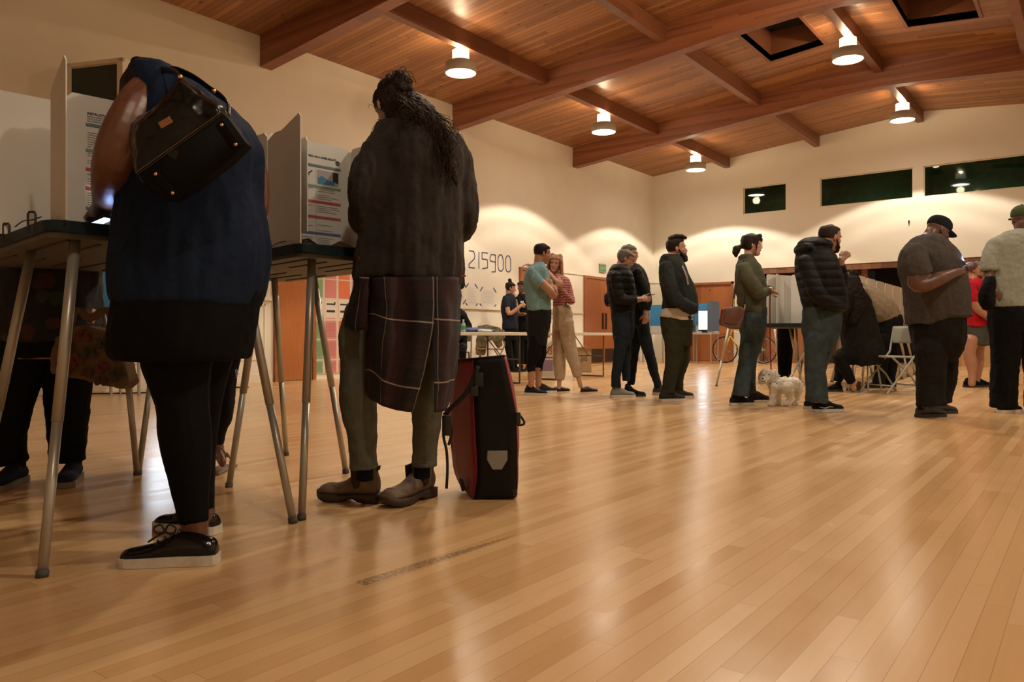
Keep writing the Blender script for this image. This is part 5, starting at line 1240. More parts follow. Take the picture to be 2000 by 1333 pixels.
# =============================== VOTING BOOTHS ===============================
def wr(r, d, z): return W(r, d, z)
TRAYT = mat('dark_teal_plastic', (.006, .016, .020), .55, var=.1, vscale=30, spec=.2)
TRAYU = mat('floor_lit_underside', (.10, .095, .08), .6, var=.15, vscale=9)  # same plastic as the rim; light bounced off the floor painted in as grey
CORR = mat('white_corrugated_plastic', (.56, .54, .49), .55, var=.04, vscale=5)
LEGM = mat('brushed_aluminium_tube', (.40, .38, .33), .36, .55, bump=.05, bscale=400)
PRT = mat('print_black', (.02, .02, .02), .7); PRG = mat('print_grey_text', (.28, .26, .24), .7)
def rounded(poly, c=.06):
    out = []
    n = len(poly)
    for i in range(n):
        p = Vector(poly[i]); a = Vector(poly[i-1])-p; b = Vector(poly[(i+1) % n])-p; a.normalize(); b.normalize()
        for t in (0, .25, .5, .75, 1): out.append((p+a*c)*(1-t)**2+p*2*t*(1-t)+(p+b*c)*t*t)
    return out
def booth_tray(t, poly, z0, z1, name='tray'):
    P_ = rounded([wr(r, d, z0+.014) for r, d in poly])
    c = sum(P_, Vector())/len(P_)
    bm = NB(); prism(bm, P_, UP*(z1-z0-.014)); bevel(bm, .004, 1); tr = obj(name, bm, TRAYT, t)
    Q = [c+(p-c)*.97 for p in P_]; bm = NB(); prism(bm, [q-UP*.014 for q in Q], UP*.02); obj('underside', bm, TRAYU, tr)
    return tr, c
def booth_ribs(tr, poly, z0, n=5):
    A, B, C_, D_ = [wr(r, d, z0) for r, d in poly]
    for k in range(n):
        for (s0, s1) in ((.06, .40), (.55, .93)):
            f = (k+.7)/(n+.4); s0_, s1_ = s0+.04*(k % 2), s1-.05*(k % 3)
            p0 = (A.lerp(D_, s0_)).lerp(B.lerp(C_, s0_), f); p1 = (A.lerp(D_, s1_)).lerp(B.lerp(C_, s1_), f)
            bm = NB(); sweep(bm, [p0, p1], [(.0055, .004)]*2, 8, UP); obj('rib_slot', bm, BLACK, tr)
def panel(t, a, b, z0, z1a, z1b, notch=0.0, th=.004, m=None, name='privacy_panel'):
    A, B = wr(a[0], a[1], 0), wr(b[0], b[1], 0); u = (B-A); L_ = u.length; u.normalize(); nn_ = u.cross(UP)*th
    pts = [A+UP*z0, B+UP*z0, B+UP*(z1b-.02), B-u*.02+UP*z1b]
    if notch: pts += [A+u*notch+UP*z1a, A+u*(notch*.9)+UP*(z1a-.015), A+u*(notch*.5)+UP*(z1a-.07), A+u*.01+UP*(z1a-.085)]
    else: pts += [A+u*.02+UP*z1a, A+UP*(z1a-.02)]
    bm = NB(); prism(bm, pts, nn_); return obj(name, bm, m or CORR, t), A, u
def poster(pn, A, u, u0, wd, z0, z1, a3=True):
    """voting instruction sheet printed on the panel: title, bars, a picture and small text lines"""
    n_ = u.cross(UP); n_ = n_*(1 if n_.dot(-DEPTH) > 0 else -1)
    Mx = Matrix((u, UP, u.cross(UP)*1.0)).transposed().to_4x4()
    o0 = A+n_*.0052
    def P_(x, z): return o0+u*(u0+x)+UP*z
    def rect(x0, x1, za, zb, m, nm, off=.0006):
        bm = NB(); prism(bm, [P_(x0, za), P_(x1, za), P_(x1, zb), P_(x0, zb)], n_*off); return obj(nm, bm, m, pn)
    bars = [(1.442, mat('bar_slate', (.11, .16, .17), .7)), (1.352, mat('bar_green', (.17, .26, .17), .7)), (1.285, mat('bar_red', (.42, .07, .07), .7)), (1.218, MATS['bar_red']), (1.147, mat('bar_blue', (.10, .13, .26), .7))]
    for z, m in bars: rect(0, wd, z-.0055, z+.0055, m, 'section_bar')
    def T_(s, size, x, z, m=PRT, b_=0.0):
        Mt = Matrix.Translation(P_(x, z)+n_*.0004) @ Matrix((u, UP, n_)).transposed().to_4x4()
        return text_mesh('printed_text', s, size, m, pn, Mt, .0002, bold=b_)
    T_('INSTRUCTIONS FOR VOTING ON A PAPER BALLOT', .0118, .004, 1.478, b_=.0003)
    T_('INSTRUCCIONES PARA VOTAR', .0066, .004, 1.469)
    T_('INSTRUCTIONS FOR VOTING', .0066, .004, 1.461)
    T_('ON A PAPER BALLOT', .0066, .004, 1.453)
    rect(.172, .1728, 1.07, 1.43, PRG, 'column_rule')
    rnd = random.Random(3); bm = NB()
    z = 1.43; tops = [b[0] for b in bars]
    while z > 1.062:
        z -= .0082
        if any(abs(z-q) < .011 for q in tops): continue
        for x0, x1 in ((.006, .160), (.180, wd-.006)):
            if x0 > .1 and 1.366 < z < 1.428: continue
            if rnd.random() < .30: continue
            L_ = (x1-x0)*rnd.uniform(.45, 1); x = x0
            while x < x0+L_:
                w_ = rnd.uniform(.004, .013); prism(bm, [P_(x, z), P_(min(x+w_, x1), z), P_(min(x+w_, x1), z+.0026), P_(x, z+.0026)], n_*.0004); x += w_+.002
    g = obj('small_print', bm, PRG, pn); g['kind'] = 'stuff'
    rect(.180, wd-.012, 1.366, 1.426, mat('photo_grey', (.34, .30, .30), .6), 'printed_photo', .0005)
    bm = NB(); prism(bm, [P_(.181, 1.367)+n_*.0006, P_(.268, 1.367)+n_*.0006, P_(.268, 1.384)+n_*.0006, P_(.232, 1.386)+n_*.0006, P_(.205, 1.402)+n_*.0006, P_(.181, 1.392)+n_*.0006], n_*.0003); obj('printed_photo_tray', bm, mat('photo_blue', (.04, .17, .30), .6), pn)
    bm = NB(); prism(bm, [P_(.258, 1.385)+n_*.001, P_(wd-.013, 1.376)+n_*.001, P_(wd-.013, 1.425)+n_*.001, P_(.258, 1.425)+n_*.001], n_*.0003); obj('printed_photo_shade', bm, mat('photo_black', (.02, .02, .02), .6), pn)
    bm = NB(); prism(bm, [P_(.125, 1.402), P_(.130, 1.398), P_(.155, 1.416), P_(.151, 1.420)], n_*.0006); obj('printed_pen', bm, PRT, pn)
    # round striped seal
    for k, (za, zb) in enumerate(((-.010, -.007), (-.0045, -.0012), (.001, .0042), (.006, .009))):
        bm = NB(); ra = math.sqrt(max(0, .0115**2-za*za)); rb = math.sqrt(max(0, .0115**2-zb*zb)); cx = wd-.016
        prism(bm, [P_(cx-ra, 1.470+za), P_(cx+ra, 1.470+za), P_(cx+rb, 1.470+zb), P_(cx-rb, 1.470+zb)], n_*.0006); obj('printed_seal', bm, PRT, pn)
def leg(t, top, bot, r=.0165, joint=True, par=None):
    bm = NB(); p, q = Vector(top), Vector(bot)
    rod(bm, q+(p-q)*.0, q+(p-q)*.45, r*.88, n=16); rod(bm, q+(p-q)*.44, p, r, n=16); o = obj('leg', bm, LEGM, t, True)
    bm = NB(); rod(bm, q, q+(p-q).normalized()*.02, r*1.05, n=16); obj('foot_cap', bm, mat('grey_rubber', (.06, .06, .055), .7), o, True)
    return o
def clip(t, p, h=.05, cable=None):
    bm = NB(); p = Vector(p); sweep(bm, [p-RIGHT*.011-UP*.03, p-RIGHT*.012+UP*h*.8, p-RIGHT*.008+UP*h, p+RIGHT*.008+UP*h, p+RIGHT*.012+UP*h*.8, p+RIGHT*.011-UP*.03], [(.004, .003)]*6, 8); obj('clip', bm, mat('black_clip', (.01, .01, .01), .45), t, True)
    if cable:
        bm = NB(); Q = smooth_path(cable, 4); sweep(bm, Q, [.0022]*len(Q), 6); obj('cable', bm, MATS['black_clip'], t, True)
ZT0, ZT1 = 1.0, 1.05
# booth A at the left
A_poly = [(-1.39, 2.28), (-1.0, 2.74), (-1.95, 3.69), (-2.34, 3.23)]
tA = thing('voting_booth', 'dark teal voting booth at the far left with the woman in navy leaning on it', 'voting booth', wr(-1.6, 3, 0), group='large standing voting booths')
trA, _ = booth_tray(tA, A_poly, ZT0, ZT1); booth_ribs(trA, A_poly, ZT0-.001)
def zt(px, py, z): p = on_z(px, py, z); return p
for (tx, ty, bx, by) in ((147, 470, 82, 1128), (229, 524, 268, 928), (470, 500, 573, 1022)):
    leg(tA, on_z(tx, ty, ZT0), gnd(bx, by))
leg(tA, on_z(62, 490, ZT0), wr(-1.86, 2.62, 0))
pnA, A_, u_ = panel(tA, (-1.545, 2.64), (-1.27, 2.92), ZT1, 1.545, 1.545); poster(pnA, A_, u_, .062, .30, ZT1, 1.5)
panel(tA, (-1.92, 2.47), (-1.60, 2.80), ZT1, 1.545, 1.545)
panel(tA, (-1.346, 2.30), (-1.47, 2.43), ZT1, 1.55, 1.49)
panel(tA, (-1.60, 2.80), (-1.92, 3.10), ZT1, 1.545, 1.545)
cA = on_z(62, 436, ZT1); clip(tA, cA, .035, [on_z(30, 443, ZT1), pt(45, 432, 2.45), pt(62, 430, 2.42), pt(80, 424, 2.4)])
clip(tA, on_z(12, 457, ZT1), .035)
# booth B in the middle
B_poly = [(-.80, 2.88), (-.39, 3.32), (-1.28, 4.33), (-1.69, 3.89)]
tB = thing('voting_booth', 'dark teal voting booth between the two foreground figures, white instruction panel on top', 'voting booth', wr(-1.05, 3.6, 0), group='large standing voting booths')
trB, _ = booth_tray(tB, B_poly, ZT0, ZT1); booth_ribs(trB, B_poly, ZT0-.001)
for (tx, ty, bx, by) in ((609, 508, 589, 1016), (536, 545, 559, 890), (612, 538, 676, 925), (512, 522, 447, 952), (322, 540, 270, 928)):
    leg(tB, on_z(tx, ty, ZT0), gnd(bx, by))
pnB, A_, u_ = panel(tB, (-1.02, 3.17), (-.735, 3.48), ZT1, 1.545, 1.545); poster(pnB, A_, u_, .062, .30, ZT1, 1.5)
panel(tB, (-.735, 3.48), (-.45, 3.22), ZT1, 1.545, 1.545)
# big near panel with the sloped top and rounded inner edge
bm = NB(); a_, b_ = wr(-.805, 2.90, 0), wr(-1.04, 3.20, 0); uu = (b_-a_).normalized()
prism(bm, [a_+UP*ZT1, b_+UP*ZT1, b_+UP*1.50, a_+uu*.26+UP*1.525, a_+uu*.19+UP*1.52, a_+uu*.015+UP*1.55, a_+UP*1.535], uu.cross(UP)*.004); obj('privacy_panel', bm, CORR, tB)
a2 = wr(-.800, 2.93, 0); b2 = wr(-.98, 3.2, 0); u2 = (b2-a2).normalized()
panel(tB, (-.790, 2.94), (-.86, 3.04), ZT1+.05, 1.47, 1.47)
panel(tB, (-1.02, 3.17), (-1.30, 3.45), ZT1, 1.545, 1.545)
clip(tB, on_z(548, 488, ZT1), .035, [on_z(520, 493, ZT1), pt(535, 479, 3.0), pt(550, 473, 3.0), pt(562, 471, 3.02)])
bm = NB(); prism(bm, [pt(640, 483, 3.16), pt(664, 471, 3.2), pt(700, 487, 3.12), pt(700, 490, 3.12)], DEPTH*.01); tag(obj('cardboard_folder', bm, mat('brown_card', (.16, .10, .05), .8)), 'brown card folder lying on the tray of the middle voting booth', 'folder')
bm = NB(); prism(bm, [pt(589, 480, 2.99), pt(589, 468, 2.99), pt(603, 466, 3.0), pt(624, 480, 3.05)], DEPTH*.006); tag(obj('ballot_sleeve', bm, mat('dark_card', (.06, .045, .03), .8)), 'dark card sleeve leaning on the middle booth tray beside the white panel', 'sleeve')
# phone under the woman's hand
ph = pt(192, 433, 2.50)
phone('glowing phone under the fist of the woman in navy on the booth tray', ph, basis(DEPTH+RIGHT*.25, UP*.28+RIGHT*.9), on=1.6, col=(.55, .68, 1), wdt=.05, hgt=.10)
for tgt, en in ((pt(240, 390, 2.42), .10),):
    L = bpy.data.lights.new('phone_glow', 'AREA'); L.energy = en; L.color = (.35, .5, 1); L.size = .06; lo = bpy.data.objects.new('phone_glow', L); lo.location = pt(216, 434, 2.44)
    lo.rotation_euler = (tgt-Vector(lo.location)).to_track_quat('-Z', 'Y').to_euler(); COL.objects.link(lo)

# ---- booths at the far side
def far_booth(label, poly, z0, z1, ztop, legs, panels, grp='distant voting booths'):
    c = poly[0]; t = thing('voting_booth', label, 'voting booth', wr(sum(p[0] for p in poly)/len(poly), sum(p[1] for p in poly)/len(poly), 0), group=grp)
    booth_tray(t, poly, z0, z1)
    for tp, bt in legs: leg(t, tp, bt, .016)
    for a, b in panels: panel(t, a, b, z1, ztop, ztop)
    return t
def rd(px, d): return ((px-1000)/FPX*d, d)
def pxleg(tx, ty, bx, by, ztop=.80):
    g = gnd(bx, by); dtop = gd(by)
    d_ = (by and CH*FPX/(by-HZ)); r = (tx-1000)/FPX*d_; return (wr(r, d_, ztop), g)
far_booth('voting booth with tall white panels right behind the woman in olive', [rd(1494, 10.3), rd(1588, 10.1), rd(1592, 11.6), rd(1500, 12.2)], .80, .86, 1.54,
          [pxleg(1513, 641, 1523, 736), pxleg(1541, 643, 1526, 737), pxleg(1542, 643, 1567, 755), pxleg(1548, 641, 1536, 734), pxleg(1555, 641, 1563, 746), pxleg(1574, 646, 1561, 752)],
          [(rd(1497, 10.5), rd(1562, 10.9)), (rd(1516, 10.4), rd(1536, 11.2)), (rd(1545, 10.6), rd(1588, 10.5))])
far_booth('voting booth hidden behind the woman in olive, one leg splayed left', [rd(1428, 10.6), rd(1484, 10.5), rd(1488, 12.4), rd(1430, 12.6)], .80, .86, 1.30,
          [pxleg(1423, 648, 1399, 755), pxleg(1486, 650, 1473, 737)], [(rd(1450, 11.4), rd(1478, 11.4))])
WD = ['nearest', 'second', 'third', 'fourth', 'fifth', 'sixth', 'last']
for k in range(7):
    y = 10.79+.76*k; x = -2.72-.03*k; t = thing('voting_booth', '%s white panelled booth in the row receding behind the leaning voter' % WD[k], 'voting booth', (x, y, 0), group='row of distant voting booths')
    zt_ = 1.53+.004*k
    bm = NB(); prism(bm, rounded([Vector((x-.28, y-.31, .82)), Vector((x+.28, y-.31, .82)), Vector((x+.28, y+.31, .82)), Vector((x-.28, y+.31, .82))], .05), UP*.05); obj('tray', bm, TRAYT, t)
    for (p, q) in ((Vector((x-.26, y-.28, 0)), Vector((x+.12, y-.30, 0))), (Vector((x+.12, y-.30, 0)), Vector((x+.12, y+.26, 0))), (Vector((x-.26, y+.26, 0)), Vector((x+.12, y+.26, 0)))):
        bm = NB(); uu = (q-p).normalized(); prism(bm, [p+UP*.87, q+UP*.87, q+UP*(zt_-.03), q-uu*.03+UP*zt_, p+uu*.03+UP*zt_, p+UP*(zt_-.03)], uu.cross(UP)*.006); obj('privacy_panel', bm, CORR, t)
    for sx_ in (-1, 1):
        for sy in (-1, 1): leg(t, (x+.2*sx_, y+.2*sy, .82), (x+.36*sx_-(.12 if k == 0 and sy < 0 and sx_ < 0 else 0), y+(.36 if k or sy > 0 else .85)*sy, 0), .015)

# ---- blue booths for seated voters
BLUEP = mat('sky_blue_panel', (.045, .22, .42), .6, var=.08, vscale=3); BLUED = mat('slate_blue_panel', (.10, .15, .24), .6)
def blue_booth(label, o, ux, uy, w=.62, screen=False, wing=False, stt=None):
    """o: front left corner on the floor, ux along the front, uy towards the back"""
    t = thing('accessible_voting_booth', label, 'voting booth', o, group='blue voting booths')
    ux = Vector(ux).normalized(); uy = Vector(uy).normalized()
    def bx(nm, m, x0, x1, y0, y1, z0, z1, par=t):
        bm = NB(); P0 = Vector(o); M = Matrix.Translation(P0) @ Matrix((ux, uy, UP)).transposed().to_4x4(); box(bm, x0, x1, y0, y1, z0, z1, M); return obj(nm, bm, m, par)
    bx('tray', mat('pale_grey_plastic', (.42, .40, .36), .5), 0, w, 0, .5, .72, .76)
    bx('back_panel', BLUEP, 0, w, .46, .48, .94, 1.49); bx('side_panel', BLUEP, 0, .012, 0, .46, .94, 1.49); bx('side_panel', BLUED if wing else BLUEP, w-.012, w, (-.25 if wing else 0), .46, .80, 1.52 if wing else 1.49)
    bx('white_skirt', CORR, .012, w-.012, .44, .46, .76, .94)
    for x in (.02, w-.04): bx('post', LEGM, x, x+.025, .44, .465, 0, .72)
    for x in (.02, w-.04): bx('post', LEGM, x, x+.025, 0, .025, 0, .72)
    bx('post', LEGM, 0, .03, .42, .45, .76, 1.50)
    if screen:
        s = bx('touch_screen', mat('black_plastic', (.012, .012, .012), .35), w*.30, w*.80, .20, .225, .80, 1.32)
        bx('display', emis('screen_white', (.80, .90, 1.0), 6.0), w*.32, w*.78, .194, .2, .84, 1.30, s)
        bx('stand', MATS['black_plastic'], w*.45, w*.6, .20, .32, .76, .82, s)
    return t
YBB = 17.75
xs_ = [(-9.30, 'blue panelled booth furthest left along the back wall'), (-8.66, 'blue panelled booth half hidden by the bearded man'), (-8.02, 'blue panelled booth with the bright white touch screen')]
for i, (x, lb) in enumerate(xs_): blue_booth(lb, (x, YBB-.1, 0), (1, 0, 0), (0, 1, 0), .62, screen=(i == 2), wing=(i == 2))
# the one by the left wall, behind the foreground figures
blue_booth('blue panelled booth by the left wall seen between the legs of the left booth', (XL+1.1, 3.52, 0), (0, 1, 0), (-1, 0, 0), .75, screen=False)
blue_booth('blue panelled booth by the left wall hidden behind the woman in navy', (XL+1.1, 4.32, 0), (0, 1, 0), (-1, 0, 0), .75, screen=True)
bm = NB(); sweep(bm, smooth_path([Vector((XL+.3, 4.0, .012)), Vector((XL+.8, 4.6, .012)), Vector((XL+.5, 5.2, .012)), Vector((XL+.9, 5.9, .012))], 4), [.009]*13, 8); tag(obj('power_cord', bm, BLACK), 'black power cord on the floor along the left wall', 'cord')

# ---- tables
def folding_table(label, x0, x1, y0, y1):
    t = thing('folding_table', label, 'table', ((x0+x1)/2, (y0+y1)/2, 0), group='white folding tables'); TW = mat('cream_table_plastic', (.62, .57, .48), .5, var=.03)
    bm = NB(); box(bm, x0, x1, y0, y1, .695, .74); bevel(bm, .008, 2); obj('tabletop', bm, TW, t)
    xm0, xm1 = x0+.08, x1-.08
    for yy, s_ in ((y0+.25, 1), (y1-.25, -1)):
        bm = NB(); P_ = [Vector((xm0, yy, .695)), Vector((xm0, yy, .06)), Vector((xm0, yy, .012)), Vector((xm0+.05, yy, .012)), Vector((xm1-.05, yy, .012)), Vector((xm1, yy, .012)), Vector((xm1, yy, .06)), Vector((xm1, yy, .695))]
        sweep(bm, P_, [.012]*8, 8, (0, 1, 0)); rod(bm, (xm0, yy, .35), (xm1, yy, .35), .009); obj('leg', bm, mat('brown_grey_steel', (.10, .085, .07), .45, .5), t, True)
        bm = NB(); rod(bm, ((xm0+xm1)/2, yy, .35), ((xm0+xm1)/2, yy+.42*s_, .69), .008); obj('brace', bm, MATS['brown_grey_steel'], t, True)
    return t
folding_table('long cream folding table, the half nearest the red pannier bag', -7.25, -6.5, 7.2, 9.03)
folding_table('long cream folding table, the half nearest the orange double doors', -7.25, -6.5, 9.55, 11.38)
# things on the tables
def on_table(nm, bm, m, lb, cat, **k): return tag(obj(nm, bm, m, None, **k), lb, cat)
ZT = .7415
def sheet(x, y, w_, h_, a, nm, lb, m=None, z=0, cat='paper'):
    bm = NB(); M = Matrix.Translation((x, y, ZT+z)) @ Matrix.Rotation(a, 4, 'Z'); box(bm, -w_/2, w_/2, -h_/2, h_/2, 0, .003, M); return on_table(nm, bm, m or mat('white_paper', (.7, .66, .58), .7), lb, cat)
sheet(-6.9, 8.75, .3, .22, .2, 'paper_stack', 'white papers near the right end of the nearer table'); sheet(-6.85, 9.9, .25, .3, -.3, 'paper_stack', 'white papers lying on the further table beside the striped woman'); sheet(-6.9, 10.8, .22, .3, .1, 'paper_stack', 'white papers at the door end of the further table')
bm = NB(); sweep(bm, [Vector((-6.8, 7.75, ZT+.028)), Vector((-6.85, 8.1, ZT+.032)), Vector((-6.8, 8.38, ZT+.022))], [(.028, .16), (.032, .18), (.022, .14)], 14, (1, 0, 0)); o = fuse('folded_jeans', bm, cloth('blue_denim_cloth', (.09, .12, .22), .9), None, .008, 2, ((.05, .012),)); tag(o, 'heap of blue denim cloth on the nearer folding table', 'cloth')
bm = NB(); sweep(bm, [Vector((-6.62, 7.95, ZT+.02)), Vector((-6.62, 8.15, ZT+.016))], [(.02, .06), (.016, .05)], 12, (1, 0, 0)); tag(fuse('crumpled_paper', bm, mat('white_paper', (.7, .66, .58), .7), None, .006, 1, ((.03, .01),)), 'crumpled white paper in front of the blue cloth', 'paper')
t = thing('water_bottle', 'small green labelled bottle on the nearer folding table', 'bottle', tuple(on_x(905, 648, -6.62)[:2])+(ZT,))
bm = NB(); lathe(bm, [(.028, 0), (.03, .01), (.03, .10), (.012, .135), (.012, .15)], (0, 0, 0), 20); obj('bottle_body', bm, mat('clear_green_plastic', (.35, .5, .42), .15), t, True, kw=False)
bm = NB(); lathe(bm, [(.0305, .03), (.0305, .08)], (0, 0, 0), 20, caps=False); obj('bottle_label', bm, mat('green_label', (.05, .3, .16), .6), t, True, kw=False)
bm = NB(); lathe(bm, [(.014, .148), (.014, .165)], (0, 0, 0), 16); obj('bottle_cap', bm, SOLEW, t, True, kw=False)

# ---- cartons and a lawn sign under / beside the table
t = thing('cardboard_box', 'brown cardboard box on the floor behind the striped woman', 'box', on_z(1140, 728, 0)); CB = mat('brown_card', (.16, .10, .05), .8); CBX = mat('kraft_cardboard', (.30, .19, .10), .8, var=.08)
c0 = wr(*rd(1127, 14.3), 0); c1 = wr(*rd(1155, 14.3), 0); uu = (c1-c0); nn_ = DEPTH*.26
bm = NB(); prism(bm, [c0, c1, c1+nn_, c0+nn_], UP*.40); obj('carton', bm, CBX, t)
for a_, b_, s_ in ((c0, c1, -1), (c0+nn_, c1+nn_, 1)):
    bm = NB(); prism(bm, [a_+UP*.40, b_+UP*.40, b_+UP*.47+DEPTH*s_*.06, a_+UP*.47+DEPTH*s_*.06], DEPTH*.004); obj('flap', bm, CBX, t)
bm = NB(); q = c0.lerp(c1, .25)-DEPTH*.003
for k_ in range(3): sweep(bm, smooth_path([q+UP*(.2+.04*k_)-DEPTH*.0, q+uu*.2+UP*(.24+.04*k_), q+uu*.45+UP*(.22+.035*k_)], 3), [.006]*7, 6)
obj('printed_mark', bm, mat('dark_green_ink', (.03, .08, .05), .7), t)
t = thing('folded_sign', 'white folding floor sign with orange writing behind the man in blue', 'sign', on_z(1070, 736, 0))
a0, a1 = wr(*rd(1056, 12.9), 0), wr(*rd(1083, 12.9), 0)
bm = NB(); prism(bm, [a0, a1, a1+UP*.66+DEPTH*.12, a0+UP*.66+DEPTH*.12], DEPTH*.01); s1 = obj('sign_face', bm, mat('sign_white', (.62, .56, .50), .6), t)
bm = NB(); prism(bm, [a0+DEPTH*.26, a1+DEPTH*.26, a1+UP*.66+DEPTH*.135, a0+UP*.66+DEPTH*.135], DEPTH*.01); obj('sign_back', bm, MATS['sign_white'], t)
ua = (a1-a0).normalized(); vv = (UP*.66+DEPTH*.12).normalized()
Mt = Matrix.Translation(a0+ua*.05+vv*.38-DEPTH*.004) @ Matrix((ua, vv, ua.cross(vv))).transposed().to_4x4(); text_mesh('sign_lettering', '/83', .20, mat('orange_ink', (.55, .10, .03), .6), s1, Mt, .001)
bm = NB(); prism(bm, [a0+ua*.03+vv*.10-DEPTH*.003, a1-ua*.03+vv*.10-DEPTH*.003, a1-ua*.03+vv*.28-DEPTH*.003, a0+ua*.03+vv*.28-DEPTH*.003], DEPTH*-.001); obj('purple_block', bm, mat('purple_ink', (.28, .20, .30), .6), s1)

# ---- folding chairs
def folding_chair(label, c, ang, coat=None, m=None, grp='folding chairs'):
    t = thing('folding_chair', label, 'chair', c, group=grp); m = m or mat('beige_enamel_steel', (.30, .30, .25), .45, .2)
    M = frame(ang); Tm = lambda x, y, z: Vector(c)+M @ Vector((x, y, z))
    for sd in (-1, 1):
        bm = NB(); sweep(bm, [Tm(sd*.22, -.26, .80), Tm(sd*.22, -.20, .50), Tm(sd*.22, .24, .01)], [(.013, .011)]*3, 8); obj('leg', bm, m, t, True)
        bm = NB(); sweep(bm, [Tm(sd*.20, .15, .44), Tm(sd*.20, -.12, .22), Tm(sd*.20, -.27, .01)], [(.013, .011)]*3, 8); obj('leg', bm, m, t, True)
    bm = NB(); sweep(bm, [Tm(0, -.20, .435), Tm(0, .20, .445)], [(.20, .014), (.19, .014)], 20, UP, True, 3.5); obj('seat', bm, m, t, True)
    bm = NB(); sweep(bm, [Tm(-.20, -.235, .70), Tm(0, -.25, .70), Tm(.20, -.235, .70)], [(.10, .010)]*3, 16, M @ Vector((0, 1, 0)), True, 3.5); obj('backrest', bm, m, t, True)
    bm = NB(); rod(bm, Tm(-.22, .17, .10), Tm(.22, .17, .10), .009); rod(bm, Tm(-.2, -.22, .10), Tm(.2, -.22, .10), .009); rod(bm, Tm(-.22, -.26, .80), Tm(.22, -.26, .80), .012); obj('crossbar', bm, m, t, True)
    return t
folding_chair('beige steel folding chair right of the seated voter in black', gnd(1738, 768)*1.0, 196)
bm = NB(); q = on_y(1776, 432, YB); rod(bm, q, q-Vector((0, .05, 0)), .012); rod(bm, q-Vector((0, .05, .0)), q-Vector((0, .05, .07)), .02, .008); tag(obj('wall_hook', bm, BLACK), 'small dark hook high on the white back wall above the black opening', 'hook')
ch = folding_chair('folding chair under an olive coat at the nearer cream table', tuple(on_z(955, 728, 0)), -120, m=mat('tan_chair_steel', (.22, .15, .09), .5))
bm = NB(); cc = on_z(955, 728, 0)
sweep(bm, [cc+UP*.83-RIGHT*.17, cc+UP*.84+RIGHT*.0, cc+UP*.80+RIGHT*.17], [(.05, .10)]*3, 14); sweep(bm, [cc+UP*.82-RIGHT*.10-DEPTH*.07, cc+UP*.6-RIGHT*.14-DEPTH*.10, cc+UP*.35-RIGHT*.16-DEPTH*.08], [(.09, .04), (.11, .04), (.09, .03)], 14); sweep(bm, [cc+UP*.82+RIGHT*.12-DEPTH*.07, cc+UP*.6+RIGHT*.16-DEPTH*.08, cc+UP*.5+RIGHT*.2-DEPTH*.06], [(.07, .04), (.09, .04), (.06, .03)], 14)
tag(fuse('draped_coat', bm, cloth('olive_tan_camouflage', (.13, .11, .06), .9, .6, 9), None, .010, 3, FOLD), 'olive and tan coat draped over a folding chair', 'coat')

# ---- yellow bicycle against the back wall
t = thing('bicycle', 'yellow bicycle leaning at the back wall behind the woman in olive', 'bicycle', (-7.0, 18.6, 0))
w1_, w2_ = on_y(1416, 681, 18.55), on_y(1491, 681, 18.55); w1_.z = w2_.z = .335; YEL = mat('yellow_paint', (.62, .36, .03), .4)
def wheel(c):
    bm = NB(); Q = [c+Vector((math.cos(a), 0, math.sin(a)))*.32 for a in [2*PI*i/36 for i in range(37)]]; sweep(bm, Q, [.016]*37, 8, (0, 1, 0), False); wv = obj('wheel', bm, BLACK, t, True)
    bm = NB(); Q = [c+Vector((math.cos(a), 0, math.sin(a)))*.300 for a in [2*PI*i/36 for i in range(37)]]; sweep(bm, Q, [.007]*37, 6, (0, 1, 0), False); obj('rim', bm, LEGM, wv, True)
    bm = NB()
    for i in range(18): a = 2*PI*i/18; rod(bm, c+Vector((0, .02*(-1)**i, 0)), c+Vector((math.cos(a), 0, math.sin(a)))*.295, .0015, n=5)
    g = obj('spokes', bm, LEGM, wv); 
    for i in range(0, 12): a = 2*PI*i/12+.2; bm = NB(); ball(bm, c+Vector((math.cos(a)*.27, -.012, math.sin(a)*.27)), .009, None, 8, 6); obj('spoke_reflector', bm, SOLEW, wv)
    bm = NB(); rod(bm, c-Vector((0, .05, 0)), c+Vector((0, .05, 0)), .02); obj('hub', bm, LEGM, wv)
wheel(w1_); wheel(w2_)
ux = (w2_-w1_).normalized(); mid = w1_.lerp(w2_, .46); bb = mid+UP*(-.03); seat_t = mid+ux*-.12+UP*.48; headt = w1_.lerp(w2_, .84)+UP*.50; hb = w1_.lerp(w2_, .89)+UP*.34
headt, seat_t, hb = w1_.lerp(w2_, .20)+UP*.52, mid+ux*.16+UP*.44, w1_.lerp(w2_, .13)+UP*.34
bm = NB()
for p, q in ((bb, seat_t), (seat_t, headt), (bb, hb), (headt, hb), (w2_, bb), (w2_, seat_t), (hb, w1_)): rod(bm, p, q, .020 if q is not w2_ else .012, n=10)
obj('frame', bm, YEL, t, True)
bm = NB(); rod(bm, seat_t, seat_t+UP*.12+ux*.03, .013); sweep(bm, [seat_t+UP*.13-ux*.12, seat_t+UP*.14+ux*.03, seat_t+UP*.15+ux*.14], [(.02, .02), (.05, .03), (.08, .03)], 12, UP); obj('saddle', bm, BLACK, t, True)
bm = NB(); rod(bm, headt, headt+UP*.10-ux*.02, .014); sweep(bm, [headt+UP*.10-Vector((0, .26, 0)), headt+UP*.12-ux*.05, headt+UP*.10+Vector((0, .26, 0))], [.014]*3, 8); obj('handlebar', bm, BLACK, t, True)
bm = NB(); lathe(bm, [(.09, 0), (.09, .006)], bb-Vector((0, .04, 0)), 24, (0, 1, 0)); obj('chainring', bm, YEL, t, True)
for sd in (-1, 1): bm = NB(); rod(bm, bb+Vector((0, .07*sd, 0)), bb+Vector((0, .07*sd, 0))+ux*.12*sd-UP*.12*sd, .009); obj('crank', bm, LEGM, t, True)

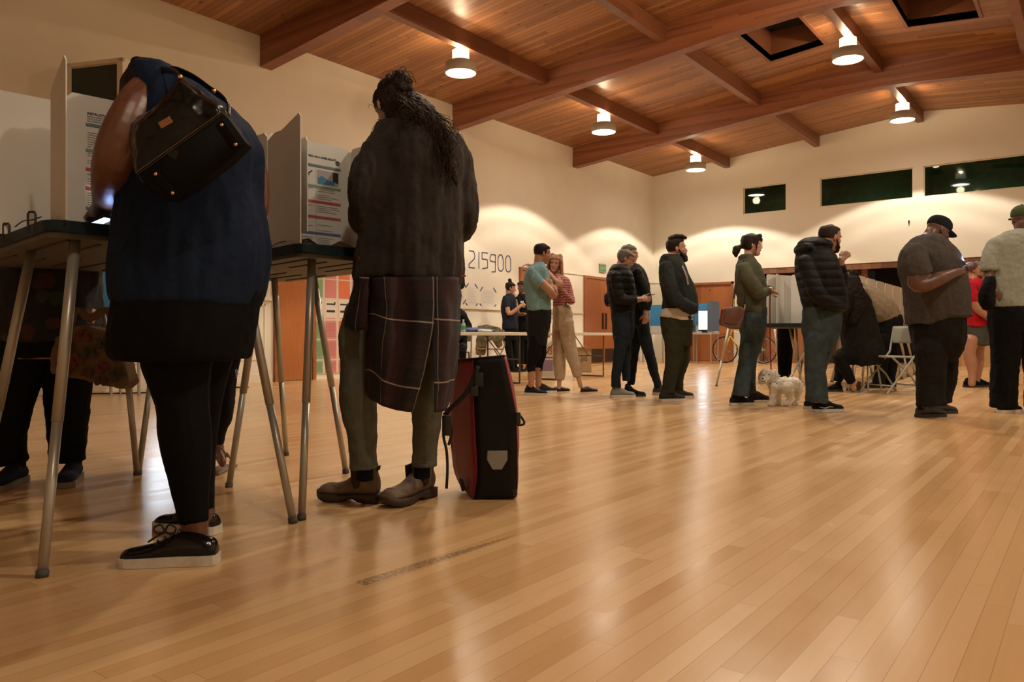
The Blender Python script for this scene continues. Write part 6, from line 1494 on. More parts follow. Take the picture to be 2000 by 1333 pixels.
# ---- wall-mounted display box high on the left wall
t = thing('wall_display', 'cream framed dark display box high on the left wall above the left booth', 'display', wr(-5.0, 9.0, 3.3))
a0, a1 = wr(*rd(133, 9.06), 0), wr(*rd(242, 8.85), 0); uu = (a1-a0).normalized(); nb = (UP.cross(uu)); nb = nb if nb.dot(DEPTH) > 0 else -nb
Lw = (a1-a0).length
def fr_(x0, x1, z0, z1, y0, y1, nm, m):
    bm = NB(); M = Matrix.Translation(a0) @ Matrix((uu, nb, UP)).transposed().to_4x4(); box(bm, x0, x1, y0, y1, z0, z1, M); return obj(nm, bm, m, t)
ztop_ = .70+(655-122)/FPX*9.0
fr_(.0, Lw, ztop_-.95, ztop_, .012, .10, 'housing', TRIMM); fr_(.05, Lw-.09, ztop_-.88, ztop_-.06, .004, .011, 'dark_screen', mat('dark_green_screen', (.014, .020, .015), .35))
for (x0, x1, z0, z1) in ((0, Lw, ztop_-.045, ztop_), (0, .045, ztop_-.95, ztop_), (Lw-.08, Lw, ztop_-.95, ztop_), (0, Lw, ztop_-.95, ztop_-.90)): fr_(x0, x1, z0, z1, -.02, .012, 'frame', TRIMM)

# ---- the left wall's notices
def tape_number():
    t = thing('tape_number', 'number 215900 laid out in blue tape on the left wall', 'wall number', on_x(958, 510, XL+.004)); TM = mat('blue_tape', (.022, .045, .16), .6)
    S = {'2': [(0, 1, .8, 1), (.8, 1, 1, .75), (1, .75, .9, .55), (.9, .55, 0, .2), (0, .2, 0, 0), (0, 0, 1, 0)], '1': [(.4, 1, .4, 0)], '5': [(1, 1, 0, 1), (0, 1, 0, .6), (0, .6, .9, .6), (.9, .6, 1, .5), (1, .5, 1, .1), (1, .1, .1, .02)],
         '9': [(1, .95, .2, .95), (.2, .95, 0, .8), (0, .8, 0, .55), (0, .55, 1, .5), (1, .95, .95, -.1), (.95, -.1, .3, -.12)], '0': [(.3, 1, .75, 1), (.75, 1, 1, .75), (1, .75, 1, .15), (1, .15, .7, -.02), (.7, -.02, .25, 0), (.25, 0, 0, .2), (0, .2, 0, .8), (0, .8, .3, 1)]}
    Ya, Yb = on_x(916, 500, XL).y, on_x(1002, 500, XL).y; n_ = 6; step = (Yb-Ya)/n_
    widths = [.165, .10, .165, .165, .165, .165]
    y = Ya
    tot = Yb-Ya; cell = tot/5.55
    for ch_, wf in zip('215900', (1, .55, 1, 1, 1, 1)):
        bm = NB()
        for (x0, z0, x1, z1) in S[ch_]:
            w_ = cell*.68*(wf if ch_ != '1' else .6)
            p = Vector((XL+.003, y+x0*w_, 2.035+z0*.33)); q = Vector((XL+.003, y+x1*w_, 2.035+z1*.33)); d = (q-p).normalized(); s = d.cross(Vector((1, 0, 0)))*.011
            prism(bm, [p-d*.006-s, q+d*.006-s, q+d*.006+s, p-d*.006+s], Vector((.0015, 0, 0)))
        o = obj('digit', bm, TM, t); y += cell*wf
tape_number()
def taped_sheet(px0, px1, pya, pyb, lb, two=1):
    a = on_x(px0, pya, XL); b = on_x(px1, pyb, XL); z1, z0 = a.z, b.z
    t = thing('handwritten_sheet', lb, 'paper', (XL, a.y, z0), group='sheets taped under the number')
    bm = NB(); box(bm, XL+.001, XL+.003, a.y, b.y, z0, z1); s = obj('sheet', bm, mat('pale_sheet', (.66, .62, .55), .7), t)
    for (yy, zz, sg) in ((a.y, z1, 1), (b.y, z1, -1), (a.y, z0, -1), (b.y, z0, 1)):
        bm = NB(); d = Vector((0, .05, .05*sg)); p = Vector((XL+.004, yy, zz)); s_ = Vector((0, -.008*sg, .008)); prism(bm, [p-d*.9-s_, p+d*.9-s_, p+d*.9+s_, p-d*.9+s_], Vector((.001, 0, 0))); obj('tape', bm, MATS['blue_tape'], t)
    bm = NB(); rnd = random.Random(int(px0)); z = z1-.05
    while z > z0+.04:
        y = a.y+.05
        while y < b.y-.07: w_ = rnd.uniform(.02, .06); prism(bm, [Vector((XL+.0032, y, z)), Vector((XL+.0032, y+w_, z)), Vector((XL+.0032, y+w_, z+.007)), Vector((XL+.0032, y, z+.007))], Vector((.0004, 0, 0))); y += w_+.012
        z -= .032
    g = obj('faint_writing', bm, mat('faint_pencil', (.42, .38, .34), .8), s); g['kind'] = 'stuff'
taped_sheet(893, 907, 555, 590, 'taped white sheet partly behind the fleece jacket'); taped_sheet(912, 930, 558, 597, 'narrow white sheet with blue tape corners under the digits 1 and 5'); taped_sheet(940, 966, 565, 599, 'wide white sheet with blue tape corners under the digits 9 and 0')
EX = thing('exit_sign', 'small green exit sign on the left wall above the orange double doors', 'exit sign', (XL, 16.53, 2.28))
bm = NB(); box(bm, XL, XL+.03, 16.38, 16.68, 2.27, 2.48); obj('housing', bm, mat('sign_housing_grey', (.30, .28, .22), .5), EX)
bm = NB(); box(bm, XL+.03, XL+.033, 16.41, 16.65, 2.30, 2.45); ef = obj('face', bm, mat('exit_green', (.04, .14, .06), .5, emit=(.05, .35, .12), estr=.25), EX)
text_mesh('lettering', 'EXIT', .10, mat('exit_letters', (.5, .55, .4), .5), ef, Matrix.Translation((XL+.0335, 16.425, 2.335)) @ Matrix(((0, 0, 1), (1, 0, 0), (0, 1, 0))).to_4x4(), .0005)
# coloured notices in a grid (three languages deep, rows of green, pink and orange)
CG, CP, CO, CW, CV_ = mat('notice_green', (.20, .34, .18), .7), mat('notice_pink', (.58, .20, .18), .7), mat('notice_orange', (.60, .15, .05), .7), mat('notice_white', (.62, .55, .44), .7), mat('notice_lilac', (.36, .22, .26), .7)
cw = [(608.5, 629.5, CG, 'green'), (634, 656, CP, 'pink'), (660.5, 682.5, CO, 'orange'), (686, 706, CV_, 'lilac')]
bm = NB(); box(bm, XL+.001, XL+.012, 7.60, 8.66, .08, 2.0); tag(obj('notice_board', bm, mat('board_cream', (.62, .50, .40), .7)), 'pale backing board holding the coloured notices on the left wall', 'board')
rowz = [(1.61, 1.90), (1.30, 1.59), (.955, 1.275), (.64, .93), (.32, .62), (.09, .29)]
rn = ['at the top', 'second row down', 'white with arrows, third row', 'fourth row down', 'fifth row down', 'cut off at the bottom']
for (pa, pb, m, cn) in cw:
    ya, yb = on_x(pa, 600, XL).y, on_x(pb, 600, XL).y
    for r_, (z0, z1) in enumerate(rowz):
        white = r_ == 2
        t = thing('paper_notice', ('%s column notice, white with dark arrows, in the third row' % cn) if white else '%s notice %s of the coloured grid' % (cn, rn[r_]), 'notice', (XL, ya, z0), group='coloured notices on the board')
        bm = NB(); box(bm, XL+.012, XL+.014, ya, yb, z0, z1); s = obj('sheet', bm, CW if white else m, t)
        rnd = random.Random(int(pa)+r_)
        bm = NB(); z = z1-.04
        while z > z0+.03 and not white and r_ > 2:
            y = ya+.02
            while y < yb-.03: w_ = rnd.uniform(.012, .035); e_ = min(y+w_, yb-.02); prism(bm, [Vector((XL+.0142, y, z)), Vector((XL+.0142, e_, z)), Vector((XL+.0142, e_, z+.006)), Vector((XL+.0142, y, z+.006))], Vector((.0004, 0, 0))); y += w_+.006
            z -= .014 if z > z0+.12 else .018
        if white:
            for (zz, h_) in ((z1-.075, .012), (z1-.19, .018)):
                prism(bm, [Vector((XL+.0142, ya+.03, zz-h_)), Vector((XL+.0142, yb-.03, zz-h_)), Vector((XL+.0142, yb-.03, zz+h_)), Vector((XL+.0142, ya+.03, zz+h_))], Vector((.0004, 0, 0)))
            yy = yb-.05; prism(bm, [Vector((XL+.0142, yy, z1-.105)), Vector((XL+.0142, yy+.03, z1-.075)), Vector((XL+.0142, yy+.03, z1-.035)), Vector((XL+.0142, yy, z1-.045))], Vector((.0005, 0, 0)))
        if len(bm.faces):
            g = obj('printing', bm, PRT if white else mat('%s_ink' % cn, tuple(c*.55 for c in m.node_tree.nodes['Principled BSDF'].inputs['Base Color'].default_value[:3]), .7), s); g['kind'] = 'stuff'
        else: bm.free()
        if white: bm = NB(); box(bm, XL+.014, XL+.0144, ya+.02, yb-.02, z0+.01, z0+.025); obj('colour_strip', bm, m, s)
# =============================== OTHER PEOPLE AND THE DOG ===============================
# --- woman with top bun behind the table
P = Person('person', 'person with black top bun in navy tee standing behind the table', 14.5, 1000)
P.wear('tee', cloth('navy_tee', (.014, .018, .028)), [[(574, 991, 1001, .07), (578, 986, 1005, .14), (588, 980, 1009, .18), (605, 978, 1009, .17), (625, 981, 1011, .15), (643, 980, 1012, .16)]], [[(988, 583, -.15, 6.5), (991, 600, -.18, 6.5)]], disp=FOLDL)
P.wear('trousers', BLACKC, [[(640, 981, 1012, .15), (665, 982, 1010, .16)]], [[(991, 665, -.08, 8.5), (995, 690, -.08, 7), (1000, 717, -.08, 6)], [(1003, 665, .08, 8), (1006, 690, .08, 7), (1005, 716, .08, 5.5)]])
P.limb(P.body, [(991, 598, -.18, 4.6), (994, 613, -.2, 4.4), (1007, 606, -.2, 3.8), (1017, 597, -.18, 3)]); hand(P.body, P.v(1016, 598, -.18), RIGHT+UP*.4, -DEPTH, .95, (40, 50, 40))
P.limb(P.body, [(1006, 588, .12, 4.6), (1008, 602, .1, 4.3), (1004, 590, .02, 3.6), (1003, 582, -.02, 3)]); hand(P.body, P.v(1003, 583, -.02), UP, -DEPTH, .95, (40, 50, 40))
P.head(997, 563, 0, 5, 10, .98, neck=(994, 580, 0)); P.finish(SKINM)
def tb(bm, P): ball(bm, P.T(0, -.04, .262), .038, None, 12, 8); ball(bm, P.T(0, -.02, .235), .03, None, 12, 8)
P.hair(HAIRK, tb, low=.06, vol=1.2); face_bits(P.T, P.M, P.hs, P.root)
shoe(P, (1012,), (994,), BLACKC, dd_toe=-.15, dd_heel=-.05, L=.26, sole=SOLEK); shoe(P, (1016,), (1002,), BLACKC, dd_toe=.05, dd_heel=.1, L=.26, sole=SOLEK)
# --- person in black tee behind
P = Person('person', 'person in black printed tee facing the person with the top bun', 15.0, 1024)
P.wear('tee', BLACKC, [[(574, 1013, 1026, .07), (579, 1010, 1031, .15), (590, 1007, 1036, .18), (615, 1009, 1036, .17), (645, 1009, 1036, .17)]], [[(1011, 585, -.16, 6), (1010, 600, -.2, 6)]], disp=FOLDL)
bm = NB(); prism(bm, [P.v(1016, 588, -.20), P.v(1023, 588, -.20), P.v(1023, 592, -.20), P.v(1016, 592, -.20)], DEPTH*.03); obj('shirt_print', bm, SOLEW, P.root)
P.wear('trousers', BLACKC, [[(640, 1010, 1036, .16), (665, 1010, 1035, .16)]], [[(1017, 665, -.08, 7.5), (1017, 712, -.08, 6)], [(1028, 665, .08, 7.5), (1028, 712, .08, 6)]])
P.limb(P.body, [(1010, 598, -.2, 4.4), (1012, 613, -.22, 4.2), (1024, 614, -.28, 3.4)]); hand(P.body, P.v(1023, 614, -.28), RIGHT, UP, .95)
P.limb(P.body, [(1034, 590, .1, 5), (1036, 625, .1, 4)]); hand(P.body, P.v(1036, 625, .1), -UP, RIGHT, .95)
P.head(1019, 561, 0, -120, 8, 1.0, neck=(1020, 580, 0)); P.finish(SKINB); P.hair(HAIRK, low=.08); face_bits(P.T, P.M, P.hs, P.root)
shoe(P, (1013,), (1020,), BLACKC, dd_toe=-.25, dd_heel=0, L=.27, sole=SOLEK); shoe(P, (1027,), (1031,), BLACKC, dd_toe=-.2, dd_heel=.1, L=.27, sole=SOLEK)

def sitter(label, D, seat, hipz=.50):
    pass
# --- seated person at the nearer table (dark hoodie), mostly behind the plaid shirt
P = Person('person', 'seated person in dark hoodie resting arms on the nearer cream table', 11.6, 892)
P.wear('hoodie', BLACKC, [[(602, 878, 900, .08), (612, 870, 910, .16), (630, 868, 914, .19), (655, 870, 912, .17), (676, 872, 912, .17)]], [[(905, 620, -.16, 8), (916, 640, -.2, 7), (905, 645, -.36, 6)], [(872, 620, .1, 8), (870, 642, 0, 7), (884, 646, -.3, 6)]], disp=FOLD)
P.wear('jeans', JEAND, [], [[(880, 676, 0, 11), (880, 682, -.25, 10), (880, 684, -.42, 9), (881, 705, -.44, 8), (881, 732, -.40, 7)], [(902, 676, 0, 11), (902, 682, -.25, 10), (902, 684, -.42, 9), (902, 705, -.44, 8), (902, 732, -.40, 7)]])
hand(P.body, P.v(905, 645, -.38), -DEPTH*.5-RIGHT, UP, .95); hand(P.body, P.v(886, 646, -.32), RIGHT-DEPTH*.5, UP, .95)
P.head(889, 588, -.05, -80, 12, 1.0, neck=(889, 608, 0)); P.finish(SKINL); P.hair(HAIRB, low=.08); face_bits(P.T, P.M, P.hs, P.root)
shoe(P, (880,), (881,), BLACKC, dd_toe=-.55, dd_heel=-.30, L=.27, sole=SOLEK); shoe(P, (903,), (902,), BLACKC, dd_toe=-.55, dd_heel=-.30, L=.27, sole=SOLEK)
folding_chair('folding chair under the seated person in the dark hoodie', wr(*rd(891, 11.62), 0), -90, m=MATS['tan_chair_steel'])

# --- seated voter in black with long hair
P = Person('person', 'seated voter in long black garment with dark curly hair bending over a booth', 9.35, 1678)
P.wear('long_coat', cloth('black_brown_wool', (.009, .008, .006)), [[(558, 1652, 1672, .08), (566, 1645, 1683, .15), (590, 1642, 1698, .20), (622, 1642, 1708, .22), (656, 1646, 1716, .23), (690, 1649, 1723, .24), (712, 1652, 1720, .22)]],
       [[(1655, 578, -.18, 12), (1646, 605, -.2, 12), (1640, 625, -.16, 10), (1634, 628, -.05, 8)]], disp=FOLD)
P.wear('trousers', BLACKC, [], [[(1682, 698, -.08, 17), (1655, 694, -.1, 16), (1640, 698, -.1, 14), (1650, 722, -.1, 11), (1664, 748, -.1, 9)], [(1684, 700, .1, 16), (1660, 697, .1, 15), (1645, 702, .1, 13), (1640, 730, .1, 10), (1636, 746, .1, 8)]], disp=FOLDL, smooth=10)
P.limb(P.body, [(1636, 627, -.1, 6), (1626, 628, .0, 5)]); hand(P.body, P.v(1627, 628, 0), -RIGHT-UP*.1, UP, .95, (40, 50, 40))
P.limb(P.body, [(1664, 745, -.1, 5), (1668, 760, -.1, 5)])
P.head(1657, 556, 0, 175, 40, .98, neck=(1663, 575, 0)); P.finish(SKINM)
def curly(bm, P):
    v = P.v
    sweep(bm, [v(1663, 550, -.05), v(1670, 572, -.13), v(1674, 600, -.2), v(1668, 628, -.22)], [(.11, .07), (.12, .07), (.10, .05), (.04, .03)], 14)
    sweep(bm, [v(1652, 556, -.05), v(1652, 585, -.2), v(1650, 612, -.24)], [(.06, .05), (.06, .05), (.03, .03)], 12)
P.hair(mat('dark_curly_hair', (.012, .008, .005), .7, bump=.5, bscale=120, spec=.1), curly, low=.04, vol=1.6, disp=((.04, .03), (.015, .01))); face_bits(P.T, P.M, P.hs, P.root)
shoe(P, (1652,), (1684,), mat('brown_sandal_leather', (.12, .05, .03), .5), ground=(763, 763), solet=.014, sole=SOLEK); shoe(P, (1630,), (1645,), BLACKC, dd_toe=.1, dd_heel=.1, L=.25, sole=SOLEK)
t = thing('stool', 'low stool under the seated voter in the long black garment', 'stool', wr(*rd(1690, 9.5), 0))
bm = NB(); c = wr(*rd(1690, 9.5), .44); lathe(bm, [(.16, 0), (.17, .01), (.17, .03), (.16, .04)], c, 24); obj('seat', bm, BLACK, t)
for a in range(4): bm = NB(); e = Vector((math.cos(a*PI/2+.4), math.sin(a*PI/2+.4), 0)); rod(bm, c+e*.12, c+e*.19-UP*.44, .011); obj('leg', bm, LEGM, t)
# --- leaning voter in the tan shirt
P = Person('person', 'voter in tan grey shirt bent forward over a booth, dark curly hair', 10.15, 1722)
P.wear('shirt', cloth('tan_grey_cotton', (.21, .165, .11)), [], [[(1676, 562, 0, 12), (1688, 573, 0, 20), (1704, 589, 0, 25), (1720, 604, 0, 27), (1733, 617, 0, 24), (1740, 628, 0, 22)], [(1684, 570, -.18, 10), (1672, 590, -.22, 10), (1662, 612, -.2, 8)]], disp=FOLD, flat=1.0)
P.wear('trousers', BLACKC, [], [[(1738, 628, 0, 25), (1736, 645, 0, 24), (1733, 668, 0, 22)], [(1728, 665, -.08, 15), (1724, 700, -.08, 13), (1718, 738, -.08, 11), (1716, 752, -.08, 10)], [(1740, 665, .09, 15), (1742, 700, .09, 12), (1740, 735, .09, 10), (1740, 748, .09, 9)]], disp=FOLD, smooth=10)
P.limb(P.body, [(1663, 610, -.2, 6), (1652, 620, -.1, 5)]); hand(P.body, P.v(1652, 620, -.1), -RIGHT, UP, 1)
P.head(1663, 547, 0, 170, 40, 1.0, neck=(1679, 562, 0)); P.finish(SKINM)
P.hair(MATS['dark_curly_hair'], None, low=.05, vol=2.4, disp=((.03, .03),)); face_bits(P.T, P.M, P.hs, P.root)
shoe(P, (1700,), (1726,), BLACKC, dd_toe=-.1, dd_heel=-.05, L=.28, sole=SOLEK); shoe(P, (1728,), (1748,), BLACKC, dd_toe=.1, dd_heel=.15, L=.28, sole=SOLEK)
# --- voter behind the white panels, only dark legs show
P = Person('person', 'voter hidden behind tall white booth panels, only dark trouser legs showing', 11.9, 1533)
P.wear('jumper', BLACKC, [[(567, 1527, 1541, .07), (572, 1520, 1548, .14), (590, 1516, 1552, .16), (620, 1518, 1550, .15), (640, 1518, 1549, .15)]], [[(1520, 578, 0, 7), (1516, 610, 0, 6.5), (1524, 628, -.1, 5)], [(1548, 578, 0, 7), (1552, 610, 0, 6.5), (1545, 628, -.1, 5)]])
P.wear('trousers', BLACKC, [[(636, 1520, 1549, .14), (662, 1519, 1549, .15)]], [[(1527, 665, 0, 8.5), (1526, 700, .0, 7.5), (1526, 735, 0, 6)], [(1541, 665, 0, 8.5), (1540, 700, .0, 7.5), (1538, 735, 0, 6)]])
hand(P.body, P.v(1525, 630, -.1), -DEPTH, UP, .95); hand(P.body, P.v(1544, 630, -.1), -DEPTH, UP, .95)
P.head(1534, 552, .02, -90, 25, .93, neck=(1534, 572, 0)); P.finish(SKINM); P.hair(HAIRK); face_bits(P.T, P.M, P.hs, P.root)
shoe(P, (1524,), (1526,), BLACKC, dd_toe=-.2, dd_heel=.03, L=.26, sole=SOLEK); shoe(P, (1544,), (1540,), BLACKC, dd_toe=-.2, dd_heel=.03, L=.26, sole=SOLEK)

# --- voter behind the woman in navy (dark trousers, sandal)
P = Person('person', 'person behind the woman in navy, only dark trousers and sandalled foot visible', 4.05, 440)
P.wear('top', BLACKC, [[(378, 424, 456, .07), (390, 405, 468, .14), (430, 392, 480, .16), (500, 396, 476, .15), (560, 390, 482, .16)]], [[(403, 405, .02, 18), (396, 470, .02, 16), (400, 530, .05, 14)], [(472, 405, .02, 16), (478, 455, .02, 14), (470, 500, .06, 12)]], disp=FOLD)
P.wear('trousers', cloth('black_track_trousers', (.010, .010, .012)), [[(545, 392, 480, .15), (590, 390, 478, .17), (640, 392, 474, .17)]], [[(450, 640, -.05, 24), (446, 700, -.05, 22), (442, 760, -.05, 21), (437, 810, -.05, 19), (428, 845, -.05, 13), (426, 869, -.05, 10)], [(412, 640, .07, 22), (408, 720, .07, 18), (404, 790, .07, 15), (402, 850, .07, 12)]], disp=FOLD, smooth=10)
for x, d_ in ((427, -.05), (402, .07)): P.limb(P.body, [(x, 858, d_, 8.5), (x+2, 880, d_, 9), (x+3, 893, d_, 10)], k=2)
P.limb(P.body, [(427, 888, -.06, 10), (431, 896, -.14, 12), (434, 901, -.24, 12), (436, 903, -.28, 9)], k=2, flat=.6)
P.limb(P.body, [(402, 885, .06, 10), (404, 893, .0, 11), (404, 897, -.06, 9)], k=2, flat=.6)
hand(P.body, P.v(400, 530, .05), -UP, -RIGHT, .95); hand(P.body, P.v(470, 500, .06), -UP, RIGHT, .95)
P.head(440, 345, .02, 95, 25, .97, neck=(440, 382, 0)); P.finish(SKINB); P.hair(HAIRK, low=.05, vol=1.5); face_bits(P.T, P.M, P.hs, P.root)
text_mesh('trouser_lettering', 'ok', .045, SOLEW, P.root, Matrix.Translation(P.v(459, 722, -.10)) @ Matrix((RIGHT*.5+DEPTH*.3, UP, -DEPTH)).transposed().to_4x4() @ Matrix.Rotation(-1.4, 4, 'Z'), .0006)
t_ = mat('tan_sandal_strap', (.16, .09, .055), .5)
bm = NB(); q = P.v(430, 907, -.14); prism(bm, [P.v(418, 903, .02)*1.0, P.v(420, 905, -.26), P.v(448, 905, -.28), P.v(442, 903, .02)], UP*.01) if False else None
g0 = P.v(430, 905, -.12); g0.z = 0; 
for (cx, cy) in ((0, 0),): box(bm, -.045, .045, -.13, .13, .001, .014, Matrix.Translation((g0.x, g0.y, 0)) @ Matrix((RIGHT, DEPTH, UP)).transposed().to_4x4())
bevel(bm, .006, 2); so = obj('sandal', bm, t_, P.root)
bm = NB(); c = P.v(433, 893, -.20)
for a_ in ((-.035, .0), (.0, .01), (.03, -.005)): sweep(bm, smooth_path([c+RIGHT*(a_[0]-.012)-UP*.02, c+RIGHT*a_[0]+UP*.022-DEPTH*.01, c+RIGHT*(a_[0]+.018)-UP*.02], 3), [.004]*7, 6)
sweep(bm, smooth_path([P.v(417, 888, -.10), P.v(427, 872, -.14), P.v(440, 885, -.14), P.v(445, 893, -.12)], 3), [.004]*10, 6); obj('sandal_strap', bm, t_, so, True)

# --- voter behind the left booth with floral top and butterfly bag
P = Person('person', 'voter in dark floral top and black trousers hidden behind the left booth panels', 3.62, 95)
def floral():
    m, nt, b = nodes('dark_floral_cotton'); tc = nt.nodes.new('ShaderNodeTexCoord')
    vo = N(nt, 'ShaderNodeTexVoronoi', Scale=9.0); nt.links.new(tc.outputs['Object'], vo.inputs['Vector'])
    w_ = N(nt, 'ShaderNodeTexNoise', Scale=38.0); nt.links.new(tc.outputs['Object'], w_.inputs['Vector'])
    f = M3(nt, 'LESS_THAN', M3(nt, 'ADD', vo.outputs['Distance'], M3(nt, 'MULTIPLY', w_.outputs['Fac'], .35)), .50)
    r = nt.nodes.new('ShaderNodeValToRGB'); r.color_ramp.interpolation = 'CONSTANT'; e = r.color_ramp.elements; e[0].color = (.05, .014, .006, 1); e[1].position = .4; e[1].color = (.02, .035, .02, 1); x = e.new(.7); x.color = (.05, .02, .01, 1)
    s = nt.nodes.new('ShaderNodeSeparateColor'); nt.links.new(vo.outputs['Color'], s.inputs[0]); nt.links.new(s.outputs[0], r.inputs['Fac'])
    nt.links.new(MIX(nt, f, (.007, .008, .008), r.outputs['Color']), b.inputs['Base Color']); b.inputs['Roughness'].default_value = .85; return m
P.wear('floral_top', floral(), [[(330, 70, 112, .07), (345, 40, 145, .14), (400, 18, 178, .19), (470, 8, 190, .20), (530, 4, 186, .21), (590, 8, 190, .22), (645, 14, 196, .22), (668, 20, 192, .21)]],
       [[(40, 370, 0, 26), (22, 450, -.02, 24), (20, 520, .0, 22)], [(156, 370, 0, 26), (172, 450, -.02, 22), (174, 540, 0, 19), (172, 590, 0, 17), (170, 618, -.02, 13)]], disp=FOLD)
P.wear('trousers', BLACKC, [[(630, 22, 190, .19), (660, 12, 192, .20), (700, 8, 192, .19)]], [[(46, 700, -.05, 40), (34, 760, -.05, 36), (22, 830, -.05, 30), (18, 880, -.05, 28), (24, 906, -.05, 31)], [(134, 700, .06, 44), (132, 760, .06, 41), (131, 830, .06, 38), (130, 880, .06, 36), (130, 902, .06, 37)]], disp=FOLD, smooth=10)
P.limb(P.body, [(178, 612, -.02, 11), (174, 632, -.04, 9)]); hand(P.body, P.v(175, 630, -.04), -UP, -RIGHT, 1, (60, 80, 50)); P.limb(P.body, [(20, 515, 0, 14), (22, 590, 0, 11)]); hand(P.body, P.v(22, 590, 0), -UP, RIGHT, 1)
P.head(92, 285, .03, 60, 20, 1.03, neck=(92, 335, 0)); P.finish(SKINM); P.hair(HAIRB, low=.05, vol=1.5); face_bits(P.T, P.M, P.hs, P.root)
SH = cloth('navy_sneaker_suede', (.015, .02, .035), .85)
shoe(P, (-12,), (46,), SH, dd_toe=-.22, dd_heel=.04, L=.28, sole=mat('grey_rubber_sole', (.20, .17, .13), .7)); shoe(P, (120,), (150,), SH, dd_toe=-.18, dd_heel=.12, L=.28, sole=MATS['grey_rubber_sole'])
bm = NB(); prism(bm, [P.v(6, 722, -.25), P.v(15, 721, -.25), P.v(16, 732, -.25), P.v(5, 732, -.25)], DEPTH*.008); obj('belt_buckle', bm, mat('dull_brass2', (.25, .2, .1), .4, 1), P.root)
# butterfly tote
t = thing('tote_bag', 'tan tote bag printed with butterflies behind the left booth leg', 'bag', P.v(190, 760, -.15))
def butter():
    m, nt, b = nodes('tan_print_cloth'); tc = nt.nodes.new('ShaderNodeTexCoord'); n1 = N(nt, 'ShaderNodeTexNoise', Scale=7.0, Detail=3.0); nt.links.new(tc.outputs['Object'], n1.inputs['Vector'])
    nt.links.new(MIX(nt, n1.outputs['Fac'], (.10, .055, .026), (.17, .10, .05)), b.inputs['Base Color']); b.inputs['Roughness'].default_value = .85; return m
BC = butter(); dT = 3.30
bm = NB(); prism(bm, [pt(x, y, dT) for x, y in ((106, 660), (150, 636), (236, 652), (240, 700), (252, 748), (234, 762), (160, 744), (98, 730), (100, 690))], DEPTH*.10); fuse('cloth_body', bm, BC, t, .007, 3, ((.12, .03),))
bm = NB(); sweep(bm, smooth_path([pt(138, 642, dT+.02), pt(150, 606, dT+.04), pt(176, 622, dT+.04), pt(210, 606, dT+.05), pt(222, 648, dT+.03)], 3), [(.018, .004)]*13, 8); obj('handle', bm, BC, t, True)
WC = [mat('butterfly_brown', (.075, .022, .018), .8), mat('butterfly_green', (.035, .035, .012), .8), mat('butterfly_red', (.11, .020, .014), .8)]
rnd = random.Random(11)
spots_ = [(200, 670, 1), (223, 694, 0), (172, 688, 1), (146, 704, 2), (128, 676, 1), (196, 718, 2), (226, 730, 1), (168, 728, 0), (126, 716, 0), (160, 656, 2), (226, 668, 2), (196, 744, 0)]
for (x, y, c) in spots_:
    bm = NB(); a = rnd.uniform(-.9, .9); s = rnd.uniform(13, 18)
    for sd in (-1, 1):
        for (rx, ry, ox, oy) in ((.75, .62, .50, .32), (.55, .52, .40, -.34)):
            P_ = []
            for i in range(12):
                q = 2*PI*i/12; lx = sd*(ox+rx*.6*math.cos(q)); ly = oy+ry*.7*math.sin(q); P_.append(pt(x+s*(lx*math.cos(a)-ly*math.sin(a)), y+s*(lx*math.sin(a)+ly*math.cos(a)), dT-.021))
            prism(bm, P_, DEPTH*.004)
    obj('butterfly_print', bm, WC[c], t)

# --- the white dog
D_ = 7.55
t = thing('dog', 'small fluffy white dog standing on the floor beside the leash', 'dog', gnd(1525, 793))
FUR = mat('white_dog_fur', (.88, .84, .76), .8, var=.12, vscale=30, bump=.5, bscale=90)
def v(x, y, d=0): return pt(x, y, D_+d)
bm = NB(); k_ = D_/FPX
def L_(P_): sweep(bm, smooth_path([v(*p[:3]) for p in P_], 3), [r.x for r in smooth_path([Vector((p[3]*k_, 0, 0)) for p in P_], 3)], 14)
L_([(1513, 752, 0, 13), (1524, 752, 0, 15), (1538, 752, 0, 14), (1552, 752, 0, 14.5), (1557, 755, 0, 11)])
L_([(1503, 738, -.02, 10), (1509, 746, 0, 12), (1516, 755, 0, 13)])
for x0, x1, d in ((1509, 1508, -.07), (1520, 1521, .07)): L_([(x0+2, 756, d, 8), (x0, 772, d, 5.6), (x1, 786, d, 5)]); L_([(x1, 789, d, 4.6), (x1-5, 789.5, d, 4.6)])
for x0, d in ((1540, -.07), (1555, .07)): L_([(x0-2, 757, d, 11), (x0+1, 768, d, 8), (x0+3, 776, d, 5.5), (x0-1, 787, d, 4.6)]); L_([(x0, 789, d, 4.4), (x0-6, 789.5, d, 4.5)])
L_([(1557, 748, 0, 6), (1562, 752, 0, 6), (1563, 762, 0, 6.5), (1560, 770, 0, 4)])
ball(bm, v(1500, 734, -.02), (.066, .07, .064)); ball(bm, v(1496, 741, -.08), (.040, .045, .036)); ball(bm, v(1493, 742, -.11), (.026, .026, .022))
for x, d in ((1488, .02), (1515, .0)): L_([(x+(3 if x < 1500 else -3), 726, d, 4), (x, 735, d, 6.5), (x, 745, d, 5.5)])
dm = bm.copy()
body = fuse('body', bm, FUR, t, .006, 2, ((.03, .018), (.010, .008)))
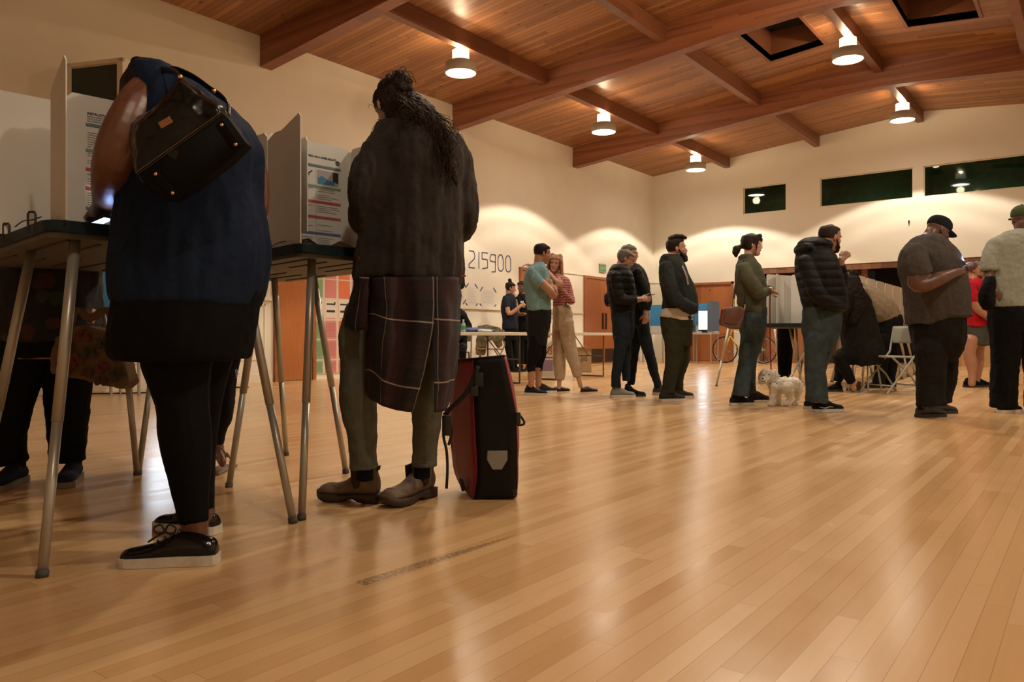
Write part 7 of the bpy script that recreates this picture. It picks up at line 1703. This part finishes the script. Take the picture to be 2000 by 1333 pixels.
# fur locks over the body
from mathutils.bvhtree import BVHTree
bmx = NB(); rnd = random.Random(5); me = body.data
vs = me.vertices; nv = len(vs)
for i in range(3400):
    w_ = vs[rnd.randrange(nv)]; p = w_.co.copy(); n_ = w_.normal.copy(); g = (n_*.55-UP*.75+Vector((rnd.gauss(0, .3), rnd.gauss(0, .3), rnd.gauss(0, .2)))).normalized(); ln = rnd.uniform(.012, .026)
    s = g.cross(n_+Vector((.01, .02, .0))); s = s.normalized()*rnd.uniform(.0012, .0024)
    a = p-n_*.002; q = [a-s, a+s, p+g*ln*.6+s*.7+n_*.004, p+g*ln*.6-s*.7+n_*.004]; V_ = [bmx.verts.new(z) for z in q]; tip = bmx.verts.new(p+g*ln); bmx.faces.new(V_); bmx.faces.new([V_[3], V_[2], tip])
bmx2 = bpy.data.meshes.new('fur'); bmx.to_mesh(bmx2); bmx.free(); fo = mesh_obj('fur', bmx2, FUR, t, True); fo['kind'] = 'stuff'
for nm, c, r in (('nose', v(1490, 740, -.135), .0085), ('eye', v(1492, 733, -.082), .006), ('eye', v(1502, 732, -.088), .006)):
    b2_ = NB(); ball(b2_, c, r, None, 10, 8); obj(nm, b2_, mat('dog_black', (.008, .007, .007), .2), t, True)
b2_ = NB(); sweep(b2_, [v(1486, 744.5, -.115), v(1490, 746, -.13), v(1495, 745, -.12)], [.002]*3, 6); obj('mouth', b2_, MATS['dog_black'], t)
b2_ = NB(); cc = v(1509, 747, 0); ring = [cc+(RIGHT*math.cos(a)*.9+UP*math.sin(a)*.25)*.062+DEPTH*math.sin(a)*.066 for a in [2*PI*i/20 for i in range(21)]]; sweep(b2_, ring, [(.004, .009)]*21, 6, UP, False); obj('collar', b2_, mat('red_leash_webbing', (.22, .012, .016), .7), t, True)
b2_ = NB(); sweep(b2_, smooth_path([WOMAN.v(1507, 569, -.12), pt(1504, 580, 7.5), pt(1504, 640, 7.52), pt(1505, 700, 7.54), pt(1507, 738, 7.50)], 4), [(.006, .0025)]*17, 6, DEPTH, False)
tag(obj('leash', b2_, MATS['red_leash_webbing']), 'thin dark red leash from the hand of the woman in olive down to the dog', 'leash')
